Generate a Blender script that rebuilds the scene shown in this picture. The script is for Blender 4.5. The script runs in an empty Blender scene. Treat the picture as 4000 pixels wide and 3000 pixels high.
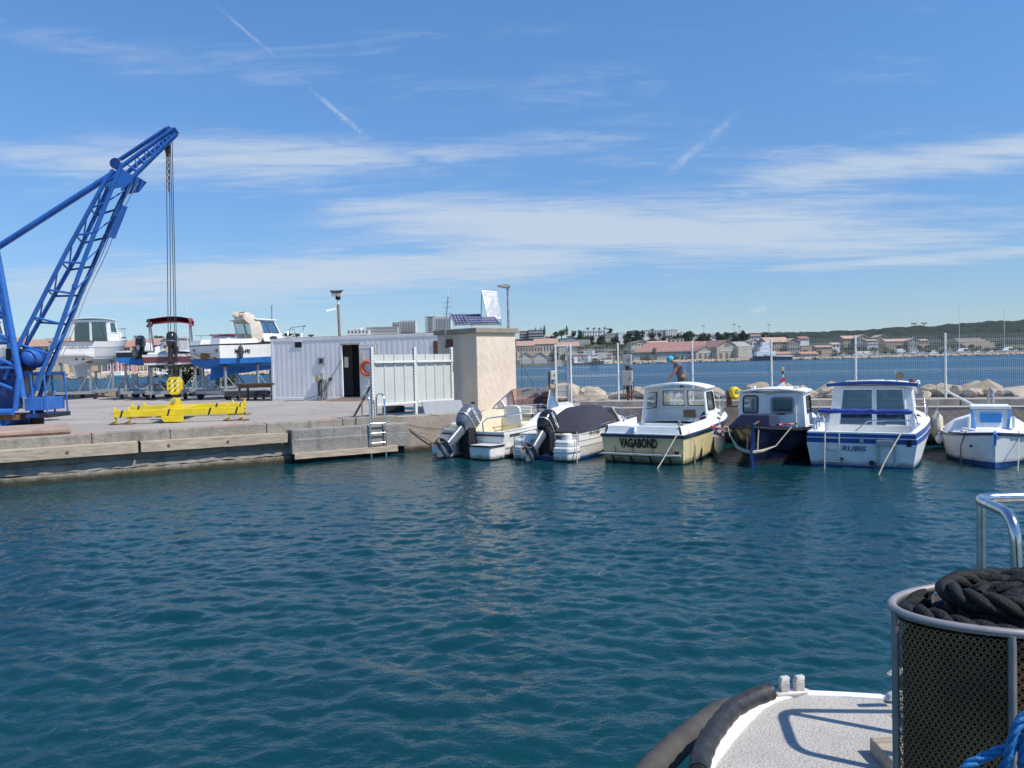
import bpy, math, random
import numpy as np
from mathutils import Vector, Matrix

random.seed(7)
SC = bpy.context.scene
COL = SC.collection
R = math.radians

# ---------------------------------------------------------------- camera
cd = bpy.data.cameras.new('camera')
cd.lens, cd.sensor_width, cd.clip_start, cd.clip_end = 28.0, 36.0, 0.05, 20000.0
cam = bpy.data.objects.new('camera', cd)
COL.objects.link(cam)
SC.camera = cam
cam.matrix_world = (Matrix.Translation((0, 0, 2.45)) @ Matrix.Rotation(R(90 - 1.565), 4, 'X')
                    @ Matrix.Rotation(R(-1.346), 4, 'Z'))

# ---------------------------------------------------------------- sun, sky, exposure
SUN = Vector((0.87 * math.cos(R(53)), -0.49 * math.cos(R(53)), math.sin(R(53)))).normalized()
sl = bpy.data.lights.new('sun', 'SUN')
sl.energy, sl.angle, sl.color = 5.0, R(0.5), (1.0, 0.94, 0.85)
so = bpy.data.objects.new('sun', sl)
so.rotation_euler = SUN.to_track_quat('Z', 'Y').to_euler()
so.location = (30, -10, 60)
COL.objects.link(so)
SC.view_settings.view_transform = 'Standard'
SC.view_settings.look = 'None'
SC.view_settings.exposure = 0.0
SC.view_settings.gamma = 1.0
SC.render.film_transparent = False


class NT:
    """tiny node-graph helper"""
    def __init__(s, tree):
        s.t = tree
        tree.nodes.clear()

    def n(s, typ, **kw):
        nd = s.t.nodes.new(typ)
        for k, v in kw.items():
            if k.startswith('i_'):
                key = k[2:].replace('_', ' ')
                s.set(nd.inputs[key], v)
            else:
                setattr(nd, k, v)
        return nd

    def set(s, sock, v):
        if isinstance(v, bpy.types.NodeSocket):
            s.t.links.new(v, sock)
        else:
            if isinstance(v, tuple) and len(v) == 3 and sock.type == 'RGBA':
                v = v + (1,)
            sock.default_value = v

    def m(s, op, a, b=None, c=None, clamp=False):
        nd = s.t.nodes.new('ShaderNodeMath')
        nd.operation = op
        nd.use_clamp = clamp
        for i, v in enumerate((a, b, c)):
            if v is not None:
                s.set(nd.inputs[i], v)
        return nd.outputs[0]

    def mix(s, fac, a, b, blend='MIX'):
        nd = s.t.nodes.new('ShaderNodeMix')
        nd.data_type, nd.blend_type = 'RGBA', blend
        s.set(nd.inputs[0], fac)
        s.set(nd.inputs[6], a)
        s.set(nd.inputs[7], b)
        return nd.outputs[2]

    def ramp(s, fac, a, b):
        nd = s.t.nodes.new('ShaderNodeMapRange')
        nd.interpolation_type = 'SMOOTHSTEP'
        s.set(nd.inputs[0], fac)
        nd.inputs[1].default_value, nd.inputs[2].default_value = a, b
        return nd.outputs[0]

    def noise(s, vec, scale, detail=4, rough=.55, out=0, dist=0):
        nd = s.t.nodes.new('ShaderNodeTexNoise')
        s.set(nd.inputs['Vector'], vec)
        nd.inputs['Scale'].default_value = scale
        nd.inputs['Detail'].default_value = detail
        nd.inputs['Roughness'].default_value = rough
        nd.inputs['Distortion'].default_value = dist
        return nd.outputs[out]

    def vmul(s, vec, k):
        nd = s.t.nodes.new('ShaderNodeVectorMath')
        nd.operation = 'MULTIPLY'
        s.set(nd.inputs[0], vec)
        nd.inputs[1].default_value = k
        return nd.outputs[0]


wd = bpy.data.worlds.new('World')
SC.world = wd
wd.use_nodes = True
w = NT(wd.node_tree)
sky = w.n('ShaderNodeTexSky', sky_type='NISHITA', sun_disc=False, sun_elevation=R(53),
          sun_rotation=math.atan2(SUN.x, SUN.y), altitude=0, air_density=1.0, dust_density=0.0, ozone_density=3.0)
tc = w.n('ShaderNodeTexCoord')
sep = w.n('ShaderNodeSeparateXYZ', i_Vector=tc.outputs['Generated'])
sx, sy, sz = sep.outputs
az = w.m('MULTIPLY', w.m('ARCTAN2', sx, sy), 57.2958)
el = w.m('MULTIPLY', w.m('ARCSINE', sz), 57.2958)
# cirrus layer: noise on a flat layer overhead, drawn out along the wind
zz = w.m('ADD', w.m('MAXIMUM', sz, 0.0), 0.07)
pl = w.n('ShaderNodeCombineXYZ', i_X=w.m('DIVIDE', sx, zz), i_Y=w.m('DIVIDE', sy, zz), i_Z=0.0)
st1 = w.noise(w.vmul(pl.outputs[0], (0.55, 1.25, 1)), 1.5, 8, .62, 0, .6)
st2 = w.noise(w.vmul(pl.outputs[0], (0.45, 1.7, 1)), 5.2, 10, .68, 0, .9)
tex = w.m('ADD', w.m('MULTIPLY', st1, .6), w.m('MULTIPLY', st2, .4))


def bank(a0, e0, wa, we, tilt, k):
    da = w.m('SUBTRACT', az, a0)
    de = w.m('SUBTRACT', w.m('SUBTRACT', el, e0), w.m('MULTIPLY', da, tilt))
    q = w.m('ADD', w.m('POWER', w.m('ABSOLUTE', w.m('DIVIDE', da, wa)), 4.0),
            w.m('POWER', w.m('DIVIDE', de, we), 2.0))
    return w.m('MULTIPLY', w.m('EXPONENT', w.m('MULTIPLY', q, -1.0)), k)


banks = [bank(-13, 14.1, 24, 1.4, .05, .66), bank(9, 9.0, 23, 2.3, -.05, .88), bank(-12, 6.4, 24, 1.7, .06, .8),
         bank(28, 11.8, 13, 1.3, 0, .76), bank(26, 5.9, 9, .45, 0, .8), bank(0, 20, 60, 4.0, 0, .1)]
cov = banks[0]
for b_ in banks[1:]:
    cov = w.m('MAXIMUM', cov, b_)
cov = w.m('ADD', cov, .03)
cl = w.m('MULTIPLY', w.ramp(w.m('ADD', tex, w.m('MULTIPLY', cov, .42)), .55, .9), .86)


def trail(a0, e0, a1, e1, wid, k):
    dx, dy = a1 - a0, e1 - e0
    ln = math.hypot(dx, dy)
    ux, uy = dx / ln, dy / ln
    pa, pe = w.m('SUBTRACT', az, a0), w.m('SUBTRACT', el, e0)
    along = w.m('DIVIDE', w.m('ADD', w.m('MULTIPLY', pa, ux), w.m('MULTIPLY', pe, uy)), ln)
    perp = w.m('ADD', w.m('MULTIPLY', pa, -uy), w.m('MULTIPLY', pe, ux))
    ww = w.m('ADD', w.m('MULTIPLY', w.m('MAXIMUM', along, 0.0), wid * .5), wid * .5)
    g = w.m('EXPONENT', w.m('MULTIPLY', w.m('POWER', w.m('DIVIDE', perp, ww), 2.0), -1.0))
    edge = w.m('MULTIPLY', w.ramp(along, -.05, .45), w.m('SUBTRACT', 1.0, w.ramp(along, .8, 1.06)))
    br = w.ramp(w.noise(tc.outputs['Generated'], 60.0, 6, .7), .3, .66)
    return w.m('MULTIPLY', w.m('MULTIPLY', g, edge), w.m('MULTIPLY', br, k))


for t_ in ((-20.6, 23.7, -15.4, 20.1, .12, .34), (-13.9, 18.8, -9.4, 15.3, .2, .66), (16.9, 16.8, 11.1, 12.6, .34, .5),
           (16.6, 3.1, 17.8, 3.3, .28, .75)):
    cl = w.m('MAXIMUM', cl, trail(*t_))
tint = w.mix(w.ramp(el, -4, 26), (.7, .83, 1.05), (.92, 1.34, 1.7))
skyc = w.mix(1.0, sky.outputs[0], tint, 'MULTIPLY')
colr = w.mix(cl, skyc, (5.9, 6.8, 8.0))
bg = w.n('ShaderNodeBackground', i_Color=colr, i_Strength=0.1)
wo = w.n('ShaderNodeOutputWorld', i_Surface=bg.outputs[0])
wd.cycles.sampling_method = 'MANUAL'
wd.cycles.sample_map_resolution = 512

# ---------------------------------------------------------------- materials
MATS = {}


def mat(name, col=(.5, .5, .5), rough=.5, metal=0.0, var=.12, vs=5.0, bump=0.0, bs=40.0, spec=.5, coat=0.0,
        grime=0.0, gcol=(.16, .12, .08), stretch=(1, 1, 1), scum=0.0, rust=0.0):
    if name in MATS:
        return MATS[name]
    m = bpy.data.materials.new(name)
    m.use_nodes = True
    t = NT(m.node_tree)
    tcn = t.n('ShaderNodeTexCoord')
    v = t.vmul(tcn.outputs['Object'], stretch)
    c = col
    if var > 0:
        nz = t.noise(v, vs, 6, .6)
        f_ = t.ramp(nz, .3, .7)
        c = t.mix(f_, tuple(x * (1 - var) for x in col), tuple(min(1, x * (1 + var)) for x in col))
    if grime > 0:
        g = t.ramp(t.noise(t.vmul(v, (3, 3, .5)), 1.7, 7, .68), .5, .78)
        c = t.mix(t.m('MULTIPLY', g, grime), c, gcol)
    if rust > 0:
        rs = t.ramp(t.noise(v, 7.0, 8, .75), .6, .68)
        c = t.mix(t.m('MULTIPLY', rs, rust), c, (.13, .06, .035))
        ch = t.ramp(t.noise(v, 2.2, 5, .6), .45, .75)
        c = t.mix(t.m('MULTIPLY', ch, rust * .5), c, tuple(min(1, x * 1.5 + .04) for x in col))
    if scum > 0:
        gp = t.n('ShaderNodeNewGeometry').outputs['Position']
        pz = t.n('ShaderNodeSeparateXYZ', i_Vector=gp).outputs[2]
        lv = t.m('ADD', pz, t.m('MULTIPLY', t.noise(t.vmul(gp, (4, 4, 1.2)), 1.6, 6, .7), -.22))
        c = t.mix(t.m('MULTIPLY', t.m('SUBTRACT', 1.0, t.ramp(lv, -.06, .06)), scum), c, (.09, .08, .04))
        dr = t.ramp(t.noise(t.vmul(gp, (9, 9, .5)), 1.5, 5, .7), .6, .8)
        c = t.mix(t.m('MULTIPLY', dr, scum * .3), c, (.3, .24, .15))
    b = t.n('ShaderNodeBsdfPrincipled')
    t.set(b.inputs['Base Color'], c)
    t.set(b.inputs['Roughness'], rough)
    b.inputs['Metallic'].default_value = metal
    b.inputs['Specular IOR Level'].default_value = spec
    b.inputs['Coat Weight'].default_value = coat
    if bump > 0:
        bn = t.n('ShaderNodeBump', i_Strength=bump, i_Distance=.02, i_Height=t.noise(v, bs, 5, .6))
        t.set(b.inputs['Normal'], bn.outputs[0])
    o = t.n('ShaderNodeOutputMaterial', i_Surface=b.outputs[0])
    MATS[name] = m
    return m


def custom(name, fn):
    if name not in MATS:
        m = bpy.data.materials.new(name)
        m.use_nodes = True
        t = NT(m.node_tree)
        b = t.n('ShaderNodeBsdfPrincipled')
        r = fn(t, b)
        t.n('ShaderNodeOutputMaterial', i_Surface=(r or b.outputs[0]))
        MATS[name] = m
    return MATS[name]


def glass_mat(name, tint, refl):
    def fn(t, b):
        tr = t.n('ShaderNodeBsdfTransparent', i_Color=tint)
        gl = t.n('ShaderNodeBsdfGlossy', i_Color=(.9, .95, 1), i_Roughness=.04)
        lw = t.n('ShaderNodeLayerWeight', i_Blend=.35)
        mx = t.n('ShaderNodeMixShader')
        t.set(mx.inputs[0], t.m('ADD', t.m('MULTIPLY', lw.outputs['Fresnel'], .6), refl, clamp=True))
        t.set(mx.inputs[1], tr.outputs[0])
        t.set(mx.inputs[2], gl.outputs[0])
        return mx.outputs[0]
    return custom(name, fn)


M_ = dict(
    gel=lambda: mat('white gelcoat', (.78, .77, .73), .28, var=.05, vs=3, grime=.16, gcol=(.4, .36, .28), coat=.2, scum=.75),
    gelw=lambda: mat('chalky white paint', (.8, .81, .8), .45, var=.05, vs=4, grime=.18, gcol=(.42, .38, .32), scum=.75),
    cream=lambda: mat('cream gelcoat', (.72, .62, .35), .35, var=.06, vs=3, grime=.2, gcol=(.34, .28, .14), scum=.8),
    ivory=lambda: mat('ivory liner', (.74, .68, .5), .45, var=.06, vs=3, grime=.1),
    navy=lambda: mat('navy hull paint', (.006, .009, .026), .22, var=.15, coat=.3, scum=.3),
    blue=lambda: mat('blue boat paint', (.03, .09, .32), .4, var=.1, grime=.15),
    skyb=lambda: mat('light blue paint', (.09, .3, .66), .45, var=.1),
    antib=lambda: mat('blue antifouling', (.015, .16, .5), .6, var=.2, grime=.2, gcol=(.1, .14, .2)),
    antid=lambda: mat('dark antifouling', (.02, .03, .05), .6, var=.2, grime=.25),
    black=lambda: mat('black rubber', (.018, .018, .02), .55, var=.25, vs=8),
    blackgl=lambda: mat('black glossy cowl', (.012, .012, .014), .22, var=.1, coat=.4),
    greym=lambda: mat('metallic grey cowl', (.16, .18, .21), .3, .35, var=.1, coat=.4),
    alu=lambda: mat('aluminium', (.5, .51, .52), .38, .85, var=.15, vs=9),
    steel=lambda: mat('stainless steel', (.66, .65, .63), .22, 1.0, var=.12, vs=12),
    galv=lambda: mat('galvanised steel', (.42, .43, .44), .5, .55, var=.2, vs=10, grime=.12),
    whitep=lambda: mat('white painted steel', (.78, .78, .75), .45, var=.06, grime=.2, gcol=(.4, .34, .26)),
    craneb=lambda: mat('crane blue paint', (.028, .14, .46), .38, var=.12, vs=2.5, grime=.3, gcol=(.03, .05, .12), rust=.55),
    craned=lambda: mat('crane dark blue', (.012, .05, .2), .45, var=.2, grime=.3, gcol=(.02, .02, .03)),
    yellow=lambda: mat('yellow steel paint', (.72, .54, .015), .42, var=.08, grime=.25, gcol=(.3, .2, .05), rust=.35),
    rustm=lambda: mat('rusty steel', (.16, .07, .035), .85, var=.4, vs=14),
    wood=lambda: mat('weathered timber', (.44, .36, .27), .85, var=.22, vs=3, stretch=(1, 8, 8), bump=.5, bs=14, grime=.3,
                     gcol=(.13, .1, .07)),
    woodr=lambda: mat('brown table wood', (.14, .075, .04), .7, var=.3, vs=6, stretch=(1, 6, 6)),
    rope=lambda: mat('pale rope', (.5, .44, .34), .9, var=.25, vs=30, bump=.6, bs=90),
    darkrope=lambda: mat('weedy rope', (.17, .13, .08), .9, var=.3, vs=30),
    canvas=lambda: mat('charcoal canvas', (.035, .037, .05), .9, var=.15, vs=8, bump=.3, bs=12),
    maroon=lambda: mat('maroon canvas', (.28, .02, .035), .85, var=.15, vs=8, bump=.3, bs=14),
    bluecan=lambda: mat('blue canvas', (.02, .06, .3), .85, var=.2, vs=9, bump=.5, bs=20),
    beigec=lambda: mat('beige canvas', (.55, .49, .4), .9, var=.14, vs=7, bump=.4, bs=12),
    conc=lambda: mat('grey concrete', (.36, .33, .28), .9, var=.2, vs=2.5, bump=.5, bs=18, grime=.5, gcol=(.13, .115, .1)),
    dark=lambda: mat('dark interior', (.02, .02, .022), .8, var=.1),
    red=lambda: mat('red paint', (.5, .03, .025), .5, var=.12),
    orange=lambda: mat('orange buoy plastic', (.6, .09, .025), .5, var=.1),
    greyp=lambda: mat('grey cabinet', (.4, .4, .38), .5, var=.06, grime=.1),
    creamp=lambda: mat('cream cabinet', (.66, .64, .5), .5, var=.05, grime=.1),
    glass=lambda: glass_mat('clear glass', (.82, .86, .86, 1), .1),
    dglass=lambda: glass_mat('smoked glass', (.5, .56, .54, 1), .12),
    pglass=lambda: glass_mat('pinkish acrylic', (.74, .55, .5, 1), .1),
    bplast=lambda: mat('ivory fender vinyl', (.66, .6, .44), .5, var=.08, grime=.25),
    brown=lambda: mat('brown plywood', (.3, .17, .09), .7, var=.2, vs=6, stretch=(1, 1, 5)),
    white=lambda: mat('plain white', (.8, .8, .8), .5, var=.04),
    ink=lambda: mat('black lettering', (.015, .015, .018), .5, var=0),
    inkn=lambda: mat('navy lettering', (.02, .04, .2), .5, var=0),
    inkg=lambda: mat('grey lettering', (.3, .28, .26), .6, var=0),
    ltpaint=lambda: mat('white lettering', (.8, .8, .8), .5, var=0),
    tyre=lambda: mat('tyre rubber', (.02, .02, .021), .8, var=.2),
)


def K(k):
    return M_[k]() if isinstance(k, str) else k


# ---------------------------------------------------------------- mesh helpers
class MB:
    def __init__(s):
        s.v, s.f, s.mi = [], [], []
        s.cur = 0

    def add(s, vs, fs):
        o = len(s.v)
        s.v += [tuple(p) for p in vs]
        for q in fs:
            s.f.append(tuple(i + o for i in q))
            s.mi.append(s.cur)
        return s

    def mat(s, i):
        s.cur = i
        return s

    def hexa(s, p):
        return s.add(p, [(0, 3, 2, 1), (4, 5, 6, 7), (0, 1, 5, 4), (1, 2, 6, 5), (2, 3, 7, 6), (3, 0, 4, 7)])

    def box(s, cx, cy, cz, sx, sy, sz, rz=0.0, ry=0.0, rx=0.0):
        m = Matrix.Rotation(rz, 3, 'Z') @ Matrix.Rotation(ry, 3, 'Y') @ Matrix.Rotation(rx, 3, 'X')
        ps = []
        for z in (-1, 1):
            for x, y in ((-1, -1), (1, -1), (1, 1), (-1, 1)):
                q = m @ Vector((x * sx / 2, y * sy / 2, z * sz / 2))
                ps.append((cx + q.x, cy + q.y, cz + q.z))
        return s.hexa(ps)

    def b2(s, x0, x1, y0, y1, z0, z1):
        return s.box((x0 + x1) / 2, (y0 + y1) / 2, (z0 + z1) / 2, x1 - x0, y1 - y0, z1 - z0)

    def beam(s, a, b, wx, wz, up=(0, 0, 1)):
        a, b = Vector(a), Vector(b)
        d = (b - a).normalized()
        u = Vector(up)
        if abs(d.dot(u)) > .95:
            u = Vector((0, 1, 0))
        r = d.cross(u).normalized()
        u = r.cross(d).normalized()
        ps = []
        for q in (a, b):
            for i, j in ((-1, -1), (1, -1), (1, 1), (-1, 1)):
                ps.append(q + r * i * wx / 2 + u * j * wz / 2)
        return s.hexa(ps)

    def prism(s, pts, axis, a, b):
        n = len(pts)

        def P(p, t):
            return {'x': (t, p[0], p[1]), 'y': (p[0], t, p[1]), 'z': (p[0], p[1], t)}[axis]
        vs = [P(p, a) for p in pts] + [P(p, b) for p in pts]
        fs = [tuple(range(n))[::-1], tuple(range(n, 2 * n))] + [(i, (i + 1) % n, n + (i + 1) % n, n + i) for i in range(n)]
        return s.add(vs, fs)

    def tube(s, path, r, n=8, closed=False):
        P = [Vector(p) for p in path]
        k = len(P)
        rs = r if isinstance(r, (list, tuple)) else [r] * k
        vs = []
        prev = None
        for i in range(k):
            if closed:
                d = P[(i + 1) % k] - P[i - 1]
            else:
                d = P[min(i + 1, k - 1)] - P[max(i - 1, 0)]
            d.normalize()
            if prev is None:
                u = Vector((0, 0, 1)) if abs(d.z) < .9 else Vector((1, 0, 0))
                prev = (u - d * u.dot(d)).normalized()
            else:
                prev = (prev - d * prev.dot(d)).normalized()
            q = d.cross(prev)
            for j in range(n):
                a = 2 * math.pi * j / n
                vs.append(P[i] + (prev * math.cos(a) + q * math.sin(a)) * rs[i])
        fs = []
        for i in range(k if closed else k - 1):
            i2 = (i + 1) % k
            for j in range(n):
                j2 = (j + 1) % n
                fs.append((i * n + j, i * n + j2, i2 * n + j2, i2 * n + j))
        if not closed:
            fs += [tuple(range(n))[::-1], tuple(range((k - 1) * n, k * n))]
        return s.add(vs, fs)

    def lathe(s, prof, n=16, c=(0, 0, 0), axis='z', sx=1.0, sy=1.0):
        vs = []
        for r, z in prof:
            for j in range(n):
                a = 2 * math.pi * j / n
                x, y = r * math.cos(a) * sx, r * math.sin(a) * sy
                p = {'z': (x, y, z), 'y': (x, z, y), 'x': (z, x, y)}[axis]
                vs.append((p[0] + c[0], p[1] + c[1], p[2] + c[2]))
        fs = []
        k = len(prof)
        for i in range(k - 1):
            for j in range(n):
                j2 = (j + 1) % n
                fs.append((i * n + j, i * n + j2, (i + 1) * n + j2, (i + 1) * n + j))
        fs += [tuple(range(n))[::-1], tuple(range((k - 1) * n, k * n))]
        return s.add(vs, fs)

    def loft(s, rows, close=False, cap=False):
        n = len(rows[0])
        vs = [p for r in rows for p in r]
        fs = []
        for i in range(len(rows) - 1):
            for j in range(n if close else n - 1):
                j2 = (j + 1) % n
                fs.append((i * n + j, i * n + j2, (i + 1) * n + j2, (i + 1) * n + j))
        if cap:
            fs += [tuple(range(n))[::-1], tuple(range((len(rows) - 1) * n, len(rows) * n))]
        return s.add(vs, fs)

    def build(s, name, mats, parent=None, loc=(0, 0, 0), rot=(0, 0, 0), smooth=None, bevel=0.0):
        if not isinstance(mats, (list, tuple)):
            mats = [mats]
        me = bpy.data.meshes.new(name)
        me.from_pydata(s.v, [], s.f)
        for m in mats:
            me.materials.append(K(m))
        if len(mats) > 1:
            me.polygons.foreach_set('material_index', s.mi)
        if smooth is not None:
            me.polygons.foreach_set('use_smooth', [True] * len(s.f))
            me.set_sharp_from_angle(angle=R(smooth))
        me.validate()
        return link(name, me, parent, loc, rot, bevel)


def link(name, me, parent=None, loc=(0, 0, 0), rot=(0, 0, 0), bevel=0.0):
    o = bpy.data.objects.new(name, me)
    COL.objects.link(o)
    o.parent = parent
    o.location = loc
    o.rotation_euler = rot
    if bevel:
        bm = o.modifiers.new('bevel', 'BEVEL')
        bm.width, bm.segments, bm.limit_method = bevel, 2, 'ANGLE'
    return o


def tag(o, label, cat, group=None):
    o['label'], o['category'] = label, cat
    if group:
        o['group'] = group
    return o


def thing(name, label, cat, loc=(0, 0, 0), rz=0.0, group=None):
    o = bpy.data.objects.new(name, None)
    COL.objects.link(o)
    o.location = loc
    o.rotation_euler = (0, 0, rz)
    o.empty_display_size = .2
    return tag(o, label, cat, group)


def struct(o, kind='structure'):
    o['kind'] = kind
    return o


def dup(o, parent=None):
    c = o.copy()
    COL.objects.link(c)
    c.parent = parent
    for ch in list(o.children):
        dup(ch, c)
    return c


def text(name, body, size, m, parent, loc, rot, shear=0.0, sx=1.0, align='CENTER', bold=0.0):
    cu = bpy.data.curves.new('txt', 'FONT')
    cu.body, cu.size, cu.shear, cu.extrude, cu.align_x, cu.offset = body, size, shear, .003, align, bold
    cu.resolution_u = 3
    ob = bpy.data.objects.new('txt', cu)
    COL.objects.link(ob)
    bpy.context.view_layer.update()
    me = bpy.data.meshes.new_from_object(ob.evaluated_get(bpy.context.evaluated_depsgraph_get()))
    bpy.data.objects.remove(ob)
    bpy.data.curves.remove(cu)
    me.materials.clear()
    me.materials.append(K(m))
    o = link(name, me, parent, loc, rot)
    o.scale = (sx, 1, 1)
    return o


def lerp(a, b, t):
    return tuple(a[i] + (b[i] - a[i]) * t for i in range(3))


def bil(q, u, v):
    return lerp(lerp(q[0], q[1], u), lerp(q[3], q[2], u), v)


def wallq(mb, q, holes, th):
    """a wall panel on the quad q (bl, br, tr, tl) with openings (u0,v0,u1,v1), thickness inwards"""
    nrm = (Vector(q[1]) - Vector(q[0])).cross(Vector(q[3]) - Vector(q[0])).normalized() * -th
    us = sorted({0.0, 1.0} | {h[i] for h in holes for i in (0, 2)})
    vs = sorted({0.0, 1.0} | {h[i] for h in holes for i in (1, 3)})
    for i in range(len(us) - 1):
        for j in range(len(vs) - 1):
            uc, vc = (us[i] + us[i + 1]) / 2, (vs[j] + vs[j + 1]) / 2
            if any(h[0] < uc < h[2] and h[1] < vc < h[3] for h in holes):
                continue
            a = [Vector(bil(q, u, v)) for u, v in ((us[i], vs[j]), (us[i + 1], vs[j]), (us[i + 1], vs[j + 1]), (us[i], vs[j + 1]))]
            mb.hexa([p + nrm for p in a] + a)


def rrect(q, h, rad):
    """rounded-corner outline of an opening on quad q"""
    u0, v0, u1, v1 = h
    A, Bv, Cv, Dv = [Vector(bil(q, u, v)) for u, v in ((u0, v0), (u1, v0), (u1, v1), (u0, v1))]
    out = []
    cs = [A, Bv, Cv, Dv]
    for i in range(4):
        p, a, b = cs[i], cs[i - 1], cs[(i + 1) % 4]
        da, db = (a - p).normalized() * rad, (b - p).normalized() * rad
        for t in (0, .33, .67, 1):
            out.append(((p + da) * (1 - t) ** 2) + p * 2 * t * (1 - t) + (p + db) * t ** 2)
    return out


def window(parent, q, h, glass='glass', frame='black', r=.018, rad=.06, name='window'):
    """opening trim ring with a pane as its child"""
    ring = MB().tube(rrect(q, h, rad), r, 6, closed=True)
    fo = ring.build(name, frame, parent, smooth=40)
    pts = rrect(q, h, rad)
    nrm = (Vector(q[1]) - Vector(q[0])).cross(Vector(q[3]) - Vector(q[0])).normalized()
    n = len(pts)
    pm = MB()
    pm.add([p - nrm * .012 for p in pts] + [p - nrm * .006 for p in pts],
           [tuple(range(n))[::-1], tuple(range(n, 2 * n))] + [(i, (i + 1) % n, n + (i + 1) % n, n + i) for i in range(n)])
    pm.build('pane', glass, fo)
    return fo

# ================================================================ the setting
ZQ = 0.99
WA = R(30.7)          # direction of the left quay wall
PA = R(-18.9)         # direction of the pier
QA = (-11.24, 17.35)  # a point on the left quay edge
QC = (1.05, 24.65)    # inner corner of the basin


# ---- water: the basin as a wave mesh, open water round it
def waves(n, L, seed):
    rng = np.random.default_rng(seed)
    k1 = 2 * np.pi * np.fft.fftfreq(n, L / n)
    kx, ky = np.meshgrid(k1, k1)
    k = np.hypot(kx, ky)
    k[0, 0] = 1e9
    wdir = (math.cos(R(258)), math.sin(R(258)))
    cs = (kx * wdir[0] + ky * wdir[1]) / k
    kp = 2 * np.pi / .62
    sp = k ** -4.0 * np.exp(-1.15 * (kp / k) ** 2) * (.06 + .94 * cs ** 4) * np.exp(-(k / 75) ** 2)
    sp += .55 * k ** -4.0 * np.exp(-1.2 * (2 * np.pi / .3 / k) ** 4) * np.exp(-(k / 75) ** 2)
    sp += .02 * k ** -4.0 * np.exp(-(kx * .8 + ky * .6 - 3.6) ** 2 / 1.5) * 6
    sp[0, 0] = 0
    h = (rng.normal(size=(n, n)) + 1j * rng.normal(size=(n, n))) * np.sqrt(sp)
    z = np.real(np.fft.ifft2(h))
    dx = np.real(np.fft.ifft2(-1j * kx / k * h))
    dy = np.real(np.fft.ifft2(-1j * ky / k * h))
    gx = np.real(np.fft.ifft2(1j * kx * h))
    gy = np.real(np.fft.ifft2(1j * ky * h))
    s = .2 / math.hypot(gx.std(), gy.std())
    return z * s, dx * s, dy * s


def water_mat():
    def fn(t, b):
        g = t.n('ShaderNodeNewGeometry')
        p = g.outputs['Position']
        sepn = t.n('ShaderNodeSeparateXYZ', i_Vector=p)
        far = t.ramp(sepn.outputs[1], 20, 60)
        n1 = t.noise(t.vmul(p, (1, 1.25, 1)), 5.5, 4, .6)
        n2 = t.noise(t.vmul(p, (.55, 1.5, 1)), 1.3, 5, .62)
        n3 = t.noise(t.vmul(p, (1, 1.3, 1)), 17.0, 3, .6)
        hgt = t.m('ADD', t.m('ADD', t.m('MULTIPLY', n1, .015), t.m('MULTIPLY', n3, .0055)), t.m('MULTIPLY', t.m('MULTIPLY', n2, far), .5))
        bn = t.n('ShaderNodeBump', i_Strength=1.0, i_Distance=1.0, i_Height=hgt)
        murk = t.ramp(t.noise(p, .18, 3, .5), .3, .7)
        b.inputs['Roughness'].default_value = .06
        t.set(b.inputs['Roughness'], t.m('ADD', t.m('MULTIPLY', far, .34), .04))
        t.set(b.inputs['Base Color'], t.mix(far, t.mix(murk, (.003, .036, .05), (.003, .044, .053)), (.008, .075, .14)))  # far water bluer: sky reflected by the waves is put into base colour
        b.inputs['IOR'].default_value = 1.333
        t.set(b.inputs['Normal'], bn.outputs[0])
    return custom('harbour water', fn)


n_, L_ = 768, 30.72
wz, wx, wy = waves(n_, L_, 3)
ax = np.arange(n_) * (L_ / n_)
gx_, gy_ = np.meshgrid(ax - 14.4, ax - 2.4)
ed = np.clip(np.minimum.reduce([gx_ - gx_.min(), gx_.max() - gx_, gy_ - gy_.min(), gy_.max() - gy_]) / 1.2, 0, 1)
cal = np.clip((27 - gy_) / 17, .28, 1)          # calmer in the lee of the pier
vv = np.stack([gx_ + wx * .8 * ed, gy_ + wy * .8 * ed, wz * ed * cal], -1).reshape(-1, 3)
ii = np.arange(n_ * n_).reshape(n_, n_)
qf = np.stack([ii[:-1, :-1], ii[:-1, 1:], ii[1:, 1:], ii[1:, :-1]], -1).reshape(-1, 4)
me = bpy.data.meshes.new('water')
me.vertices.add(len(vv))
me.vertices.foreach_set('co', vv.astype(np.float32).ravel())
me.loops.add(qf.size)
me.loops.foreach_set('vertex_index', qf.astype(np.int32).ravel())
me.polygons.add(len(qf))
me.polygons.foreach_set('loop_start', np.arange(0, qf.size, 4, dtype=np.int32))
me.polygons.foreach_set('use_smooth', np.ones(len(qf), dtype=bool))
me.update()
me.validate()
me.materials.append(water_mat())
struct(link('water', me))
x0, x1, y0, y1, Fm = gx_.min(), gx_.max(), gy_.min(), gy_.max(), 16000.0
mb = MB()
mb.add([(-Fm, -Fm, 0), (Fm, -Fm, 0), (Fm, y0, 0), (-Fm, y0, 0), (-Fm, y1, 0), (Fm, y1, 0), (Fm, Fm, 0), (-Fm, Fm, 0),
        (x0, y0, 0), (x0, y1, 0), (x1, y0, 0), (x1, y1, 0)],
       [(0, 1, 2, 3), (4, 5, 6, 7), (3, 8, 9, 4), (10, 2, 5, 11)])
struct(mb.build('open_water', water_mat()))


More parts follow.
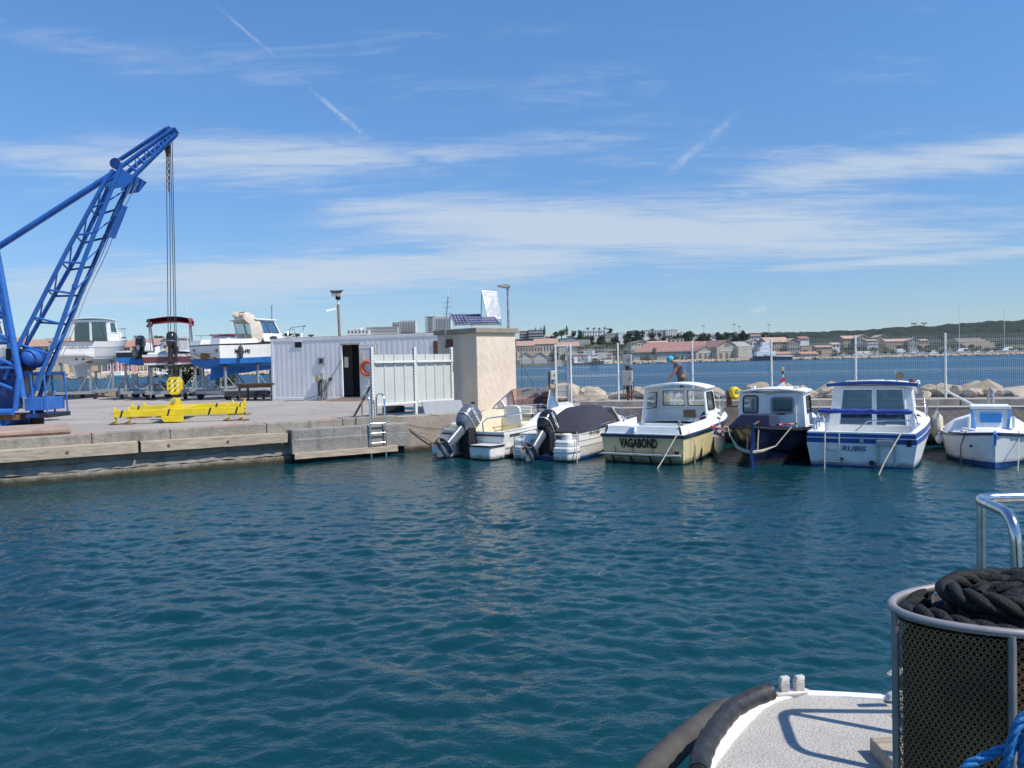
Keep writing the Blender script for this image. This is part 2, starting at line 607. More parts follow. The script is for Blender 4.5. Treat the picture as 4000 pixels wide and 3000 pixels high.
# ---- yard and pier surface
def ground_mat():
    def fn(t, b):
        g = t.n('ShaderNodeNewGeometry')
        p = g.outputs['Position']
        a = t.ramp(t.noise(p, .35, 6, .6), .3, .7)
        c = t.mix(a, (.31, .28, .25), (.4, .365, .325))
        st = t.ramp(t.noise(t.vmul(p, (.5, 1.6, 1)), 1.1, 7, .7), .56, .74)
        c = t.mix(t.m('MULTIPLY', st, .55), c, (.17, .155, .14))
        ol = t.ramp(t.noise(p, .8, 4, .6), .64, .72)
        c = t.mix(t.m('MULTIPLY', ol, .6), c, (.1, .09, .085))
        ty = t.ramp(t.noise(t.vmul(p, (.25, 2.6, 1)), 1.0, 5, .65), .58, .66)
        c = t.mix(t.m('MULTIPLY', ty, .3), c, (.13, .12, .115))
        sp = t.ramp(t.noise(p, 38, 2, .6), .62, .7)
        c = t.mix(t.m('MULTIPLY', sp, .35), c, (.45, .42, .38))
        ck = t.n('ShaderNodeTexVoronoi', feature='DISTANCE_TO_EDGE', i_Vector=t.n('ShaderNodeVectorMath', operation='ADD').outputs[0], i_Scale=.33)
        va = ck.inputs['Vector'].links[0].from_node
        t.set(va.inputs[0], p)
        t.set(va.inputs[1], t.vmul(t.noise(p, 1.2, 4, .6, 1), (1.2, 1.2, 0)))
        cr = t.m('SUBTRACT', 1.0, t.ramp(ck.outputs['Distance'], .0, .012))
        c = t.mix(t.m('MULTIPLY', cr, .7), c, (.1, .09, .08))
        t.set(b.inputs['Base Color'], c)
        b.inputs['Roughness'].default_value = .9
        bn = t.n('ShaderNodeBump', i_Strength=.4, i_Distance=.01, i_Height=t.noise(p, 30, 5, .6))
        t.set(b.inputs['Normal'], bn.outputs[0])
    return custom('yard concrete', fn)


poly = [(-40, .26), (-11.24, 17.35), (1.05, 24.65), (27, 15.75), (28.7, 20.7), (3.2, 29.4), (1.5, 31.5), (-7, 41), (-14, 47.6),
        (-34, 45.2), (-60, 34)]
mb = MB().add([(x, y, ZQ) for x, y in poly], [tuple(range(len(poly)))])
struct(mb.build('yard_ground', ground_mat()))


# ---- concrete of the quay walls: stains, a weed line at the water
def quay_mat(name, a, b_, k):
    def fn(t, b):
        g = t.n('ShaderNodeNewGeometry')
        p = g.outputs['Position']
        zc = t.n('ShaderNodeSeparateXYZ', i_Vector=p).outputs[2]
        c = t.mix(t.ramp(t.noise(p, 1.3, 7, .65), .3, .7), a, b_)
        stk = t.ramp(t.noise(t.vmul(p, (2.2, 2.2, .22)), 1.6, 7, .7), .48, .72)
        c = t.mix(t.m('MULTIPLY', stk, k), c, (.11, .1, .085))
        spk = t.ramp(t.noise(p, 11, 5, .7), .6, .75)
        c = t.mix(t.m('MULTIPLY', spk, .4), c, (.48, .44, .38))
        rs = t.ramp(t.noise(t.vmul(p, (3, 3, .5)), 1.1, 4, .6), .64, .74)
        c = t.mix(t.m('MULTIPLY', rs, .4), c, (.25, .14, .07))
        vo = t.n('ShaderNodeTexVoronoi', feature='DISTANCE_TO_EDGE', i_Scale=1.0)
        va = t.n('ShaderNodeVectorMath', operation='ADD')
        t.set(va.inputs[0], t.vmul(p, (.5, .5, 1.6)))
        t.set(va.inputs[1], t.vmul(t.noise(p, 2.2, 6, .7, 1), (.7, .7, .7)))
        t.set(vo.inputs['Vector'], va.outputs[0])
        crk = t.m('SUBTRACT', 1.0, t.ramp(vo.outputs['Distance'], .002, .016))
        c = t.mix(t.m('MULTIPLY', crk, .4), c, (.08, .07, .06))
        wl = t.m('ADD', zc, t.m('MULTIPLY', t.noise(p, 3.0, 5, .7), .22))
        c = t.mix(t.m('SUBTRACT', 1.0, t.ramp(wl, .16, .34)), c, (.035, .032, .018))
        t.set(b.inputs['Base Color'], c)
        b.inputs['Roughness'].default_value = .88
        h = t.m('ADD', t.noise(p, 9, 6, .7), t.m('MULTIPLY', t.noise(p, 45, 4, .6), .4))
        bn = t.n('ShaderNodeBump', i_Strength=.9, i_Distance=.035, i_Height=h)
        t.set(b.inputs['Normal'], bn.outputs[0])
    return custom(name, fn)


QM = quay_mat('quay concrete', (.25, .225, .185), (.36, .325, .27), .6)
QM2 = quay_mat('pinkish quay concrete', (.36, .29, .23), (.43, .36, .3), .3)
QM3 = quay_mat('grey apron concrete', (.24, .23, .21), (.33, .31, .28), .6)


def rough_strip(x0, x1, prof, amp, step=.22, seed=1):
    """wall face along local x with profile [(y,z)...] worn uneven"""
    rng = random.Random(seed)
    mbx = MB()
    n = max(2, int((x1 - x0) / step))
    rows = []
    for i in range(n + 1):
        x = x0 + (x1 - x0) * i / n
        rows.append([(x + rng.uniform(-.3, .3) * step * (0 < i < n), y + rng.uniform(-amp, amp), z + rng.uniform(-amp, amp) * .9)
                     for y, z in prof])
    return mbx.loft(rows)


QW = thing('quay_wall', 'long weathered concrete quay wall with timber fenders on the left of the basin', 'wall',
           (QA[0], QA[1], 0), WA)
rough_strip(-30, 9.5, [(.4, .985), (.012, .985), (.0, .9), (.0, .1), (.0, -1.5)], .008, .3, 2).build('wall_face', QM, QW, smooth=50)
rough_strip(9.5, 14.4, [(.4, .985), (.0, .985), (.0, .5), (.0, .1), (.0, -1.5)], .01, .25, 3).build('wall_face', QM2, QW, smooth=50)
rough_strip(-30, 6.3, [(.0, .385), (-.06, .37), (-.085, .3), (-.09, .2)], .022, .16, 4).build('lower_course', QM, QW, smooth=40)
rough_strip(-30, 7.0, [(-.02, .19), (-.14, .165), (-.17, .05), (-.18, -1.2)], .024, .17, 5).build('footing', QM, QW, smooth=40)
# kerb stones along the edge
xk = -30.0
rk = random.Random(11)
while xk < 9.2:
    ln = rk.uniform(1.5, 2.3)
    e = min(xk + ln - .015, 9.45)
    km = MB()
    km.b2(xk, e, -.02 - rk.uniform(0, .02), .42, .78, 1.03 + rk.uniform(0, .02))
    km.build('kerb_stone', QM, QW, bevel=.02)
    xk += ln
# timber fender baulks bolted to the face
for a, b_, z0, z1, out, tilt in ((-14, -6.1, .54, .80, .29, 0), (-6.05, 2.74, .53, .80, .3, -.004), (2.8, 6.22, .55, .81, .27, .004)):
    tm = rough_strip(a, b_, [(-.02, z1), (-out, z1 - .012), (-out, z0 + .012), (-.02, z0)], .008, .4, int(a * 10 + 999))
    to = tm.build('timber_baulk', 'wood', QW, rot=(0, tilt, 0), smooth=30)
    for xb in np.arange(a + .6, b_ - .2, 1.35):
        MB().lathe([(.0, 0), (.035, .0), (.035, .02), (.02, .03)], 8, (xb, -(out + .012), (z0 + z1) / 2), 'y').build('bolt', 'rustm', to)
# apron slab with its own timber and a dark block for the shade in the gap under it
MB().b2(6.28, 9.5, -.42, .0, .22, .86).build('apron_slab', QM3, QW, bevel=.03)
rough_strip(6.28, 9.52, [(-.41, .62), (-.432, .6), (-.43, .5), (-.44, .24)], .008, .3, 9).build('apron_lower_pour', QM3, QW, smooth=40)
rough_strip(6.3, 9.1, [(-.42, .27), (-.56, .265), (-.565, .12), (-.42, .115)], .008, .3, 8).build('timber_baulk', 'wood', QW, smooth=30)
MB().b2(6.35, 9.4, -.3, .0, -.8, .2).build('apron_gap_shade', 'dark', QW)

PW = thing('pier_wall', 'shaded concrete pier wall behind the moored boats', 'wall', (QC[0], QC[1], 0), PA)
rough_strip(0, 27, [(.3, .985), (.0, .985), (.0, .5), (.0, -1.5)], .008, .4, 12).build('wall_face', QM2, PW, smooth=50)
MB().b2(.4, 27, -.3, -.004, .3, .47).build('ledge', QM2, PW, bevel=.02)
xk = .9
while xk < 26.5:
    ln = rk.uniform(2.4, 3.2)
    MB().b2(xk, xk + ln - .02, .66, 1.02, .95, 1.17 + rk.uniform(0, .015)).build('kerb_stone', 'conc', PW, bevel=.02)
    xk += ln
PR = thing('parapet', 'low pale parapet wall along the rear edge of the boatyard', 'wall', (-34, 45.0, ZQ), math.atan2(2.4, 20))
for i in range(7):
    MB().b2(i * 2.9, i * 2.9 + 2.86, 0, .25, 0, .42).build('wall_segment', mat('tan render', (.42, .36, .27), .9, var=.15, vs=3), PR, bevel=.02)


# ---- far land
def land_mat():
    def fn(t, b):
        g = t.n('ShaderNodeNewGeometry')
        p = g.outputs['Position']
        a = t.ramp(t.noise(p, .02, 6, .6), .35, .65)
        c = t.mix(a, (.035, .05, .022), (.1, .095, .06))
        c = t.mix(t.ramp(t.noise(p, .11, 5, .65), .58, .72), c, (.2, .17, .13))
        t.set(b.inputs['Base Color'], c)
        b.inputs['Roughness'].default_value = .95
    return custom('scrubby shore', fn)


shore = [(-1200, 300), (-420, 330), (-200, 338), (-120, 345), (-75, 372), (-40, 408), (0, 440), (43, 450), (160, 452), (288, 452), (420, 440),
         (900, 400), (1700, 380)]
prof = [(-2, -1.5), (3, 1.1), (40, 1.8), (110, 5), (190, 13), (270, 19), (620, 22), (1400, 14), (2600, 5)]
xs = np.arange(-1200, 1701, 25.0)
syv = np.interp(xs, [s[0] for s in shore], [s[1] for s in shore])
rl = random.Random(5)
rows = []
for dy, z in prof:
    rows.append([(float(x), float(y) + dy + rl.uniform(-1, 1), (z * (1 - .62 * min(1, max(0, (x - 140) / 60))) if z > 2 else z) * (1 + (rl.uniform(-.1, .1) if z > 2 else 0))) for x, y in zip(xs, syv)])
struct(MB().loft(rows).build('far_shore_ground', land_mat(), smooth=60))


def hill_mat(name, c0, c1, sc):
    def fn(t, b):
        g = t.n('ShaderNodeNewGeometry')
        p = g.outputs['Position']
        c = t.mix(t.ramp(t.noise(p, sc, 5, .65), .35, .65), c0, c1)
        t.set(b.inputs['Base Color'], c)
        b.inputs['Roughness'].default_value = 1.0
        b.inputs['Specular IOR Level'].default_value = .1
    return custom(name, fn)


def ridge(name, pts, depth, step, amp, m, seed, base=4.0):
    """wooded ridge: crest given as points, slope towards the viewer, canopy bumps"""
    rg = random.Random(seed)
    X = np.arange(pts[0][0], pts[-1][0], step)
    cz = np.interp(X, [p[0] for p in pts], [p[2] for p in pts])
    cy = np.interp(X, [p[0] for p in pts], [p[1] for p in pts])
    rws = []
    m_ = 15
    for j in range(m_ + 3):
        f_ = j / m_
        row = []
        for x, y, z in zip(X, cy, cz):
            hh = base + (z - base) * (math.sin(min(f_, 1) * math.pi / 2) ** .8 if f_ <= 1 else 1 - (f_ - 1) * 1.2)
            row.append((float(x) + rg.uniform(-.4, .4) * step, float(y) - depth * (1 - f_) + rg.uniform(-.3, .3) * depth / m_,
                        hh + (rg.random() ** 2) * amp * (1 if f_ > .1 else 0)))
        rws.append(row)
    return struct(MB().loft(rws).build(name, m, smooth=180))


ridge('wooded_hill', [(660, 2300, 62), (970.59, 2300, 61.63), (1074.08, 2300, 68.06), (1221.87, 2300, 74.18), (1369.64, 2300, 81.03), (1480.42, 2300, 80.65), (1900, 2300, 100), (2600, 2300, 70)],
      700, 9, 9, hill_mat('wooded hill', (.012, .022, .016), (.03, .046, .026), .03), 3)
ridge('distant_hills', [(-2600, 3300, 40), (-1055.58, 3300, 94.02), (4.23, 3300, 92.43), (1011.11, 3300, 93.14), (1223.07, 3300, 92.4), (1392.57, 3300, 86.31), (2900, 3300, 90)],
      600, 26, 7, hill_mat('distant hills', (.02, .03, .03), (.03, .04, .035), .01), 4)


# ---- boulders
ROCKM = mat('limestone', (.41, .335, .25), .9, var=.25, vs=1.6, bump=1.0, bs=5, grime=.35, gcol=(.2, .17, .13))


def rock_mesh(seed, flat=.75, n=26):
    import bmesh
    rg = random.Random(seed)
    bm = bmesh.new()
    for _ in range(n):
        d = Vector((rg.gauss(0, 1), rg.gauss(0, 1), rg.gauss(0, 1))).normalized()
        s = rg.uniform(.8, 1.0)
        bm.verts.new((d.x * s * .5, d.y * s * .5, d.z * s * .5 * flat))
    r = bmesh.ops.convex_hull(bm, input=bm.verts)
    bmesh.ops.delete(bm, geom=[v for v in bm.verts if not v.link_faces], context='VERTS')
    mx = bpy.data.meshes.new('boulder')
    bm.to_mesh(mx)
    bm.free()
    mx.materials.append(ROCKM)
    for p in mx.polygons:
        p.use_smooth = False
    return mx


ROCKS = [rock_mesh(100 + i, .62 + .08 * (i % 5)) for i in range(8)]
rr = random.Random(21)


def boulder(x, y, z, sx, sy, sz, rz, k, label=None, group='boulders of the breakwater behind the wire fence'):
    o = link('boulder', ROCKS[k % 8], None, (x, y, z), (rr.uniform(-.25, .25), rr.uniform(-.25, .25), rz))
    o.scale = (sx, sy, sz)
    return tag(o, label or 'pale limestone boulder heaped behind the wire fence', 'boulder', group)


def pier_pt(s, o):
    """s metres along the pier from the corner, o metres back from its edge"""
    return (QC[0] + s * math.cos(PA) - o * math.sin(PA), QC[1] + s * math.sin(PA) + o * math.cos(PA))


for s in np.arange(-.4, 14, .62):
    for rowi, (o, z) in enumerate(((5.0, 1.1), (5.7, 1.15), (6.6, .7))):
        x, y = pier_pt(s + rr.uniform(-.25, .25), o + rr.uniform(-.15, .2))
        if rowi == 0 and rr.random() < .45:
            continue
        q = rr.uniform(.55, 1.0) * (1.2 if rowi else .75)
        dip = -.2 if 2.6 < s < 3.6 else 0
        boulder(x, y, z + dip + rr.uniform(-.12, .12), q, q * rr.uniform(.8, 1.1), q * rr.uniform(.75, 1.1), rr.uniform(0, 6.3), rr.randrange(8))
for (px, q), lb in zip((((1.86, 29, 1.43), 1.15), ((2.96, 28.8, 1.27), .95), ((2.3, 28.2, 1.08), .7)),
                       ('broad rounded pale boulder seen through the gate', 'smooth domed boulder right of the gate',
                        'small grey mossy boulder in front of the domed one')):
    boulder(px[0], px[1], px[2] - .15, q * 1.5, q * 1.1, q * 1.3, .3, int(q * 7), lb)
for (px, sx, sz), lb in zip((((14.92, 27.3, 1.13), 1.5, 1.3), ((15.65, 26.6, 1.17), 1.5, 1.35), ((16.51, 26.2, 1.05), 1.7, 1.0), ((10.91, 27.6, 1.31), 1.2, .8)),
                            ('tall squarish grey boulder beside the fence post nearest the right boat',
                             'largest slab of rock on the right with a peaked top', 'long flat-topped rock slab at the right edge of the breakwater',
                             'pale boulder showing between the navy boat and the blue-trimmed boat')):
    boulder(px[0], px[1], px[2] - .2, sx * 1.25, 1.2, sz * 1.35, .15, int(sx * 9), lb)


def riprap(name, a, b, wid, n, smin, smax, seed, label):
    """far rubble bank, stones too small to count"""
    import bmesh
    rg = random.Random(seed)
    mbx = MB()
    base = [[tuple(v.co) for v in r_.vertices] for r_ in ROCKS[:3]]
    fcs = [[tuple(p.vertices) for p in r_.polygons] for r_ in ROCKS[:3]]
    for _ in range(n):
        t = rg.random()
        o = rg.uniform(-wid, wid)
        s = rg.uniform(smin, smax)
        c = (a[0] + (b[0] - a[0]) * t, a[1] + (b[1] - a[1]) * t + o, a[2] + (b[2] - a[2]) * t + (1 - abs(o) / wid) * a[3])
        k = rg.randrange(3)
        ca, sa = math.cos(t * 99), math.sin(t * 99)
        mbx.add([(c[0] + (p[0] * ca - p[1] * sa) * s * 1.3, c[1] + (p[0] * sa + p[1] * ca) * s, c[2] + p[2] * s) for p in base[k]], fcs[k])
    o = mbx.build(name, ROCKM)
    o['kind'] = 'stuff'
    return tag(o, label, 'rocks')


riprap('rubble_jetty', (-158, 285, .2, 1.6), (-128, 286, .2), 4, 500, 1.0, 2.2, 1, 'pale rubble jetty in front of the marina masts')
riprap('rubble_jetty', (-118, 292, .2, 1.4), (-84, 296, .2), 4, 420, 1.0, 2.0, 2, 'pale rubble bank seen under the blue-bottomed cruiser')
riprap('rubble_bank', (52, 449.5, .2, 1.2), (180, 450.5, .2), 3, 900, .9, 2.0, 3, 'tan rubble bank below the red-roofed warehouse')
riprap('rubble_bank', (180, 450.5, .2, 1.0), (310, 449, .2), 3, 800, .9, 2.2, 4, 'pale rubble bank under the boats on the far right shore')

# ================================================================ boatyard
# ---- blue jib crane
CR = thing('dock_crane', 'blue lattice jib crane standing at the left end of the quay', 'crane', (-13.6, 22.0, ZQ))


def cw(p):
    return (p[0] + 13.6, p[1] - 22.0, p[2] - ZQ)


def along(poly, t):
    P = [Vector(p) for p in poly]
    ls = [(P[i + 1] - P[i]).length for i in range(len(P) - 1)]
    d = t * sum(ls)
    for i, l in enumerate(ls):
        if d <= l or i == len(ls) - 1:
            return P[i] + (P[i + 1] - P[i]) * (d / l)
        d -= l


ch1 = [cw(p) for p in ((-13.74, 21.6, 2.32), (-13.3, 21.6, 3.28), (-12.01, 21.6, 5.6), (-10.82, 21.6, 7.59), (-10.57, 21.6, 7.87))]
ch2 = [cw(p) for p in ((-14.02, 22.4, 2.31), (-13.59, 22.4, 3.31), (-12.1, 22.4, 5.71), (-11.21, 22.4, 7.46), (-11.01, 22.4, 8.08))]
ch3 = [cw(p) for p in ((-13.07, 21.6, 1.78), (-12.36, 21.6, 3.26), (-11.43, 21.6, 5.59), (-10.55, 21.6, 7.63), (-10.38, 21.6, 7.97))]
ch4 = [cw(p) for p in ((-13.32, 22.4, 1.75), (-12.66, 22.4, 3.29), (-11.53, 22.4, 5.7), (-10.6, 22.4, 7.6), (-10.41, 22.4, 7.89))]
for c_ in (ch1, ch2, ch3, ch4):
    MB().tube(c_, .058, 10).build('boom_chord', 'craneb', CR, smooth=50)
for t in (.14, .27, .40, .53, .66, .79, .91):
    a, b, c, d = along(ch1, t + .02), along(ch3, t + .055), along(ch2, t), along(ch4, t + .06)
    MB().tube([a, b], .03, 8).build('boom_rung', 'craneb', CR, smooth=50)
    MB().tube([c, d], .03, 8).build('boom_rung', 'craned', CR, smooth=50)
    MB().tube([a, c], .025, 8).build('boom_brace', 'craneb', CR, smooth=50)
    if t < .9:
        MB().tube([b, along(ch4, t + .15)], .021, 8).build('boom_brace', 'craneb', CR, smooth=50)
        MB().tube([c, along(ch1, t + .12)], .021, 8).build('boom_brace', 'craneb', CR, smooth=50)
# cables running up the boom
for o_, r_ in ((.05, .012), (-.1, .014), (.16, .01)):
    MB().tube([along(ch4, t) + Vector((.1 + o_, -.1, .06 * math.sin(t * 17))) for t in np.linspace(.05, .97, 22)], r_, 5).build('boom_cable', 'greyp' if o_ > 0 else 'black', CR)
for c_ in (ch3, ch4):
    for t in (.22, .48, .72):
        p0, p1 = along(c_, t), along(c_, t + .012)
        MB().tube([p0, p1], .07, 12).build('chord_collar', 'craneb', CR, smooth=40)
# jib head
jU = [cw(p) for p in ((-10.42, 21.7, 7.99), (-9.01, 21.75, 8.98))]
jL = [cw(p) for p in ((-10.09, 21.7, 7.72), (-8.92, 21.75, 8.84))]
jF = [cw(p) for p in ((-10.89, 22.35, 8.27), (-9.35, 22.2, 9.14))]
jG = [cw(p) for p in ((-10.56, 22.35, 8.0), (-9.17, 22.2, 9.0))]
for c_ in (jU, jL, jF, jG):
    MB().tube(c_, .06, 10).build('jib_chord', 'craneb', CR, smooth=50)
for t0 in (.08, .27, .46, .64, .8):
    MB().tube([along(jU, t0), along(jL, t0 + .03)], .022, 8).build('jib_brace', 'craneb', CR, smooth=50)
    MB().tube([along(jL, t0 + .03), along(jU, t0 + .17)], .022, 8).build('jib_brace', 'craneb', CR, smooth=50)
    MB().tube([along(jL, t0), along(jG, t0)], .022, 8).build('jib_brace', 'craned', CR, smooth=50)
tip = [cw(p) for p in ((-9.08, 21.65, 8.96), (-8.93, 21.65, 8.99), (-8.82, 21.65, 8.82), (-8.89, 21.65, 8.79))]
MB().beam(jU[1], jL[1], .09, .13).build('jib_head_plate', 'craned', CR)
MB().beam(jF[1], jG[1], .09, .13).build('jib_head_plate', 'craned', CR)
MB().tube([along(jU, .97), along(jF, .97)], .05, 8).build('jib_head_pin', 'craned', CR, smooth=50)
MB().tube([along(jL, .95), along(jG, .95)], .05, 8).build('jib_head_pin', 'craned', CR, smooth=50)
# knee gussets and pulley
for dy in (0, .72):
    g_ = [cw(p) for p in ((-10.77, 21.6, 7.52), (-10.53, 21.6, 7.85), (-10.35, 21.6, 7.9), (-10.04, 21.6, 7.7), (-10.27, 21.6, 7.43), (-10.67, 21.6, 7.37))]
    gm = MB()
    n_g = len(g_)
    gm.add([(p[0], p[1] + dy, p[2]) for p in g_] + [(p[0], p[1] + dy + .03, p[2]) for p in g_],
           [tuple(range(n_g)), tuple(range(n_g, 2 * n_g))[::-1]] + [(i, (i + 1) % n_g, n_g + (i + 1) % n_g, n_g + i) for i in range(n_g)])
    gm.build('knee_gusset', 'craneb', CR)
pc = cw((-10.7, 22.0, 8.14))
MB().lathe([(.04, -.1), (.14, -.1), (.15, -.07), (.11, -.03), (.11, .03), (.15, .07), (.14, .1), (.04, .1)], 20, pc, 'y').build('pulley', 'craned', CR, smooth=40)
# back stay
stay = [cw(p) for p in ((-15.86, 22.0, 4.85), (-13.98, 22.0, 5.98), (-10.78, 22.0, 7.89))]
MB().tube(stay, .085, 12).build('back_stay', 'craneb', CR, smooth=50)
# inspection plates on the boom front
ip = [cw(p) for p in ((-10.55, 21.9, 7.0), (-10.44, 21.9, 6.96), (-10.82, 21.9, 6.1), (-10.93, 21.9, 6.13))]
MB().hexa([tuple(p) for p in ip] + [(p[0], p[1] + .12, p[2]) for p in ip]).build('limit_plate', 'craneb', CR)
# rear A-frame
for dy in (-.5, .5):
    yy = 22.0 + dy
    leg = [cw(p) for p in (((-14.07, 21.5, 7.69), (-13.69, 21.5, 5.27), (-13.2, 21.5, 1.79)) if dy < 0 else ((-14.75, 22.5, 7.79), (-14.39, 22.5, 5.35), (-13.94, 22.5, 1.76)))]
    MB().tube(leg, .085, 10).build('frame_leg', 'craneb', CR, smooth=50)
    bk = [(p[0] - 1.1 - i * .25, p[1], p[2]) for i, p in enumerate(leg)]
    MB().tube(bk, .08, 10).build('frame_leg', 'craneb', CR, smooth=50)
    for t in (.35, .5, .62, .74, .86):
        a, b = along(leg, t), along(bk, t)
        MB().tube([a, b], .045, 8).build('frame_rung', 'craneb', CR, smooth=50)
        MB().tube([along(leg, t + .115), b], .05, 8).build('frame_brace', 'craneb', CR, smooth=50)
MB().tube([cw((-13.25, 21.4, 2.31)), cw((-13.37, 21.4, 1.46))], .07, 10).build('frame_strut', 'craneb', CR, smooth=50)
# slewing machinery
wc = cw((-13.15, 21.9, 2.89))
MB().lathe([(0, -.32), (.1, -.32), (.17, -.28), (.24, -.17), (.26, 0), (.26, .3), (.2, .34)], 24, wc, 'y').build('hoist_motor', 'craneb', CR, smooth=40)
MB().lathe([(.29, .1), (.29, .16)], 24, wc, 'y').build('motor_flange', 'craned', CR, smooth=40)
MB().b2(wc[0] - .62, wc[0] - .2, wc[1] - .2, wc[1] + .5, wc[2] - .35, wc[2] + .25).build('winch_housing', 'black', CR, bevel=.03)
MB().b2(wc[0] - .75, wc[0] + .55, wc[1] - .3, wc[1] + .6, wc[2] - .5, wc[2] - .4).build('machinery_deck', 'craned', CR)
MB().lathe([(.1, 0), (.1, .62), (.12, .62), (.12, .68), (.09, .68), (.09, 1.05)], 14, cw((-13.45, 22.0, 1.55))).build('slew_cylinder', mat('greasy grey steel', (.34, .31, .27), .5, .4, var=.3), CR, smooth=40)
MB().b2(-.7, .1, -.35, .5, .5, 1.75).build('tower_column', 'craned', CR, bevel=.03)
sb = cw((-12.89, 21.7, 1.62))
MB().b2(sb[0] - .23, sb[0] + .24, -.6, .5, sb[2] - .17, sb[2] + .17).build('boom_foot_box', 'craneb', CR, bevel=.015)
MB().b2(sb[0] - .26, sb[0] - .225, -.62, .52, sb[2] - .12, sb[2] + .2).build('foot_plate', 'galv', CR)
bmz = cw((-13.5, 21.6, 1.44))[2]
MB().tube([(-2.6, -.75, bmz), (.26, -.75, bmz)], .09, 12).build('turntable_beam', 'craneb', CR, smooth=50)
MB().b2(-2.6, .3, -.7, .6, bmz - .22, bmz - .09).build('turntable_plate', 'rustm', CR)
bt = [(-.95, 0), (.0, 0), (.14, .13), (.2, .3), (-1.1, .3), (-1.05, .13)]
MB().prism([(x - .1, z + .02) for x, z in bt], 'y', -.62, .6).build('slew_base', 'craneb', CR)
for x in (-.75, -.4, -.1):
    MB().prism([(-.78, .02), (-.62, .02), (-.62, .3)], 'x', x - .015, x + .015).build('base_gusset', 'craneb', CR)
MB().lathe([(.26, 0), (.26, .03), (.17, .03), (.17, .5)], 16, (.42, .05, 0)).build('outrigger_post', 'black', CR, smooth=40)
plz = cw((-12.44, 21.7, 1.37))[2]
MB().b2(sb[0] - .2, 1.12, -.62, .45, plz - .11, plz).build('platform', 'craned', CR)
MB().b2(.86, 1.125, -.63, .46, plz - .12, plz - .01).build('platform_end', 'black', CR)
for y in (-.58, .4):
    MB().tube([(.72, y, plz), (.66, y, plz + 1.08), (1.02, y, plz + 1.08), (1.08, y, plz)], .025, 8).build('platform_rail', 'craneb', CR, smooth=50)
# hoist ropes and chain on the jib
hk = [((-9.32, 22.0, 8.56), (-10.04, 23.3, 2.12)), ((-9.23, 22.0, 8.66), (-9.97, 23.3, 2.12)), ((-9.2, 22.0, 8.77), (-9.84, 23.3, 2.12)), ((-9.15, 22.0, 8.77), (-9.79, 23.3, 2.12))]
for a, b in hk:
    MB().tube([cw(a), cw(b)], .011, 6).build('hoist_rope', mat('wire rope', (.09, .09, .1), .5, .5, var=.2), CR)
c0 = Vector(cw((-9.24, 21.9, 8.51)))
MB().lathe([(.02, .12), (.07, .08), (.08, -.05), (.05, -.2), (.02, -.24)], 10, c0).build('chain_swivel', 'rustm', CR, smooth=50)
for i in range(11):
    zc = c0.z - .3 - i * .085
    a_ = 0 if i % 2 else math.pi / 2
    lk = [(c0.x + math.cos(a_) * .028 * math.cos(q), c0.y + math.sin(a_) * .028 * math.cos(q), zc + .055 * math.sin(q)) for q in np.arange(0, 6.28, .9)]
    MB().tube(lk, .011, 5, closed=True).build('chain_link', 'rustm', CR)
PLI = thing('crane_plinth', 'low reddish concrete plinth block at the quay edge in front of the crane', 'plinth', (QA[0], QA[1], ZQ), WA)
MB().b2(-16, 1.42, .46, 2.9, 0, .17).build('block', mat('reddish concrete', (.36, .27, .21), .9, var=.2, vs=2, grime=.3), PLI, bevel=.02)
MB().b2(-16, 1.38, .44, .458, .06, .09).build('rust_stripe', 'rustm', PLI)
for i in range(5):
    MB().b2(-12 + i * 2.6, -12 + i * 2.6 + .9, 1.2, 1.7, .17, .172).build('stain_plate', 'rustm', PLI)

# ---- yellow hook block
HB = thing('hook_block', 'yellow octagonal hook block with hazard stripes hanging on the crane ropes', 'hook block', (-9.86, 23.3, 2.0), R(14))
oc = [(-.1, -.26), (.1, -.26), (.2, -.1), (.2, .12), (.12, .25), (-.12, .25), (-.2, .12), (-.2, -.1)]
for y in (-.17, .13):
    MB().prism(oc, 'y', y, y + .04).build('cheek_plate', 'yellow', HB, bevel=.008)
for x in (-.09, .09):
    MB().lathe([(.03, -.1), (.16, -.1), (.12, 0), (.16, .1), (.03, .1)], 18, (0, 0, x), 'y').build('sheave', 'black', HB, smooth=40)
MB().prism([(a * .96, b * .96) for a, b in oc], 'y', -.125, .125).build('block_core', mat('yellow core paint', (.6, .43, .012), .5, var=.1), HB)
hz = mat('hazard black', (.02, .02, .02), .5, var=0)
for zz in (.14, .0, -.14):
    for k, x in enumerate((-.11, -.035, .04, .115)):
        MB().prism([(x - .05, zz - .035), (x - .012, zz - .035), (x + .03, zz + .035), (x - .008, zz + .035)], 'y', -.1745, -.1705).build(
            'hazard_stripe', hz if k % 2 == 0 else 'white', HB)
MB().lathe([(.05, -.34), (.05, -.25)], 10).build('swivel_shank', 'rustm', HB, smooth=40)

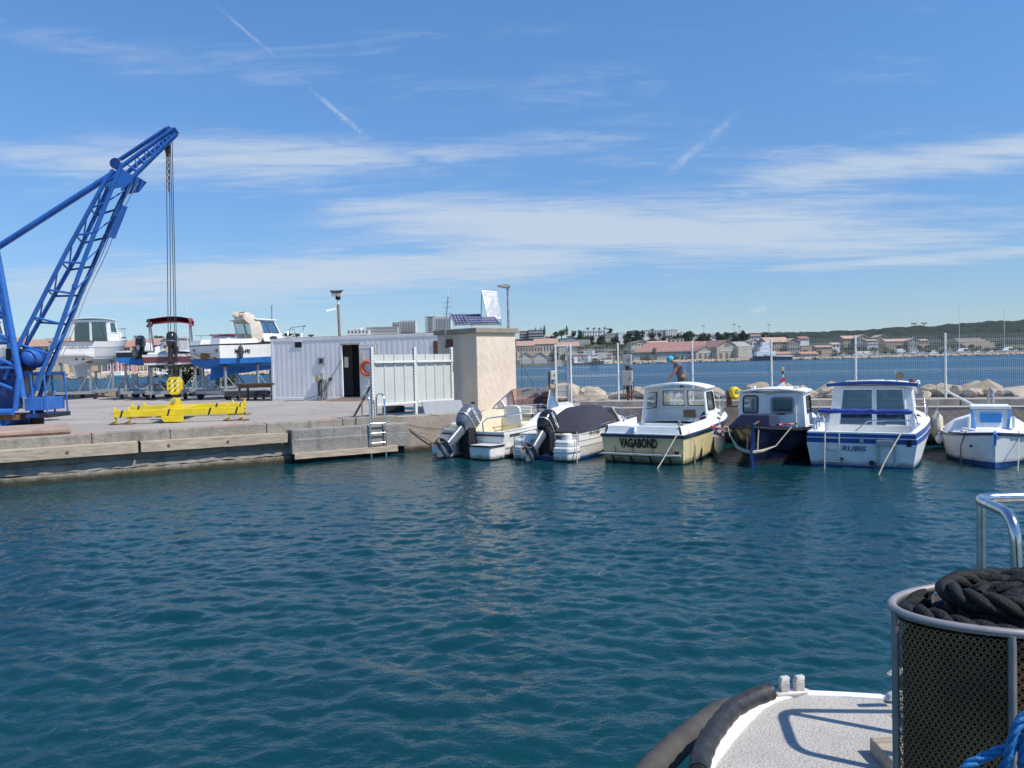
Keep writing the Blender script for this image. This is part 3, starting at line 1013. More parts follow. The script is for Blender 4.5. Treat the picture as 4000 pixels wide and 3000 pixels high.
# ---- yellow lifting spreader on the ground
SPR = thing('lifting_spreader', 'yellow steel lifting spreader frame lying on the quay under the hook', 'lifting frame', (-9.25, 22.15, ZQ), R(11))
for y, nm in ((0, 'near'), (2.9, 'far')):
    xo = -.3 if y else 0
    bo = MB()
    bo.b2(-1.72 + xo, 1.68 + xo, y - .08, y + .08, .2, .385)
    bo.build('beam', 'yellow', SPR, bevel=.01)
    for x in (-1.68, -1.33, 1.28, 1.64):
        MB().prism([(-.05, .0), (.05, .0), (.05, .42), (.02, .48), (-.02, .48), (-.05, .42)], 'x', x + xo - .02, x + xo + .02).build(
            'end_plate', 'yellow', SPR, loc=(0, y, .0))
        MB().tube([(x + xo + .03, y - .1, .08), (x + xo - .12, y - .16, .025), (x + xo + .1, y - .22, .025), (x + xo + .2, y - .12, .03)], .02, 6).build('shackle', 'rustm', SPR, smooth=50)
    for x in (-1.51, -.3, .78, 1.5):
        st_ = MB()
        st_.prism([(x - .05, .19), (x + .0, .19), (x + .06, .39), (x + .01, .39)], 'y', y - .0835, y - .0805)
        st_.build('hazard_stripe', hz, SPR, loc=(xo, 0, 0))
MB().b2(-.66, -.06, .081, 2.82, .15, .36).build('cross_member', 'yellow', SPR, bevel=.01)
MB().prism([(-.4, .03), (.06, .03), (.1, .07), (.1, .2), (-.48, .2), (-.48, .12)], 'y', -.14, -.083).build('center_box', 'yellow', SPR, bevel=.01)
lg = [(-.34, .36), (.26, .36), (.17, .48), (.15, .6), (.08, .7), (-.04, .72), (-.14, .65), (-.2, .52)]
lg = [(x * .72 - .38, .36 + (z - .36) * .85) for x, z in lg]
for y in (1.1, 1.4):
    MB().prism(lg, 'y', y, y + .06).build('lifting_lug', 'yellow', SPR, bevel=.01)
MB().tube([(-.38, 1.05, .58), (-.38, 1.52, .58)], .05, 10).build('lug_pin', 'galv', SPR, smooth=50)

# ---- long orange rope lying along the quay edge
rp = []
for i in range(60):
    s = -4 + i * .22
    o = .62 + .03 * math.sin(i * .5) + (.9 * (i - 48) / 12 if i > 48 else 0) * .25
    rp.append((QA[0] + s * math.cos(WA) - o * math.sin(WA), QA[1] + s * math.sin(WA) + o * math.cos(WA), ZQ + .045 * 0 + .016))
tag(MB().tube(rp, .014, 6).build('orange_rope', mat('orange rope', (.7, .13, .04), .8, var=.15), smooth=50),
    'thin orange rope lying along the quay edge past the spreader', 'rope')

# ---- white site container
CN = thing('site_container', 'long white corrugated site container with an open dark doorway', 'container', (-10.6, 35.19, ZQ), R(-20))
CN.scale = (.89, 1, 1)
def cont_mat():
    def fn(t, b):
        tcn = t.n('ShaderNodeTexCoord')
        v = tcn.outputs['Object']
        c = t.mix(t.ramp(t.noise(v, .8, 6, .6), .3, .7), (.76, .76, .74), (.86, .85, .83))
        st = t.ramp(t.noise(t.vmul(v, (5, 5, .35)), 1.4, 7, .7), .52, .75)
        c = t.mix(t.m('MULTIPLY', st, .42), c, (.42, .37, .3))
        rs = t.ramp(t.noise(t.vmul(v, (2, 2, 1.2)), 3.1, 6, .7), .66, .72)
        c = t.mix(t.m('MULTIPLY', rs, .7), c, (.25, .12, .06))
        t.set(b.inputs['Base Color'], c)
        b.inputs['Roughness'].default_value = .5
    return custom('white container paint', fn)


CM = cont_mat()
CL, CH, CD = 9.9, 2.72, 2.45


def corr(x0, x1, z0, z1, per=.28, dep=.005):
    """trapezoid corrugation along x, face towards -y"""
    xs_ = []
    x = x0
    while x < x1 - 1e-6:
        for f_, y in ((0, 0), (.25, 0), (.36, dep), (.64, dep), (.75, 0)):
            if x + f_ * per < x1:
                xs_.append((x + f_ * per, y))
        x += per
    xs_.append((x1, 0))
    return MB().loft([[(x, y, z0) for x, y in xs_], [(x, y, z1) for x, y in xs_]])


corr(.12, 4.02, .14, 2.6).build('wall_sheet', CM, CN)
corr(5.98, CL - .12, .14, 2.6).build('wall_sheet', CM, CN)
corr(4.02, 5.98, 2.36, 2.6).build('wall_sheet', CM, CN)
MB().b2(5.03, 5.98, .02, .05, .14, 2.36).build('wall_sheet', CM, CN)
for z0, z1 in ((0, .14), (2.6, CH)):
    MB().b2(.0, CL, -.015, .1, z0, z1).build('frame_rail', CM, CN, bevel=.01)
for x in (0, CL - .12):
    MB().b2(x, x + .12, -.018, .12, -.0, CH + .002).build('corner_post', CM, CN, bevel=.01)
MB().b2(.0, CL, .1, CD, 2.62, CH - .01).build('roof', CM, CN)
rm = MB()
rm.b2(.3, CL, .15, CD, CH - .008, CH + .04)
rm.build('roof_membrane', mat('dusty roof felt', (.33, .26, .2), .9, var=.25), CN)
MB().b2(.0, .04, .1, CD, 0, CH - .02).build('end_wall', CM, CN)
MB().b2(CL - .04, CL, .1, CD, 0, CH - .02).build('end_wall', CM, CN)
MB().b2(0, CL, CD - .04, CD, 0, CH - .02).build('rear_wall', CM, CN)
MB().b2(.05, CL - .05, .12, CD - .05, .02, .12).build('floor', 'dark', CN)
MB().b2(4.0, 5.1, .9, .95, .12, 2.5).build('doorway_shade', 'dark', CN)  # near-black sheet and floor: shade inside the doorway put into their colour
for x, wd_ in ((3.98, .07), (5.0, .05)):
    MB().b2(x, x + wd_, -.02, .06, .1, 2.42).build('door_jamb', CM, CN)
MB().b2(3.98, 5.05, -.021, .06, 2.36, 2.43).build('door_lintel', mat('rusty lintel', (.45, .36, .28), .7, var=.35, vs=9), CN)
dr = MB().b2(5.06, 5.95, -.075, -.035, .13, 2.36).build('door_leaf', mat('off-white door', (.66, .66, .62), .5, var=.08, grime=.25), CN, bevel=.01)
for z in (.55, 1.5, 2.2):
    MB().b2(5.06, 5.95, -.085, -.073, z, z + .05).build('door_stiffener', CM, dr)
MB().b2(5.12, 5.3, -.09, -.074, 1.55, 2.0).build('notice', mat('faded paper', (.6, .58, .5), .8, var=.1), dr)
MB().b2(4.08, 4.3, .12, .14, 1.4, 1.85).build('notice', mat('faded paper', (.6, .58, .5), .8), CN)
v_ = MB().b2(1.42, 1.8, -.02, .02, 2.32, 2.56).build('vent', 'dark', CN)
MB().b2(1.38, 1.84, -.05, .0, 2.56, 2.59).build('hood', CM, v_)
bx = MB().b2(2.73, 3.1, -.06, .02, 1.55, 1.87).build('power_inlet', 'galv', CN, bevel=.01)
MB().b2(2.82, 3.01, -.065, -.055, 1.62, 1.8).build('socket', 'dark', bx)
hr = MB().lathe([(.03, 0), (.15, 0), (.15, .08), (.03, .08)], 14, (2.72, -.12, .95), 'y').build('hose_reel', mat('beige reel', (.5, .4, .25), .6), CN, smooth=40)
MB().b2(2.82, 3.02, -.08, .0, .88, 1.2).build('switch_box', 'greyp', CN, bevel=.01)
MB().b2(3.3, 3.48, -.05, .0, .86, .98).build('junction_box', 'rustm', CN)
for k, (x0_, x1_) in enumerate(((2.74, 2.78), (2.85, 3.1), (2.92, 3.2), (2.8, 2.95))):
    MB().tube([(x0_, -.1, .95), (x0_ + .02, -.13, .55), (x0_ + .05, -.14, .2), (x1_ - .05, -.2, .02), (x1_ + .05, -.16, .25), (x1_, -.1, .6), (x1_ - .1, -.06, .9)], .018, 6).build('hose', 'black', CN, smooth=50)
MB().tube([(3.32, -.03, .5), (3.52, -.08, .5), (3.56, -.1, .3), (3.58, -.06, .02)], .015, 6).build('standpipe', 'creamp', CN, smooth=50)
MB().tube([(4.02, -.05, 1.7), (3.4, -.06, .92), (2.9, -.1, .3), (2.0, -.3, .03), (1.2, -.6, .02)], .012, 5).build('cable', 'black', CN, smooth=50)
MB().b2(8.9, 9.5, -.03, .0, 1.7, 2.4).build('window', 'rustm', CN)
MB().prism([(-.9, .0), (-.02, .0), (-.02, .12)], 'x', 3.7, 5.2).build('door_ramp_shadow', mat('brown ramp shadow', (.2, .13, .1), .9, var=.25), CN)  # wedge for the ramp, with the brown shadow at the door as its colour
LB = MB()
LB.tube([(.27 * math.cos(a), 0, .27 * math.sin(a)) for a in np.arange(0, 6.28, .35)], .075, 10, closed=True)
lbx, lby = -10.6 + .94 * 4.9 - .342 * .17, 35.19 - .342 * 4.9 - .94 * .17
tag(LB.build('lifebuoy', 'orange', loc=(lbx, lby, ZQ + 1.35), rot=(0, 0, R(-20)), smooth=60), 'orange ring lifebuoy hanging on the open container door', 'lifebuoy')

# ---- floodlight mast behind the container
FL = thing('floodlight_mast', 'wooden pole with two floodlights and a camera above the container roof', 'light pole', (-7.6, 35.3, ZQ))
MB().tube([(.06, 0, 0), (.0, 0, 4.2)], .06, 8).build('pole', mat('weathered pole', (.26, .2, .15), .8, var=.2), FL, smooth=50)
MB().tube([(0, 0, 3.9), (-.0, 0, 4.55)], .05, 8).build('pole_head', 'whitep', FL, smooth=50)
for x, rz in ((-.22, .5), (.12, -.3)):
    fo = MB().prism([(-.13, -.17), (.13, -.17), (.2, .12), (-.2, .12)], 'y', -.1, .12).build('floodlight', 'whitep', FL, loc=(x * .7, -.1, 4.66), rot=(.5, 0, rz), bevel=.01)
    fo.scale = (.66, .66, .66)
    MB().b2(-.24, .24, -.2, .22, .12, .15).build('visor', 'dark', fo)
MB().b2(-.1, .1, -.05, .05, 4.4, 4.6).build('bracket', 'dark', FL)
MB().beam((-.1, -.1, 4.0), (-.5, -.3, 3.9), .09, .09).build('camera_head', 'whitep', FL)

# ---- pale rendered hut
HU = thing('rendered_hut', 'small square hut with salmon rendered walls and a concrete slab roof', 'hut', (-1.05, 24.28, ZQ), R(45))
def stucco():
    def fn(t, b):
        tcn = t.n('ShaderNodeTexCoord')
        v = tcn.outputs['Object']
        c = t.mix(t.ramp(t.noise(v, 1.2, 6, .6), .3, .7), (.64, .53, .41), (.74, .62, .49))
        st = t.ramp(t.noise(t.vmul(v, (4, 4, .4)), 1.3, 6, .7), .6, .8)
        c = t.mix(t.m('MULTIPLY', st, .22), c, (.35, .27, .2))
        t.set(b.inputs['Base Color'], c)
        b.inputs['Roughness'].default_value = .92
        vo = t.n('ShaderNodeTexVoronoi', feature='SMOOTH_F1', i_Vector=t.vmul(v, (1, 1, .6)), i_Scale=9.0)
        h = t.m('ADD', vo.outputs['Distance'], t.m('MULTIPLY', t.noise(v, 24, 4, .6), .5))
        bn = t.n('ShaderNodeBump', i_Strength=.6, i_Distance=.03, i_Height=h)
        t.set(b.inputs['Normal'], bn.outputs[0])
    return custom('salmon render', fn)


STU = stucco()
HW, HD, HH = 1.68, 1.86, 2.38
MB().b2(0, HW, 0, .2, 0, HH).build('wall', STU, HU, bevel=.012)
MB().b2(0, .2, .2, HD, 0, HH).build('wall', STU, HU, bevel=.012)
MB().b2(HW - .2, HW, .2, HD, 0, HH).build('wall', STU, HU, bevel=.012)
MB().b2(.2, HW - .2, HD - .2, HD, 0, HH).build('wall', STU, HU, bevel=.012)
MB().b2(-.09, HW + .09, -.09, HD + .09, HH, HH + .16).build('roof_slab', quay_mat('lichened slab', (.27, .24, .19), (.36, .32, .26), .6), HU, bevel=.02)
MB().b2(-.03, .0, 1.1, 1.45, HH - .42, HH - .15).build('bracket_plate', 'rustm', HU)
# door-width recess beside the container
# ---- antenna on the hut
AN = thing('antenna', 'thin whip antenna on an angled bracket at the hut roof corner', 'antenna', (-2.0, 25.16, 3.06))
MB().tube([(.12, .12, 0), (-.05, -.05, 0), (-.05, -.05, .5), (-.0, -.05, 1.0), (.06, -.05, 1.5)], .022, 6).build('mast', 'galv', AN, smooth=50)
for z in (.75, .95, 1.15, 1.3):
    MB().tube([(-.12, -.05, z), (.16, -.05, z + .03)], .007, 5).build('element', 'alu', AN)
MB().tube([(.06, -.05, 1.45), (.04, -.05, 1.75)], .012, 5).build('whip_tip', 'whitep', AN)


# ---- solar panels on the hut roof
def solar(label, q, nu, nv, legs, cellm):
    T = thing('solar_panel', label, 'solar panel', q[0], 0)
    o = Vector(q[0])
    q = [Vector(p) - o for p in q]
    nrm = (q[1] - q[0]).cross(q[3] - q[0]).normalized()
    def P(u, v, d):
        return Vector(bil([tuple(a) for a in q], u, v)) + nrm * d
    fm = MB()
    e, e2 = .035, .05
    for (u0, v0, u1, v1) in ((0, 0, 1, e2), (0, 1 - e2, 1, 1), (0, e2, e, 1 - e2), (1 - e, e2, 1, 1 - e2)):
        a = [(u0, v0), (u1, v0), (u1, v1), (u0, v1)]
        fm.hexa([P(u, v, -.035) for u, v in a] + [P(u, v, .008) for u, v in a])
    fm.build('frame', 'alu', T)
    bm_ = MB()
    a = [(e, e2), (1 - e, e2), (1 - e, 1 - e2), (e, 1 - e2)]
    bm_.hexa([P(u, v, -.03) for u, v in a] + [P(u, v, -.004) for u, v in a])
    bm_.build('backing', mat('cell grid white', (.5, .5, .54), .35, var=.05), T)
    for i in range(nu):
        for j in range(nv):
            u0, u1 = e + (1 - 2 * e) * (i + .07) / nu, e + (1 - 2 * e) * (i + .93) / nu
            v0, v1 = e2 + (1 - 2 * e2) * (j + .07) / nv, e2 + (1 - 2 * e2) * (j + .93) / nv
            a = [(u0, v0), (u1, v0), (u1, v1), (u0, v1)]
            MB().hexa([P(u, v, -.005) for u, v in a] + [P(u, v, -.001) for u, v in a]).build('cell', cellm, T)
    for (u, v, b) in legs:
        MB().beam(P(u, v, -.02), Vector(b) - o, .025, .025).build('leg', 'alu', T)
    return T


SCELL = mat('solar cell', (.03, .035, .1), .18, var=.3, vs=2, coat=.5)
solar('small landscape solar panel lying low at the front of the hut roof',
      [(-1.25, 24.95, 3.66), (-0.3, 25.1, 3.67), (-0.49, 25.55, 3.92), (-1.46, 25.4, 3.93)], 9, 3, [(.1, .95, (-1.46, 25.4, 3.65)), (.9, .95, (-0.5, 25.55, 3.65)), (.1, .02, (-1.26, 24.97, 3.59)), (.9, .02, (-0.3, 25.1, 3.59))], SCELL)
solar('larger landscape solar panel behind the small one on the hut roof',
      [(-1.81, 25.7, 3.7), (-0.83, 25.9, 3.73), (-1.0, 26.4, 4.07), (-1.99, 26.2, 4.08)], 9, 4, [(.02, .97, (-2.0, 26.2, 3.72)), (.9, .97, (-1.0, 26.4, 3.72)), (.1, .02, (-1.81, 25.72, 3.66)), (.9, .02, (-0.83, 25.9, 3.67))], SCELL)
solar('tall upright solar panel propped on edge, sun glare painted into its pale cells',
      [(-0.75, 25.75, 3.92), (-0.3, 25.95, 3.86), (-0.43, 26.15, 4.77), (-0.92, 25.95, 4.81)], 5, 12, [(.03, .98, (-0.98, 26.4, 3.77)), (.05, .02, (-0.76, 25.8, 3.7)), (.95, .02, (-0.3, 25.97, 3.68))],
      mat('painted glare cell', (.55, .56, .6), .35, .4, var=.3, vs=8))  # cells coloured pale to stand in for the sun's glare

# ---- street lamp behind the hut
SLp = thing('street_lamp', 'slim grey street lamp with a flat head behind the hut', 'street lamp', (-.08, 31.0, ZQ))
MB().tube([(0, 0, 0), (-.0, 0, 4.35)], [.06, .045], 10).build('post', 'galv', SLp, smooth=50)
MB().prism([(-.42, 4.46), (-.05, 4.5), (.12, 4.46), (.1, 4.36), (-.1, 4.34), (-.38, 4.4)], 'y', -.15, .15).build('lamp_head', 'greyp', SLp, bevel=.02)

# ---- corrugated screen at the quay corner
SCN = thing('sheet_metal_screen', 'white corrugated metal screen on three slotted posts beside the hut', 'screen', (-3.86, 22.0, ZQ), R(52.7))
SP = mat('slotted white post', (.74, .74, .7), .45, var=.06, grime=.1)
SH = mat('pale grey-green sheet', (.55, .57, .53), .45, var=.05, vs=2, grime=.1)
for x, zb in ((0, -.2), (1.68, 0), (3.3, 0)):
    po = MB().b2(x - .045, x + .045, -.045, .045, zb, 1.97).build('post', SP, SCN, bevel=.006)
    for k in range(22):
        MB().b2(x - .0465, x - .044, -.012, .012, .05 + k * .086, .1 + k * .086).build('slot', 'dark', po)
        MB().b2(x - .03, x + .03, -.0475, -.0445, .05 + k * .086, .062 + k * .086).build('slot', 'inkg', po)
for bay in range(2):
    b0 = .06 + bay * 1.68
    for k in range(4):
        xa, xb = b0 + k * .39, b0 + (k + 1) * .39
        pts = [(xa, 0), (xa + .015, -.03), (xa + .055, -.03), (xa + .07, 0), (xa + .16, 0), (xa + .165, -.006), (xa + .185, -.006), (xa + .19, 0),
               (xa + .27, 0), (xa + .275, -.006), (xa + .295, -.006), (xa + .3, 0), (xb, 0)]
        MB().loft([[(x, y + .01, .36) for x, y in pts], [(x, y + .01, 1.76) for x, y in pts]]).build('cladding_sheet', SH, SCN)
    for z in (.36, 1.55):
        MB().b2(b0 - .01, b0 + 1.57, -.075, -.032, z - .03, z + .03).build('rail', SP, SCN, bevel=.005)
MB().beam((-.0, .02, .95), (-.25, .55, 0), .05, .05).build('strut', mat('dark strut', (.1, .09, .08), .7), SCN)
GB = thing('grey_board', 'flat grey sheet leaning against the foot of the screen by the hut', 'board', (0, 0, 0))
q = [(-2.56, 23.28, ZQ), (-1.46, 24.0, ZQ)]
a_, b_ = Vector(q[0]), Vector(q[1])
bk_ = Vector((.06, -.05, 0))
GB.location = a_
b_ = b_ - a_
MB().hexa([(0, 0, 0), b_, b_ + Vector((-.1, .06, 0)) * .3, Vector((-.1, .06, 0)) * .3,
           Vector((-.09, .07, .36)), b_ + Vector((-.09, .07, .36)), b_ + Vector((-.12, .1, .36)), Vector((-.12, .1, .36))]).build('sheet', mat('grey painted sheet', (.3, .32, .34), .5, var=.06), GB)
CRT = thing('black_crate', 'low black plastic crate under the white screen', 'crate', (-3.59, 24.36, 0.99), R(30))
MB().b2(-.28, .28, 0, .3, .0, .04).build('base', 'black', CRT)
for a in ((-.3, .3, -.02, .0, .0, .2), (-.3, .3, .3, .32, .0, .2), (-.3, -.28, 0, .3, 0, .2), (.28, .3, 0, .3, 0, .2)):
    MB().b2(*a).build('side', 'black', CRT)

# ---- steel ladder over the quay edge
LD = thing('quay_ladder', 'stainless ladder with hooped handrails hanging over the quay edge', 'ladder', (QA[0], QA[1], 0), WA)
for s in (8.36, 8.78):
    MB().tube([(s, .12, ZQ), (s, .12, 1.5), (s, .1, 1.6), (s, .0, 1.67), (s, -.35, 1.67), (s, -.44, 1.6), (s, -.47, 1.5), (s, -.5, .9), (s, -.52, -.5)], .024, 8).build('rail', 'steel', LD, smooth=50)
for k in range(6):
    MB().tube([(8.36, -.51, .9 - k * .26), (8.78, -.51, .9 - k * .26)], .018, 8).build('rung', 'steel', LD, smooth=50)
for s in (8.36, 8.78):
    MB().tube([(s, -.5, .7), (s, -.4, .7)], .02, 6).build('bracket', 'galv', LD)

# ---- wooden table by the container
TB = thing('work_table', 'old brown wooden work table standing at the left end of the container', 'table', (-12.05, 36.0, ZQ), R(-18))
MB().b2(-.25, 1.75, -.38, .38, .72, .79).build('table_top', 'woodr', TB, bevel=.01)
for x in (-.1, 1.6):
    for y in (-.3, .3):
        MB().b2(x - .04, x + .04, y - .04, y + .04, 0, .72).build('leg', 'woodr', TB, bevel=.008)
MB().b2(-.1, 1.6, -.33, -.3, .6, .72).build('apron', 'woodr', TB)
MB().b2(-.1, 1.6, -.02, .02, .14, .2).build('stretcher', 'woodr', TB)
for x in (-.1, 1.6):
    MB().b2(x - .02, x + .02, -.3, .3, .14, .2).build('stretcher', 'woodr', TB)

# ================================================================ pier: fence, gate, cabinets
FW = mat('galvanised fence wire', (.62, .63, .6), .5, .1, var=.08)
FP = mat('white fence post', (.76, .76, .72), .45, var=.1, vs=20, grime=.35, gcol=(.4, .33, .27))


def wire_panel(L, H, z0, step=.05):
    m = MB()
    r = .0032

    def bar(a, b, rad=r):
        a, b = Vector(a), Vector(b)
        d = (b - a).normalized()
        u = Vector((0, 1, 0)) if abs(d.y) < .9 else Vector((1, 0, 0))
        v_ = d.cross(u)
        vs, fs = [], []
        for p in (a, b):
            for k in range(3):
                ang = k * 2.094
                vs.append(p + (u * math.cos(ang) + v_ * math.sin(ang)) * rad)
        m.add(vs, [(0, 1, 4, 3), (1, 2, 5, 4), (2, 0, 3, 5)])
    folds = [z0 + .22, z0 + .85, z0 + 1.48, z0 + H - .22]
    zs = []
    zz = [z0]
    for f_ in folds:
        zz += [f_ - .06, f_, f_ + .06]
    zz += [z0 + H]
    n = int(L / step)
    for i in range(n + 1):
        x = i * L / n
        pts = [(x, -.035 if any(abs(z - f_) < .001 for f_ in folds) else 0, z) for z in zz]
        for a, b in zip(pts[:-1], pts[1:]):
            bar(a, b)
    for z in zz[:-1] + [z0 + .53, z0 + 1.17]:
        y = -.035 if any(abs(z - f_) < .001 for f_ in folds) else 0
        bar((0, y + .004, z), (L, y + .004, z), .004)
    return m


def fence_run(T, pts, H=2.0, z0=.02):
    for (xa, ya), (xb, yb) in zip(pts[:-1], pts[1:]):
        L = math.hypot(xb - xa, yb - ya)
        o = wire_panel(L - .08, H - .06, z0 + .03).build('wire_panel', FW, T, loc=(xa - pts[0][0], ya - pts[0][1], 0), rot=(0, 0, math.atan2(yb - ya, xb - xa)))
        o['kind'] = 'stuff'
    for x, y in pts:
        MB().lathe([(.034, 0), (.034, H + .02), (.02, H + .035)], 10, (x - pts[0][0], y - pts[0][1], 0)).build('post', FP, T, smooth=40)


fp = [(2.02, 27.25)] + [(3.68 + 2.388 * t, 27.55 - .813 * t) for t in range(0, 6)]
FE = thing('wire_fence', 'long welded wire fence with white posts along the breakwater side of the pier', 'fence', (fp[0][0], fp[0][1], ZQ))
fence_run(FE, fp)
FE2 = thing('wire_fence', 'short stretch of wire fence between the hut and the gate', 'fence', (-.6, 27.6, ZQ))
fence_run(FE2, [(-.6, 27.6), (1.5, 27.35)])
MB().tube([(.95, .45, 0), (.95, .1, 1.35)], .012, 5).build('stay', 'dark', FE2)
MB().tube([(1.6, .45, .2), (.95, .1, 1.38)], .012, 5).build('stay', 'dark', FE2)
MB().tube([(.95, .1, 1.3), (.95, .1, 2.0)], .012, 5).build('stay', 'dark', FE2)
GT = thing('wire_gate', 'narrow wire gate with two white posts and blank sign plates', 'gate', (1.52, 27.32, ZQ))
for x in (0, .41, .5):
    MB().b2(x - .03, x + .03, -.03, .03, 0, 2.02).build('post', FP, GT, bevel=.005)
for z in (.2, 1.98):
    MB().b2(.03, .38, -.018, .018, z, z + .04).build('frame_bar', FP, GT)
MB().b2(.03, .38, -.012, .012, .24, .62).build('kick_panel', 'greyp', GT)
o_ = wire_panel(.34, 1.7, .24).build('wire_panel', FW, GT, loc=(.035, 0, 0))
o_['kind'] = 'stuff'
MB().b2(-.12, -.03, -.05, -.02, .7, .76).build('latch', 'galv', GT)
MB().b2(.12, .36, -.03, -.022, 1.72, 1.93).build('sign_plate', 'greyp', GT)
MB().b2(.03, .22, -.03, -.022, 1.28, 1.5).build('sign_plate', 'greyp', GT)
for nm, p_, sz, lb in (('sign_plate', (3.11, 27.25, 2.61), (.31, .21), 'blank grey plate wired to the fence right of the gate'),):
    T = tag(MB().b2(-sz[0] / 2, sz[0] / 2, -.006, .006, -sz[1] / 2, sz[1] / 2).build(nm, 'greyp', loc=p_, rot=(0, 0, R(8))), lb, 'sign')


def cabinet(name, label, loc, rz, boxes, col, stem):
    T = thing(name, label, 'electrical cabinet', loc, rz)
    for i, (x0, x1, z0, z1) in enumerate(boxes):
        bo = MB().b2(x0, x1, -.1, .1, z0, z1).build('cabinet', col, T, bevel=.01)
        MB().b2(x0 + .02, x1 - .02, -.112, -.1, z0 + .02, z1 - .02).build('cabinet_door', col, bo, bevel=.004)
        MB().b2(x1 - .08, x1 - .05, -.122, -.112, (z0 + z1) / 2 - .03, (z0 + z1) / 2 + .03).build('lock', 'black', bo)
    for (x, w_, zt) in stem:
        MB().b2(x - w_ / 2, x + w_ / 2, -.03, .05, 0, zt).build('stem', 'rustm', T)
    return T


C1 = cabinet('power_cabinet', 'two grey power cabinets stacked on a rusty stem behind the covered boat', ((3.74, 25.6, 1.17)[0], 25.6, ZQ), R(-19),
             [(-.16, .12, 1.28, 1.62), (-.2, .14, .62, 1.1)], 'greyp', [(-.02, .07, 1.25), (.1, .04, 1.2)])
MB().b2(-.18, .2, -.16, .16, 0, .1).build('footing', 'conc', C1, bevel=.01)
for pth in ([(-.12, -.06, .63), (-.14, -.09, .38), (-.08, -.1, .33), (-.05, -.06, .6)], [(.15, -.06, .75), (.2, -.09, .6), (.17, -.1, .4), (.06, -.1, .37), (.02, -.06, .6)], [(-.08, 0, 1.3), (-.06, -.02, 1.1)], [(.02, 0, 1.3), (.06, -.02, 1.1)]):
    MB().tube(pth, .014, 6).build('cable', 'black', C1, smooth=50)
C2 = cabinet('power_cabinet', 'single cream cabinet on a short timber post beside the gate', ((1.34, 25.7, 1.22)[0], 25.7, ZQ), R(-6), [(-.08, .1, .86, 1.16)], 'creamp', [])
MB().b2(-.17, -.11, -.04, .04, 0, 1.14).build('stem', 'woodr', C2)
MB().b2(-.12, .0, -.02, .03, .95, 1.0).build('bracket', 'galv', C2)
MB().tube([(-.04, 0, .87), (-.02, -.05, .72), (.06, -.06, .7), (.04, -.04, .5), (-.06, -.04, .2)], .012, 6).build('cable', 'black', C2, smooth=50)


# ---- man bending on the pier
def skin(name, joints, edges, m, parent, root=0, sub=2):
    mx = bpy.data.meshes.new(name)
    mx.from_pydata([j[0] for j in joints], edges, [])
    o = link(name, mx, parent)
    mo = o.modifiers.new('skin', 'SKIN')
    mo.use_smooth_shade = True
    sv = mx.skin_vertices[0].data
    for i, j in enumerate(joints):
        r_ = j[1] if isinstance(j[1], tuple) else (j[1], j[1])
        sv[i].radius = r_
        sv[i].use_root = (i == root)
    s2 = o.modifiers.new('sub', 'SUBSURF')
    s2.levels = s2.render_levels = sub
    mx.materials.append(K(m))
    return o


MAN = thing('person', 'man in turquoise cap and grey t-shirt bending on the pier behind the cream boat', 'person', (5.27, 24.75, ZQ + .0))
SKN = mat('tanned skin', (.36, .17, .1), .5, var=.08)
J = [((.03, 0, .88), (.11, .13)), ((-.03, 0, 1.05), (.1, .12)), ((-.1, 0, 1.2), (.1, .13)), ((-.17, 0, 1.31), (.085, .09)), ((-.235, 0, 1.355), .05), ((-.29, 0, 1.385), .065),
     ((-.33, 0, 1.40), (.088, .08)), ((-.365, 0, 1.385), (.085, .075)),
     ((-.13, -.19, 1.27), .06), ((-.27, -.22, 1.03), .045), ((-.42, -.2, .82), .034), ((-.46, -.2, .76), .034),
     ((-.11, .19, 1.27), .06), ((.1, .22, 1.05), .045), ((.21, .2, .84), .034), ((.24, .2, .78), .034),
     ((.03, -.1, .82), .085), ((.0, -.11, .47), .058), ((.03, -.11, .09), .042), ((-.1, -.12, .04), .036),
     ((.05, .1, .82), .085), ((.04, .11, .47), .058), ((.08, .11, .09), .042), ((-.04, .12, .04), .036)]
E_ = [(0, 1), (1, 2), (2, 3), (3, 4), (4, 5), (5, 6), (6, 7), (2, 8), (8, 9), (9, 10), (10, 11), (2, 12), (12, 13), (13, 14), (14, 15), (0, 16), (16, 17),
      (17, 18), (18, 19), (0, 20), (20, 21), (21, 22), (22, 23)]
skin('body', J, E_, SKN, MAN)
sh_j = [((.05, 0, .76), (.16, .2)), ((-.03, 0, 1.06), (.135, .165)), ((-.1, 0, 1.21), (.14, .185)), ((-.16, 0, 1.3), (.1, .12)), ((-.13, -.2, 1.265), .082), ((-.19, -.22, 1.15), .075),
        ((-.11, .2, 1.265), .082), ((-.02, .22, 1.16), .075)]
skin('shirt', sh_j, [(0, 1), (1, 2), (2, 3), (2, 4), (4, 5), (2, 6), (6, 7)], mat('grey t-shirt', (.13, .14, .17), .9, var=.12, vs=12), MAN)
tr_j = [((.03, 0, .95), (.145, .185)), ((.03, -.1, .8), .105), ((.0, -.11, .47), .08), ((.03, -.11, .1), .07), ((.05, .1, .8), .105), ((.04, .11, .47), .08), ((.08, .11, .1), .07)]
skin('trousers', tr_j, [(0, 1), (1, 2), (2, 3), (0, 4), (4, 5), (5, 6)], mat('faded green trousers', (.07, .1, .1), .9, var=.15, vs=10), MAN)
cp = MB().lathe([(.115, -.03), (.118, .02), (.1, .07), (.06, .105), (.0, .115)], 16)
cp.build('cap', mat('turquoise cap', (.02, .42, .6), .8, var=.08), MAN, loc=(-.335, 0, 1.43), rot=(0, R(-38), 0), smooth=60)
for y in (-.04, .04):
    MB().b2(-.012, .012, -.022, .022, -.012, .012).build('sunglass_lens', 'black', MAN, loc=(-.425, y, 1.375), rot=(0, R(-30), 0))
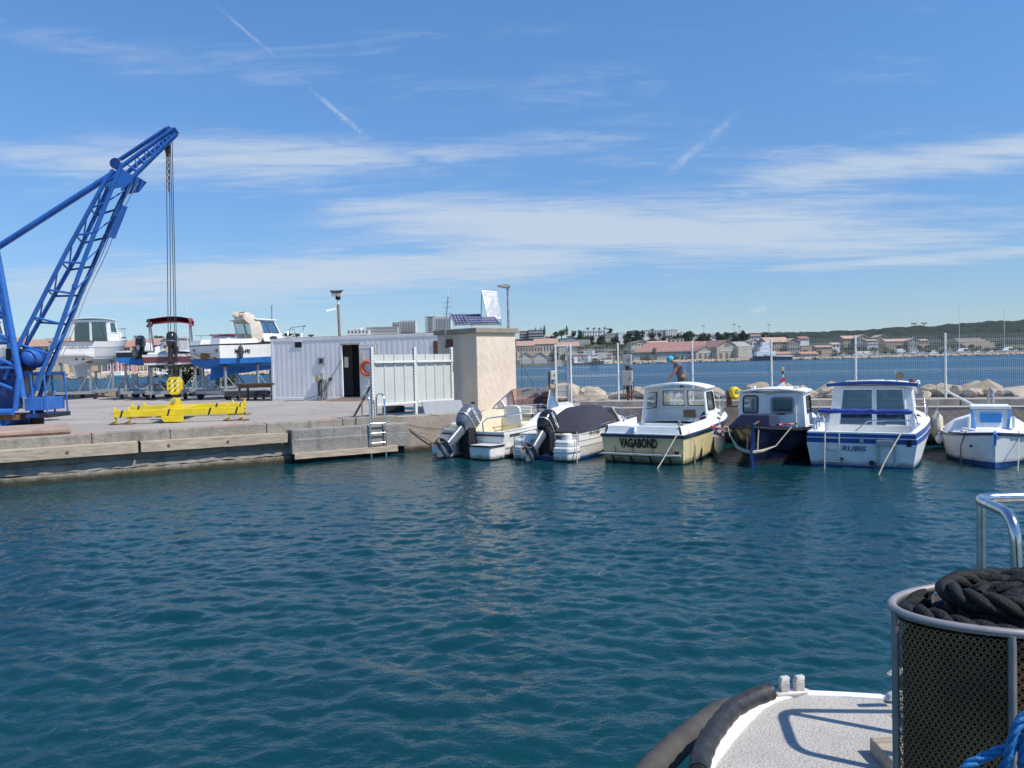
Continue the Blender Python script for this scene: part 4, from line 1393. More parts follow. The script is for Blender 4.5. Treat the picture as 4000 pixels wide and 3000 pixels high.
for sgn, ex in ((-1, (-.47, -.2, .745)), (1, (.25, .2, .765))):
    hd = MB()
    for k in range(4):
        fx = ex[0] + (-.01 if sgn < 0 else .008)
        hd.tube([(fx - .015, ex[1] - .03 + k * .02, ex[2] + .0), (fx - .02, ex[1] - .03 + k * .02, ex[2] - .05), (fx - .035, ex[1] - .03 + k * .02, ex[2] - .085 + .008 * abs(k - 1.5))], [.0095, .009, .007], 6)
    hd.tube([(ex[0], ex[1] + .03 * sgn, ex[2] + .02), (ex[0] - .03, ex[1] + .05 * sgn, ex[2] - .02), (ex[0] - .045, ex[1] + .05 * sgn, ex[2] - .05)], [.011, .01, .008], 6)
    hd.build('hand', SKN, MAN, smooth=60)
for y, x in ((-.115, -.05), (.115, .0)):
    MB().lathe([(.0, -.15), (.04, -.14), (.05, -.05), (.05, .06), (.04, .12), (0, .13)], 12, (x, y, .045), 'x', 1, .9).build('shoe', mat('pale shoe', (.5, .48, .45), .7), MAN, smooth=60)
MB().tube([(.2 + .036 * math.cos(a), .2 + .036 * math.sin(a), .86) for a in np.arange(0, 6.28, .8)], .009, 5, closed=True).build('watch', 'black', MAN)
# yellow hose coil on a post by the pier kerb
YC = thing('yellow_hose_coil', 'coiled yellow hose hung on a small dark stand near the pier kerb', 'hose', ((6.41, 23.0, 1.14)[0], 23.0, ZQ))
for i in range(4):
    MB().tube([((.1 - .02 * (i % 2)) * math.cos(a), -.06 + i * .035, .42 + (.12 - .02 * (i % 2)) * math.sin(a)) for a in np.arange(0, 6.28, .4)], .07, 8, closed=True).build('coil', mat('yellow hose', (.7, .55, .02), .5, var=.1), YC, rot=(0, 0, .35), smooth=60)
MB().b2(-.2, -.08, -.05, .1, .0, .5).build('stand', 'rustm', YC, bevel=.01)
MB().b2(-.14, .1, -.06, .1, .0, .05).build('base', 'dark', YC)

# ================================================================ boats
class Hull:
    def __init__(s, T, L, bs, bm, zs, zb, zk=-.3, zc=.02, zcb=.4, strips=((0, .12, 'antid'), (.12, .94, 'gel'), (.94, 1, 'black')), bot='antid',
                 rk=.7, tr=.06, c0=.9, c1=.45, tm=.42, sp=1.6, double=False, rd=0.0, bulge=.03, n=22):
        s.__dict__.update(locals())
        mats = [bot] + [q[2] for q in strips]
        uniq = []
        for m in mats:
            if m not in uniq:
                uniq.append(m)
        fr = [0.0] + [q[1] for q in strips]
        st = []
        for i in range(n + 1):
            t = i / n
            t = 1 - (1 - t) ** 1.25
            w, z1, z0 = s.w(t), s.zsh(t), s.zkeel(t)
            zch = zc + (zcb - zc) * t ** 2.2
            if double:
                zch = zc + (zcb - zc) * abs(2 * t - 1) ** 2.5
            zch = min(zch, z1 - .08)
            cw_ = w * (c0 - c1 * (abs(2 * t - 1) ** 2 if double else t ** 2))
            col_ = [(0, z0), (cw_, zch)]
            if rd:
                col_ = [(0, z0), (cw_ * .8, z0 + (zch - z0) * .45), (cw_, zch)]
            for f_ in fr[1:]:
                col_.append((cw_ + (w - cw_) * f_ ** .8 + bulge * math.sin(math.pi * f_) * (w / max(bm, .01)), zch + (z1 - zch) * f_))
            row = []
            for x, z in col_:
                h = (z - zk) / max(.05, (z1 - zk))
                row.append((x, s.y(t, min(1, h)), z))
            st.append(row)
        k = len(st[0])
        mi = ([0, 0] if rd else [0]) + list(range(1, len(mats)))
        mb = MB()
        for sg in (1, -1):
            for i in range(n):
                for j in range(k - 1):
                    a, b, c, d = st[i][j], st[i + 1][j], st[i + 1][j + 1], st[i][j + 1]
                    q = [(p[0] * sg, p[1], p[2]) for p in (a, b, c, d)]
                    mb.mat(uniq.index(mats[mi[j]]))
                    mb.add(q, [(0, 1, 2, 3) if sg > 0 else (3, 2, 1, 0)])
        if not double:
            for j in range(k - 1):
                a, d = st[0][j], st[0][j + 1]
                mb.mat(uniq.index(mats[mi[j]]))
                mb.add([(-a[0], a[1], a[2]), a, d, (-d[0], d[1], d[2])], [(0, 1, 2, 3)])
        s.obj = mb.build('hull', uniq, T, smooth=32)

    def w(s, t):
        if s.double:
            return s.bm * max(0, 1 - abs(2 * t - 1) ** 2.3) ** .75 + .004
        if t < s.tm:
            return s.bs + (s.bm - s.bs) * math.sin(t / s.tm * math.pi / 2)
        return s.bm * max(0, 1 - ((t - s.tm) / (1 - s.tm)) ** 2.3) ** .8 + .004

    def zsh(s, t):
        if s.double:
            q = (2 * t - 1)
            return s.zs + (s.zb - s.zs) * (q * q * (1 if q > 0 else .55))
        return s.zs + (s.zb - s.zs) * t ** s.sp

    def zkeel(s, t):
        return s.zk + (.85 * abs(s.zk)) * t ** 4

    def y(s, t, h):
        if s.double:
            return s.rk * .5 * (1 - h) + t * (s.L - s.rk * 1.0 * (1 - h))
        return t * (s.L - s.rk * (1 - h)) - s.tr * h * (1 - t) ** 4

    def sh(s, t):
        return (s.w(t), s.y(t, 1), s.zsh(t))


def line_on(H, t0, t1, dx, dz, n=16):
    return [(H.sh(t0 + (t1 - t0) * i / n)[0] + dx, H.sh(t0 + (t1 - t0) * i / n)[1], H.sh(t0 + (t1 - t0) * i / n)[2] + dz) for i in range(n + 1)]


def mirror(path):
    return [(-p[0], p[1], p[2]) for p in path]


def rub(T, H, m, r=.03, dz=-.03, t0=0.0):
    for sg in (1, -1):
        p = line_on(H, t0, .995, .008, dz)
        MB().tube(p if sg > 0 else mirror(p), r, 6).build('rub_rail', m, T, smooth=50)
    if not H.double:
        a = H.sh(0)
        MB().tube([(-a[0] - .01, a[1] - .01, a[2] + dz), (a[0] + .01, a[1] - .01, a[2] + dz)], r, 6).build('rub_rail', m, T, smooth=50)


def deck(T, H, t1, g, sole, cap, liner, dk, camber=.05, stern_cap=True, raise_=.0):
    n = 20
    mb = MB()
    for sg in (1, -1):
        for i in range(n):
            q = []
            for k, inn in ((i, 0), (i + 1, 0), (i + 1, 1), (i, 1)):
                x, y, z = H.sh(k / n)
                q.append((max(0, x - g * inn) * sg, y, z + .012 + raise_))
            mb.add(q, [(0, 1, 2, 3) if sg > 0 else (3, 2, 1, 0)])
            o0, o1 = H.sh(i / n), H.sh((i + 1) / n)
            if raise_:
                mb.add([(o0[0] * sg, o0[1], o0[2]), (o1[0] * sg, o1[1], o1[2]), (o1[0] * sg, o1[1], o1[2] + .012 + raise_), (o0[0] * sg, o0[1], o0[2] + .012 + raise_)], [(0, 1, 2, 3)])
    a = H.sh(0)
    if stern_cap and not H.double:
        mb.hexa([(-a[0], a[1], a[2] - .02), (a[0], a[1], a[2] - .02), (a[0], a[1] + g, a[2] - .02), (-a[0], a[1] + g, a[2] - .02),
                 (-a[0], a[1], a[2] + .014 + raise_), (a[0], a[1], a[2] + .014 + raise_), (a[0], a[1] + g, a[2] + .014 + raise_), (-a[0], a[1] + g, a[2] + .014 + raise_)])
    mb.build('gunwale', cap, T, smooth=30)
    ln = MB()
    ta = .3 if H.double else .02
    ts = [ta + (t1 - ta) * i / 12 for i in range(13)]
    for sg in (1, -1):
        rows = []
        for t in ts:
            x, y, z = H.sh(t)
            xi = max(.02, x - g)
            rows.append([(xi * sg, y + (g if t < .03 else 0), z + .01 + raise_), (max(.02, xi - .03) * sg, y + (g if t < .03 else 0), sole)])
        ln.loft(rows)
    rows = [[(-max(.02, H.sh(t)[0] - g - .03), H.sh(t)[1], sole), (max(.02, H.sh(t)[0] - g - .03), H.sh(t)[1], sole)] for t in ts]
    ln.loft(rows)
    x0_, y0_, z0_ = H.sh(ts[0])
    if stern_cap:
        ln.add([(-x0_ + g, y0_ + g, sole), (x0_ - g, y0_ + g, sole), (x0_ - g, y0_ + g, z0_), (-x0_ + g, y0_ + g, z0_)], [(0, 1, 2, 3)])
    x, y, z = H.sh(t1)
    ln.add([(-x + g, y, sole), (x - g, y, sole), (x - g, y, z + .01), (-x + g, y, z + .01)], [(0, 1, 2, 3)])
    ln.build('cockpit_liner', liner, T, smooth=30)
    fd = MB()
    rows = []
    for i in range(13):
        t = t1 + (1 - t1) * i / 12
        x, y, z = H.sh(t)
        xi = max(.003, x - g * .9)
        rows.append([(xi * u, y, z + .011 + raise_ + camber * (1 - u * u) * min(1, xi * 2)) for u in (-1, -.66, -.33, 0, .33, .66, 1)])
    fd.loft(rows)
    fd.build('foredeck', dk, T, smooth=40)


def cabin(T, y0, y1, w0, w1, zb, zt, inset=.06, rf=.2, ra=.0, holes=None, m='gelw', glass='glass', frame='black', roof='gelw', over=.07, camber=.07,
          thick=.035, aft=True, rad=.06, side_glass=None, roof_edge=None, fr_r=.018):
    holes = holes or {}
    ab = [(-w0, y0, zb), (w0, y0, zb), (w0 - inset, y0 + ra, zt), (-w0 + inset, y0 + ra, zt)]
    fb = [(w1, y1, zb), (-w1, y1, zb), (-w1 + inset, y1 - rf, zt), (w1 - inset, y1 - rf, zt)]
    sb_ = [ab[1], fb[0], fb[3], ab[2]]
    pt_ = [fb[1], ab[0], ab[3], fb[2]]
    for nm, q in (('a', ab), ('f', fb), ('s', sb_), ('p', pt_)):
        if nm == 'a' and not aft:
            continue
        mb = MB()
        wallq(mb, q, holes.get(nm, []), thick)
        mb.build('cabin_wall', m, T, bevel=.006)
        for h in holes.get(nm, []):
            if len(h) == 4:
                window(T, q, h, glass, frame, fr_r, rad)
    W0, W1 = w0 - inset + over, w1 - inset + over * .6
    ya, yb = y0 + ra - over, y1 - rf + over
    rw = []
    for i in range(6):
        f_ = i / 5
        W = W0 + (W1 - W0) * f_
        y = ya + (yb - ya) * f_
        top = [(W * u, y, zt + .045 + camber * (1 - u * u)) for u in (-1, -.75, -.5, -.25, 0, .25, .5, .75, 1)]
        bot_ = [(p[0], p[1], p[2] - .045) for p in reversed(top)]
        rw.append(top + bot_)
    ro = MB().loft(rw, close=True, cap=True).build('roof', roof, T, smooth=35, bevel=.01)
    if roof_edge:
        MB().loft([[(p[0] * 1.012, p[1] - .012, p[2] + .012 if j < 9 else p[2] - .02) for j, p in enumerate(r_)] for r_ in (rw[0], [(q_[0], q_[1] + .06, q_[2]) for q_ in rw[0]])], close=True, cap=True).build('roof_edge', roof_edge, T, smooth=35)
    return dict(a=ab, f=fb, s=sb_, p=pt_, roof=ro)


def outboard(T, loc, tilt, sc, cowlm, legm, txt=None, txtm='ltpaint', rz=0.0, side=1):
    def sec(z, hx, hy, yc, n=14, p=3.2):
        out = []
        for k in range(n):
            a = 2 * math.pi * k / n
            ca, sa = math.cos(a), math.sin(a)
            out.append((sc * hx * math.copysign(abs(ca) ** (2 / p), ca), sc * (yc + hy * math.copysign(abs(sa) ** (2 / p), sa)), sc * z))
        return out
    mb = MB()
    mb.loft([sec(.0, .1, .14, -.08), sec(.03, .13, .2, -.09), sec(.14, .165, .26, -.1), sec(.34, .18, .29, -.1), sec(.5, .175, .28, -.09), sec(.6, .15, .22, -.07), sec(.64, .08, .12, -.05)], close=True, cap=True)
    o = mb.build('outboard_motor', cowlm, T, loc, (tilt, 0, rz), smooth=40)
    MB().loft([sec(.2, .184, .294, -.1), sec(.23, .186, .296, -.1)], close=True).build('cowl_band', 'galv', o, smooth=40)
    MB().loft([sec(.02, .085, .13, -.07, p=2.4), sec(-.2, .07, .12, -.08, p=2.4), sec(-.5, .05, .11, -.09, p=2.2), sec(-.62, .04, .12, -.1, p=2.2)], close=True, cap=True).build('leg', legm, o, smooth=40)
    MB().loft([sec(-.6, .11, .22, -.14, p=2.2), sec(-.63, .12, .24, -.15, p=2.2)], close=True, cap=True).build('cavitation_plate', legm, o, smooth=40)
    MB().loft([sec(-.62, .035, .11, -.1, p=2.2), sec(-.75, .035, .12, -.1, p=2.2)], close=True, cap=True).build('lower_leg', legm, o, smooth=40)
    MB().lathe([(0, -.36), (.03, -.34), (.055, -.25), (.06, -.05), (.045, .08), (.0, .14)], 12, (0, 0, 0), 'y').build('gearcase', legm, o, loc=(0, -.06 * sc, -.77 * sc), smooth=50).scale = (sc,) * 3
    MB().prism([(-.22, -.78), (.0, -.78), (-.14, -.98), (-.2, -.98)], 'x', -.012, .012).build('skeg', legm, o).scale = (sc,) * 3
    pm = MB()
    for k in range(3):
        a = k * 2.094
        u = Vector((math.cos(a), 0, math.sin(a)))
        v_ = Vector((-math.sin(a), .6, math.cos(a))).normalized()
        c = Vector((0, -.4, -.77))
        pm.add([c + u * .03 - v_ * .03, c + u * .1 - v_ * .075, c + u * .16 - v_ * .02, c + u * .155 + v_ * .05, c + u * .08 + v_ * .07, c + u * .03 + v_ * .03], [(0, 1, 2, 3, 4, 5)])
    pm.lathe([(.035, -.46), (.04, -.36)], 8, (0, 0, -.77), 'y')
    pm.build('propeller', mat('bronze grey', (.25, .2, .15), .4, .6), o).scale = (sc,) * 3
    if txt:
        text('lettering', txt, .115 * sc, txtm, o, (.19 * sc * side, -.12 * sc, .36 * sc), (R(90), 0, R(90) * side))
    br = MB().b2(-.13 * sc, .13 * sc, -.02, .14 * sc, -.42 * sc, .06 * sc)
    br.b2(-.16 * sc, -.12 * sc, -.1 * sc, .16 * sc, -.46 * sc, .1 * sc)
    br.b2(.12 * sc, .16 * sc, -.1 * sc, .16 * sc, -.46 * sc, .1 * sc)
    br.build('motor_bracket', 'black', T, loc=(loc[0], loc[1] + .1 * sc, loc[2] - .02), bevel=.01)
    return o


def rail(T, path, r=.014, m='steel', name='rail', n=7):
    return MB().tube(path, r, n).build(name, m, T, smooth=50)


def rope(label, path, r=.014, m='rope', sag=.0):
    P = [Vector(p) for p in path]
    pts = []
    for a, b in zip(P[:-1], P[1:]):
        for i in range(8):
            t = i / 8
            q = a.lerp(b, t)
            q.z -= sag * 4 * t * (1 - t)
            pts.append(q)
    pts.append(P[-1])
    o = MB().tube([tuple(p) for p in pts], r, 6).build('mooring_rope', m, smooth=50)
    return tag(o, label, 'rope')


def fender(label, loc, r=.1, L=.5, m='bplast', rz=0, cord=.3):
    T = thing('fender', label, 'fender', loc, rz)
    MB().lathe([(.0, -L / 2 - .02), (r * .45, -L / 2), (r * .9, -L / 2 + r * .7), (r, -L / 2 + r * 1.3), (r, L / 2 - r * 1.3), (r * .85, L / 2 - r * .5), (r * .35, L / 2 - .0), (r * .3, L / 2 + .05), (0, L / 2 + .06)], 14).build('body', m, T, smooth=60)
    MB().tube([(0, 0, L / 2), (.02, 0, L / 2 + cord)], .01, 5).build('cord', 'rope', T)
    return T


def W2(T, p):
    """boat-local point to world"""
    a = T.rotation_euler[2]
    return (T.location[0] + p[0] * math.cos(a) - p[1] * math.sin(a), T.location[1] + p[0] * math.sin(a) + p[1] * math.cos(a), T.location[2] + p[2])


# ---- 1 open white speedboat with the big grey outboard
B1 = thing('speedboat', 'open white speedboat with ivory cockpit and a tilted grey outboard, nearest the hut', 'boat', (-1.08, 20.78, 0), R(-37))
B1.scale = (1.12, 1.12, 1.12)
H = Hull(B1, 4.15, .93, 1.02, .6, 1.06, zk=-.25, strips=((0, .1, 'antid'), (.1, .9, 'gel'), (.9, 1, 'gel')), tr=-.02)
deck(B1, H, .52, .2, .2, 'gel', 'ivory', 'gel', .1, stern_cap=False)
rub(B1, H, 'black', .02, -.08, .05)
# stepped stern: platforms either side of the motor well
for sg in (1, -1):
    MB().prism([(sg * .3, -.46), (sg * .88, -.44), (sg * .93, -.3), (sg * .93, .04), (sg * .3, .04)], 'z', .02, .34).build('swim_platform', 'gel', B1, bevel=.03)
    MB().prism([(sg * .3, -.49), (sg * .9, -.46), (sg * .95, -.3), (sg * .95, .02), (sg * .3, .02)], 'z', .3, .335).build('platform_trim', 'black', B1)
MB().b2(-.75, .75, .02, .12, .2, .6).build('transom_wall', 'gel', B1, bevel=.03)
MB().b2(-.2, .92, .1, .5, .2, .5).build('stern_bench', 'gel', B1, bevel=.05)
MB().b2(-.92, -.3, .15, .9, .2, .75).build('side_locker', 'ivory', B1, bevel=.06)
# raised coamings, cuddy bulkhead and windscreen
for sg in (1, -1):
    co = MB()
    rows = []
    for i in range(9):
        t = .2 + .36 * i / 8
        x, y, z = H.sh(t)
        up = .26 * min(1, i / 4)
        rows.append([((x - .02) * sg, y, z), ((x - .1) * sg, y, z + up), ((x - .2) * sg, y, z + up), ((x - .24) * sg, y, z - .3)])
    co.loft(rows)
    co.build('coaming', 'gel' if sg > 0 else 'ivory', B1, smooth=40)
yb_ = H.sh(.56)[1]
MB().b2(-.8, .1, yb_ - .04, yb_, .2, 1.05).build('bulkhead', 'gel', B1, bevel=.02)
MB().b2(-.38, .1, yb_ - .07, yb_ - .04, .25, .98).build('cabin_door', 'ivory', B1, bevel=.02)
MB().b2(.1, .82, yb_ - .02, yb_ + .3, .2, 1.0).build('helm_console', 'gel', B1, bevel=.04)
fd_ = MB()
rows = []
for i in range(9):
    t = .56 + .4 * i / 8
    x, y, z = H.sh(t)
    k = 1 - (i / 8) ** 1.4
    rows.append([((x - .06) * u, y, z + .02 + .24 * k * (1 - u * u) ** .35) for u in (-1, -.9, -.6, -.3, 0, .3, .6, .9, 1)])
fd_.loft(rows)
fd_.build('cuddy_top', 'gel', B1, smooth=50)
ws = [(-.86, yb_ - .5, .98), (-.7, yb_ + .28, 1.06), (-.0, yb_ + .52, 1.1), (.7, yb_ + .28, 1.06), (.88, yb_ - .5, .98)]
wt = [(-.82, yb_ - .42, 1.06), (-.6, yb_ + .06, 1.46), (-.0, yb_ + .28, 1.52), (.6, yb_ + .06, 1.46), (.84, yb_ - .42, 1.06)]
for i in range(4):
    q_ = [ws[i], ws[i + 1], wt[i + 1], wt[i]]
    po = MB().add([tuple(p) for p in q_] + [(p[0], p[1] - .008, p[2]) for p in q_], [(0, 1, 2, 3), (7, 6, 5, 4), (0, 4, 5, 1), (1, 5, 6, 2), (2, 6, 7, 3), (3, 7, 4, 0)]).build('windscreen_pane', 'pglass', B1)
for i in (1, 2, 3):
    MB().tube([ws[i], wt[i]], .02, 6).build('windscreen_frame', 'brown' if i == 1 else 'alu', B1)
MB().tube(wt, .02, 6).build('windscreen_frame', 'alu', B1)
MB().tube(ws, .018, 6).build('windscreen_frame', 'alu', B1)
# seat, wheel, bits
MB().lathe([(.04, 0), (.04, .45)], 10, (.2, yb_ - .75, .2)).build('seat_post', 'steel', B1, smooth=50)
MB().b2(.0, .42, yb_ - .98, yb_ - .55, .62, .72).build('seat', 'ivory', B1, bevel=.03)
MB().prism([(-.01, .66), (.43, .66), (.46, .8), (.42, 1.08), (.32, 1.14), (.08, 1.14), (.0, 1.08), (-.03, .8)], 'y', yb_ - 1.0, yb_ - .93).build('backrest', 'gel', B1, bevel=.03)
MB().tube([(.5 + .17 * math.cos(a), yb_ - .12 + .04 * math.sin(a), 1.05 + .16 * math.sin(a)) for a in np.arange(0, 6.28, .5)], .017, 6, closed=True).build('steering_wheel', 'black', B1, smooth=60)
MB().tube([(.5, yb_ - .12, 1.05), (.5, yb_ + .05, 1.0)], .03, 6).build('wheel_hub', 'black', B1)
MB().lathe([(0, .0), (.24, .0), (.22, .1), (.12, .17), (0, .19)], 14, (.1, yb_ + .42, 1.1)).build('compass_dome', 'black', B1, smooth=50)
rail(B1, [(.34, .05, .34), (.34, -.02, .8), (.4, .08, .9), (.86, .7, .98), (.88, 1.1, 1.0)], .016)
rail(B1, [(-.8, -.2, .34), (-.8, -.2, .62), (-.78, .3, .8)], .016)
MB().lathe([(.045, 0), (.05, .3)], 10, (-.82, 1.05, .92)).build('rod_holder', 'black', B1, smooth=50)
outboard(B1, (-.02, -.28, .62), R(-52), 1.03, 'greym', 'greym', 'YAMAHA')
MB().b2(-.15, .15, -.16, .05, .0, .42).build('motor_mount', 'black', B1, bevel=.02)

# ---- 2 white speedboat with dark canvas
B2 = thing('speedboat', 'white speedboat under a charcoal canvas cover with a black outboard', 'boat', (.88, 19.85, 0), R(-31))
H = Hull(B2, 4.3, .84, .94, .62, .82, zk=-.22, strips=((0, .1, 'blue'), (.1, .5, 'gel'), (.5, .54, 'galv'), (.54, .74, 'gel'), (.74, .78, 'galv'), (.78, 1, 'gel')), bot='blue', tr=.0)
deck(B2, H, .5, .16, .2, 'gel', 'gel', 'gel', .12)
for sg in (1, -1):
    MB().prism([(sg * .34, -.42), (sg * .74, -.42), (sg * .86, -.3), (sg * .86, .04), (sg * .34, .04)], 'z', .03, .36).build('swim_platform', 'gel', B2, bevel=.04)
    MB().prism([(sg * .34, -.36), (sg * .72, -.36), (sg * .82, -.26), (sg * .82, .03), (sg * .34, .03)], 'z', .36, .52).build('stern_locker', 'gel', B2, bevel=.05)
    MB().tube([(sg * .34, -.43, .25), (sg * .75, -.43, .25), (sg * .875, -.3, .25), (sg * .88, .1, .25)], .012, 6).build('trim_line', 'galv', B2)
MB().lathe([(.11, 0), (.13, .02), (.13, .14), (.1, .16)], 14, (.6, -.16, .52)).build('locker_lid', 'gel', B2, smooth=40)
rows = []
H2 = H
for i in range(11):
    f_ = i / 10
    y = .75 + 2.15 * f_
    wdt = .8 * (1 - .12 * f_ ** 2)
    hh = .66 + .58 * math.sin(min(1, f_ * 1.55) * math.pi / 2) ** 1.0 - .12 * max(0, f_ - .7) / .3
    rows.append([(wdt * u, y + .12 * math.sin(3 * u) * .2, .64 + (hh - .64) * (1 - abs(u) ** 3.2) ** .6 + .012 * math.sin(9 * f_ + 4 * u)) for u in (-1, -.94, -.8, -.55, -.25, 0, .25, .55, .8, .94, 1)])
MB().loft(rows).build('canvas_cover', 'canvas', B2, smooth=60)
MB().add([rows[0][i] for i in range(11)] + [(.8 * (i / 5 - 1), .72, .63) for i in range(11)], [(i, i + 1, 12 + i, 11 + i) for i in range(10)]).build('cover_skirt', 'canvas', B2)
q_ = [(.74, 2.75, .82), (.2, 3.25, .86), (.16, 2.95, 1.16), (.64, 2.5, 1.16)]
for sg in (1, -1):
    qq = [(p[0] * sg, p[1], p[2]) for p in q_]
    MB().add(qq + [(p[0], p[1] - .01, p[2]) for p in qq], [(0, 1, 2, 3), (7, 6, 5, 4)]).build('windscreen_pane', 'glass', B2)
    MB().tube(qq, .02, 6, closed=True).build('windscreen_frame', 'whitep', B2)
    rail(B2, [(.7 * sg, 3.0, .82), (.62 * sg, 3.3, 1.0), (.3 * sg, 3.95, 1.08), (0, 4.2, 1.08)], .014)
    rail(B2, [(.86 * sg, 1.2, .7), (.86 * sg, 1.25, .8), (.84 * sg, 2.2, .84), (.83 * sg, 2.25, .74)], .012)
    rail(B2, [(.42 * sg, 3.72, .8), (.42 * sg, 3.72, 1.05)], .012)
text('name_lettering', 'MARA  KB', .1, 'ink', B2, (.42, -.012, .53), (R(90), 0, 0), sx=.9, bold=.002)
text('registration', 'MA C91083', .12, 'ink', B2, (.925, .75, .6), (R(90), 0, R(86)), sx=.9)
outboard(B2, (0, -.24, .62), R(-50), 1.05, 'blackgl', 'greym', 'MERCURY', side=1)
for x in (-.72, -.5):
    rail(B2, [(x, -.4, .6), (x, -.46, .62), (x, -.47, .1), (x, -.46, .02)], .014)
for z in (.15, .3, .45):
    rail(B2, [(-.72, -.47, z), (-.5, -.47, z)], .014)

# ---- 3 cream cabin boat
B3 = thing('cabin_boat', 'cream cabin boat with an open-backed white wheelhouse, lettered VAGABOND', 'boat', (3.06, 18.7, 0), R(-32))
H = Hull(B3, 5.1, 1.02, 1.08, .69, 1.0, zk=-.3, zc=.0, strips=((0, .05, 'antid'), (.05, .93, 'cream'), (.93, 1, 'navy')), tr=.12, c0=.95)
deck(B3, H, .42, .15, .22, 'gelw', 'gelw', 'gelw', .06)
rub(B3, H, 'navy', .035, -.04)
for sg in (1, -1):
    rows = []
    for i in range(9):
        t = .0 + .36 * i / 8
        x, y, z = H.sh(t)
        rows.append([((x - .04) * sg, y + (.05 if i == 0 else 0), z + .0), ((x - .09) * sg, y + (.07 if i == 0 else 0), z + .2), ((x - .14) * sg, y + (.07 if i == 0 else 0), z + .2), ((x - .17) * sg, y + (.09 if i == 0 else 0), z - .2)])
    MB().loft(rows).build('coaming', 'gelw', B3, smooth=30)
MB().hexa([(-.93, -.1, .69), (.93, -.1, .69), (.86, .06, .69), (-.86, .06, .69), (-.86, -.03, .88), (.86, -.03, .88), (.84, .05, .88), (-.84, .05, .88)]).build('stern_coaming', 'gelw', B3, bevel=.01)
C = cabin(B3, 2.0, 3.05, .9, .84, .74, 1.66, inset=.1, rf=.12, ra=.04, aft=False, holes={'f': [(.08, .48, .47, .93), (.53, .48, .92, .93)], 's': [(.18, .42, .86, .9)], 'p': [(.14, .42, .82, .9)]},
          camber=.12, over=.07, rad=.07, fr_r=.022)
MB().b2(-.82, .82, 2.9, 2.96, .22, 1.1).build('bulkhead', 'gelw', B3)
MB().b2(-.05, .28, 2.87, 2.9, .3, 1.08).build('cuddy_door', 'brown', B3, bevel=.01)
MB().b2(-.4, -.24, 2.86, 2.9, .75, .86).build('instrument', 'galv', B3)
MB().prism([(.52, .3), (.82, .3), (.82, 1.08), (.66, 1.08), (.56, .95)], 'y', 2.35, 2.6).build('helm_seat', 'navy', B3, bevel=.04)
fd_ = []
for i in range(9):
    t = .58 + .36 * i / 8
    x, y, z = H.sh(t)
    k = 1 - (i / 8) ** 2
    fd_.append([((x - .1) * u, y, z + .02 + .22 * k * (1 - abs(u) ** 4)) for u in (-1, -.92, -.7, -.35, 0, .35, .7, .92, 1)])
MB().loft(fd_).build('cuddy_top', 'gelw', B3, smooth=50)
for sg in (1, -1):
    q_ = [(.86 * sg, 3.2, .9), (.76 * sg, 3.75, .96), (.72 * sg, 3.7, 1.1), (.84 * sg, 3.25, 1.06)]
    window(B3, q_ if sg > 0 else [q_[1], q_[0], q_[3], q_[2]], (.05, .05, .95, .95), 'dglass', 'galv', .018, .04)
    rail(B3, [(.9 * sg, .9, .9), (.9 * sg, .95, 1.0), (.92 * sg, 1.95, 1.03)], .014)
    rail(B3, [(.72 * sg, 3.9, .95), (.68 * sg, 4.0, 1.38), (.3 * sg, 4.75, 1.45), (0, 5.0, 1.45)], .014)
    rail(B3, [(.42 * sg, 4.55, .98), (.42 * sg, 4.5, 1.42)], .013)
MB().b2(-.3, -.16, -.13, -.05, .74, .86).build('outlet_box', 'white', B3, bevel=.01)
MB().b2(-1.0, .96, -.28, -.1, .2, .245).build('swim_step', 'wood', B3, bevel=.008)
MB().tube([(-1.02, -.285, .222), (.98, -.285, .222)], .024, 8).build('step_edge', 'steel', B3, smooth=50)
for x in (-.7, -.24, .24, .72):
    MB().b2(x - .02, x + .02, -.14, -.08, .24, .38).build('step_bracket', 'galv', B3)
    MB().beam((x, -.08, .0), (x, -.24, .2), .03, .03).build('step_stay', 'black', B3)
MB().lathe([(.0, 0), (.06, 0), (.07, .02), (.05, .03)], 12, (.84, -.075, .3), 'y').build('exhaust', 'black', B3)
text('name_lettering', 'VAGABOND', .3, 'ink', B3, (-.08, -.108, .38), (R(97), 0, 0), sx=.56, bold=.012)
text('registration', 'MA 30433', .13, 'ink', B3, (1.03, .75, .5), (R(86), 0, R(86)), sx=.8)
MB().lathe([(.02, 0), (.08, .0), (.08, .02), (.03, .05), (.03, .1), (.06, .12), (0, .14)], 10, (.86, .12, .9)).build('mooring_bitt', 'steel', B3, smooth=50)
rope('dirty mooring rope from the right stern corner of the cream boat into the water', [W2(B3, (.88, -.12, .72)), W2(B3, (.72, -.6, .2)), W2(B3, (.62, -.9, -.1))])
rope('rope hanging down the sunlit side of the cream boat', [W2(B3, (.95, .3, .82)), W2(B3, (1.12, .35, .5)), W2(B3, (1.1, .4, -.1))], .012)
rope('short mooring rope between the covered speedboat and the cream boat', [W2(B2, (.84, -.1, .72)), W2(B2, (.95, -.35, .2)), W2(B2, (.98, -.4, -.15))])
MB().tube([W2(B3, (.9, .15, .86)), W2(B3, (1.08, .2, .8)), W2(B3, (1.12, .2, .6))], .03, 8)
fender('long ivory fender hanging between the cream boat and the navy boat', ((4.91, 18.9, 0.36)[0], 18.9, .48), .13, .62)

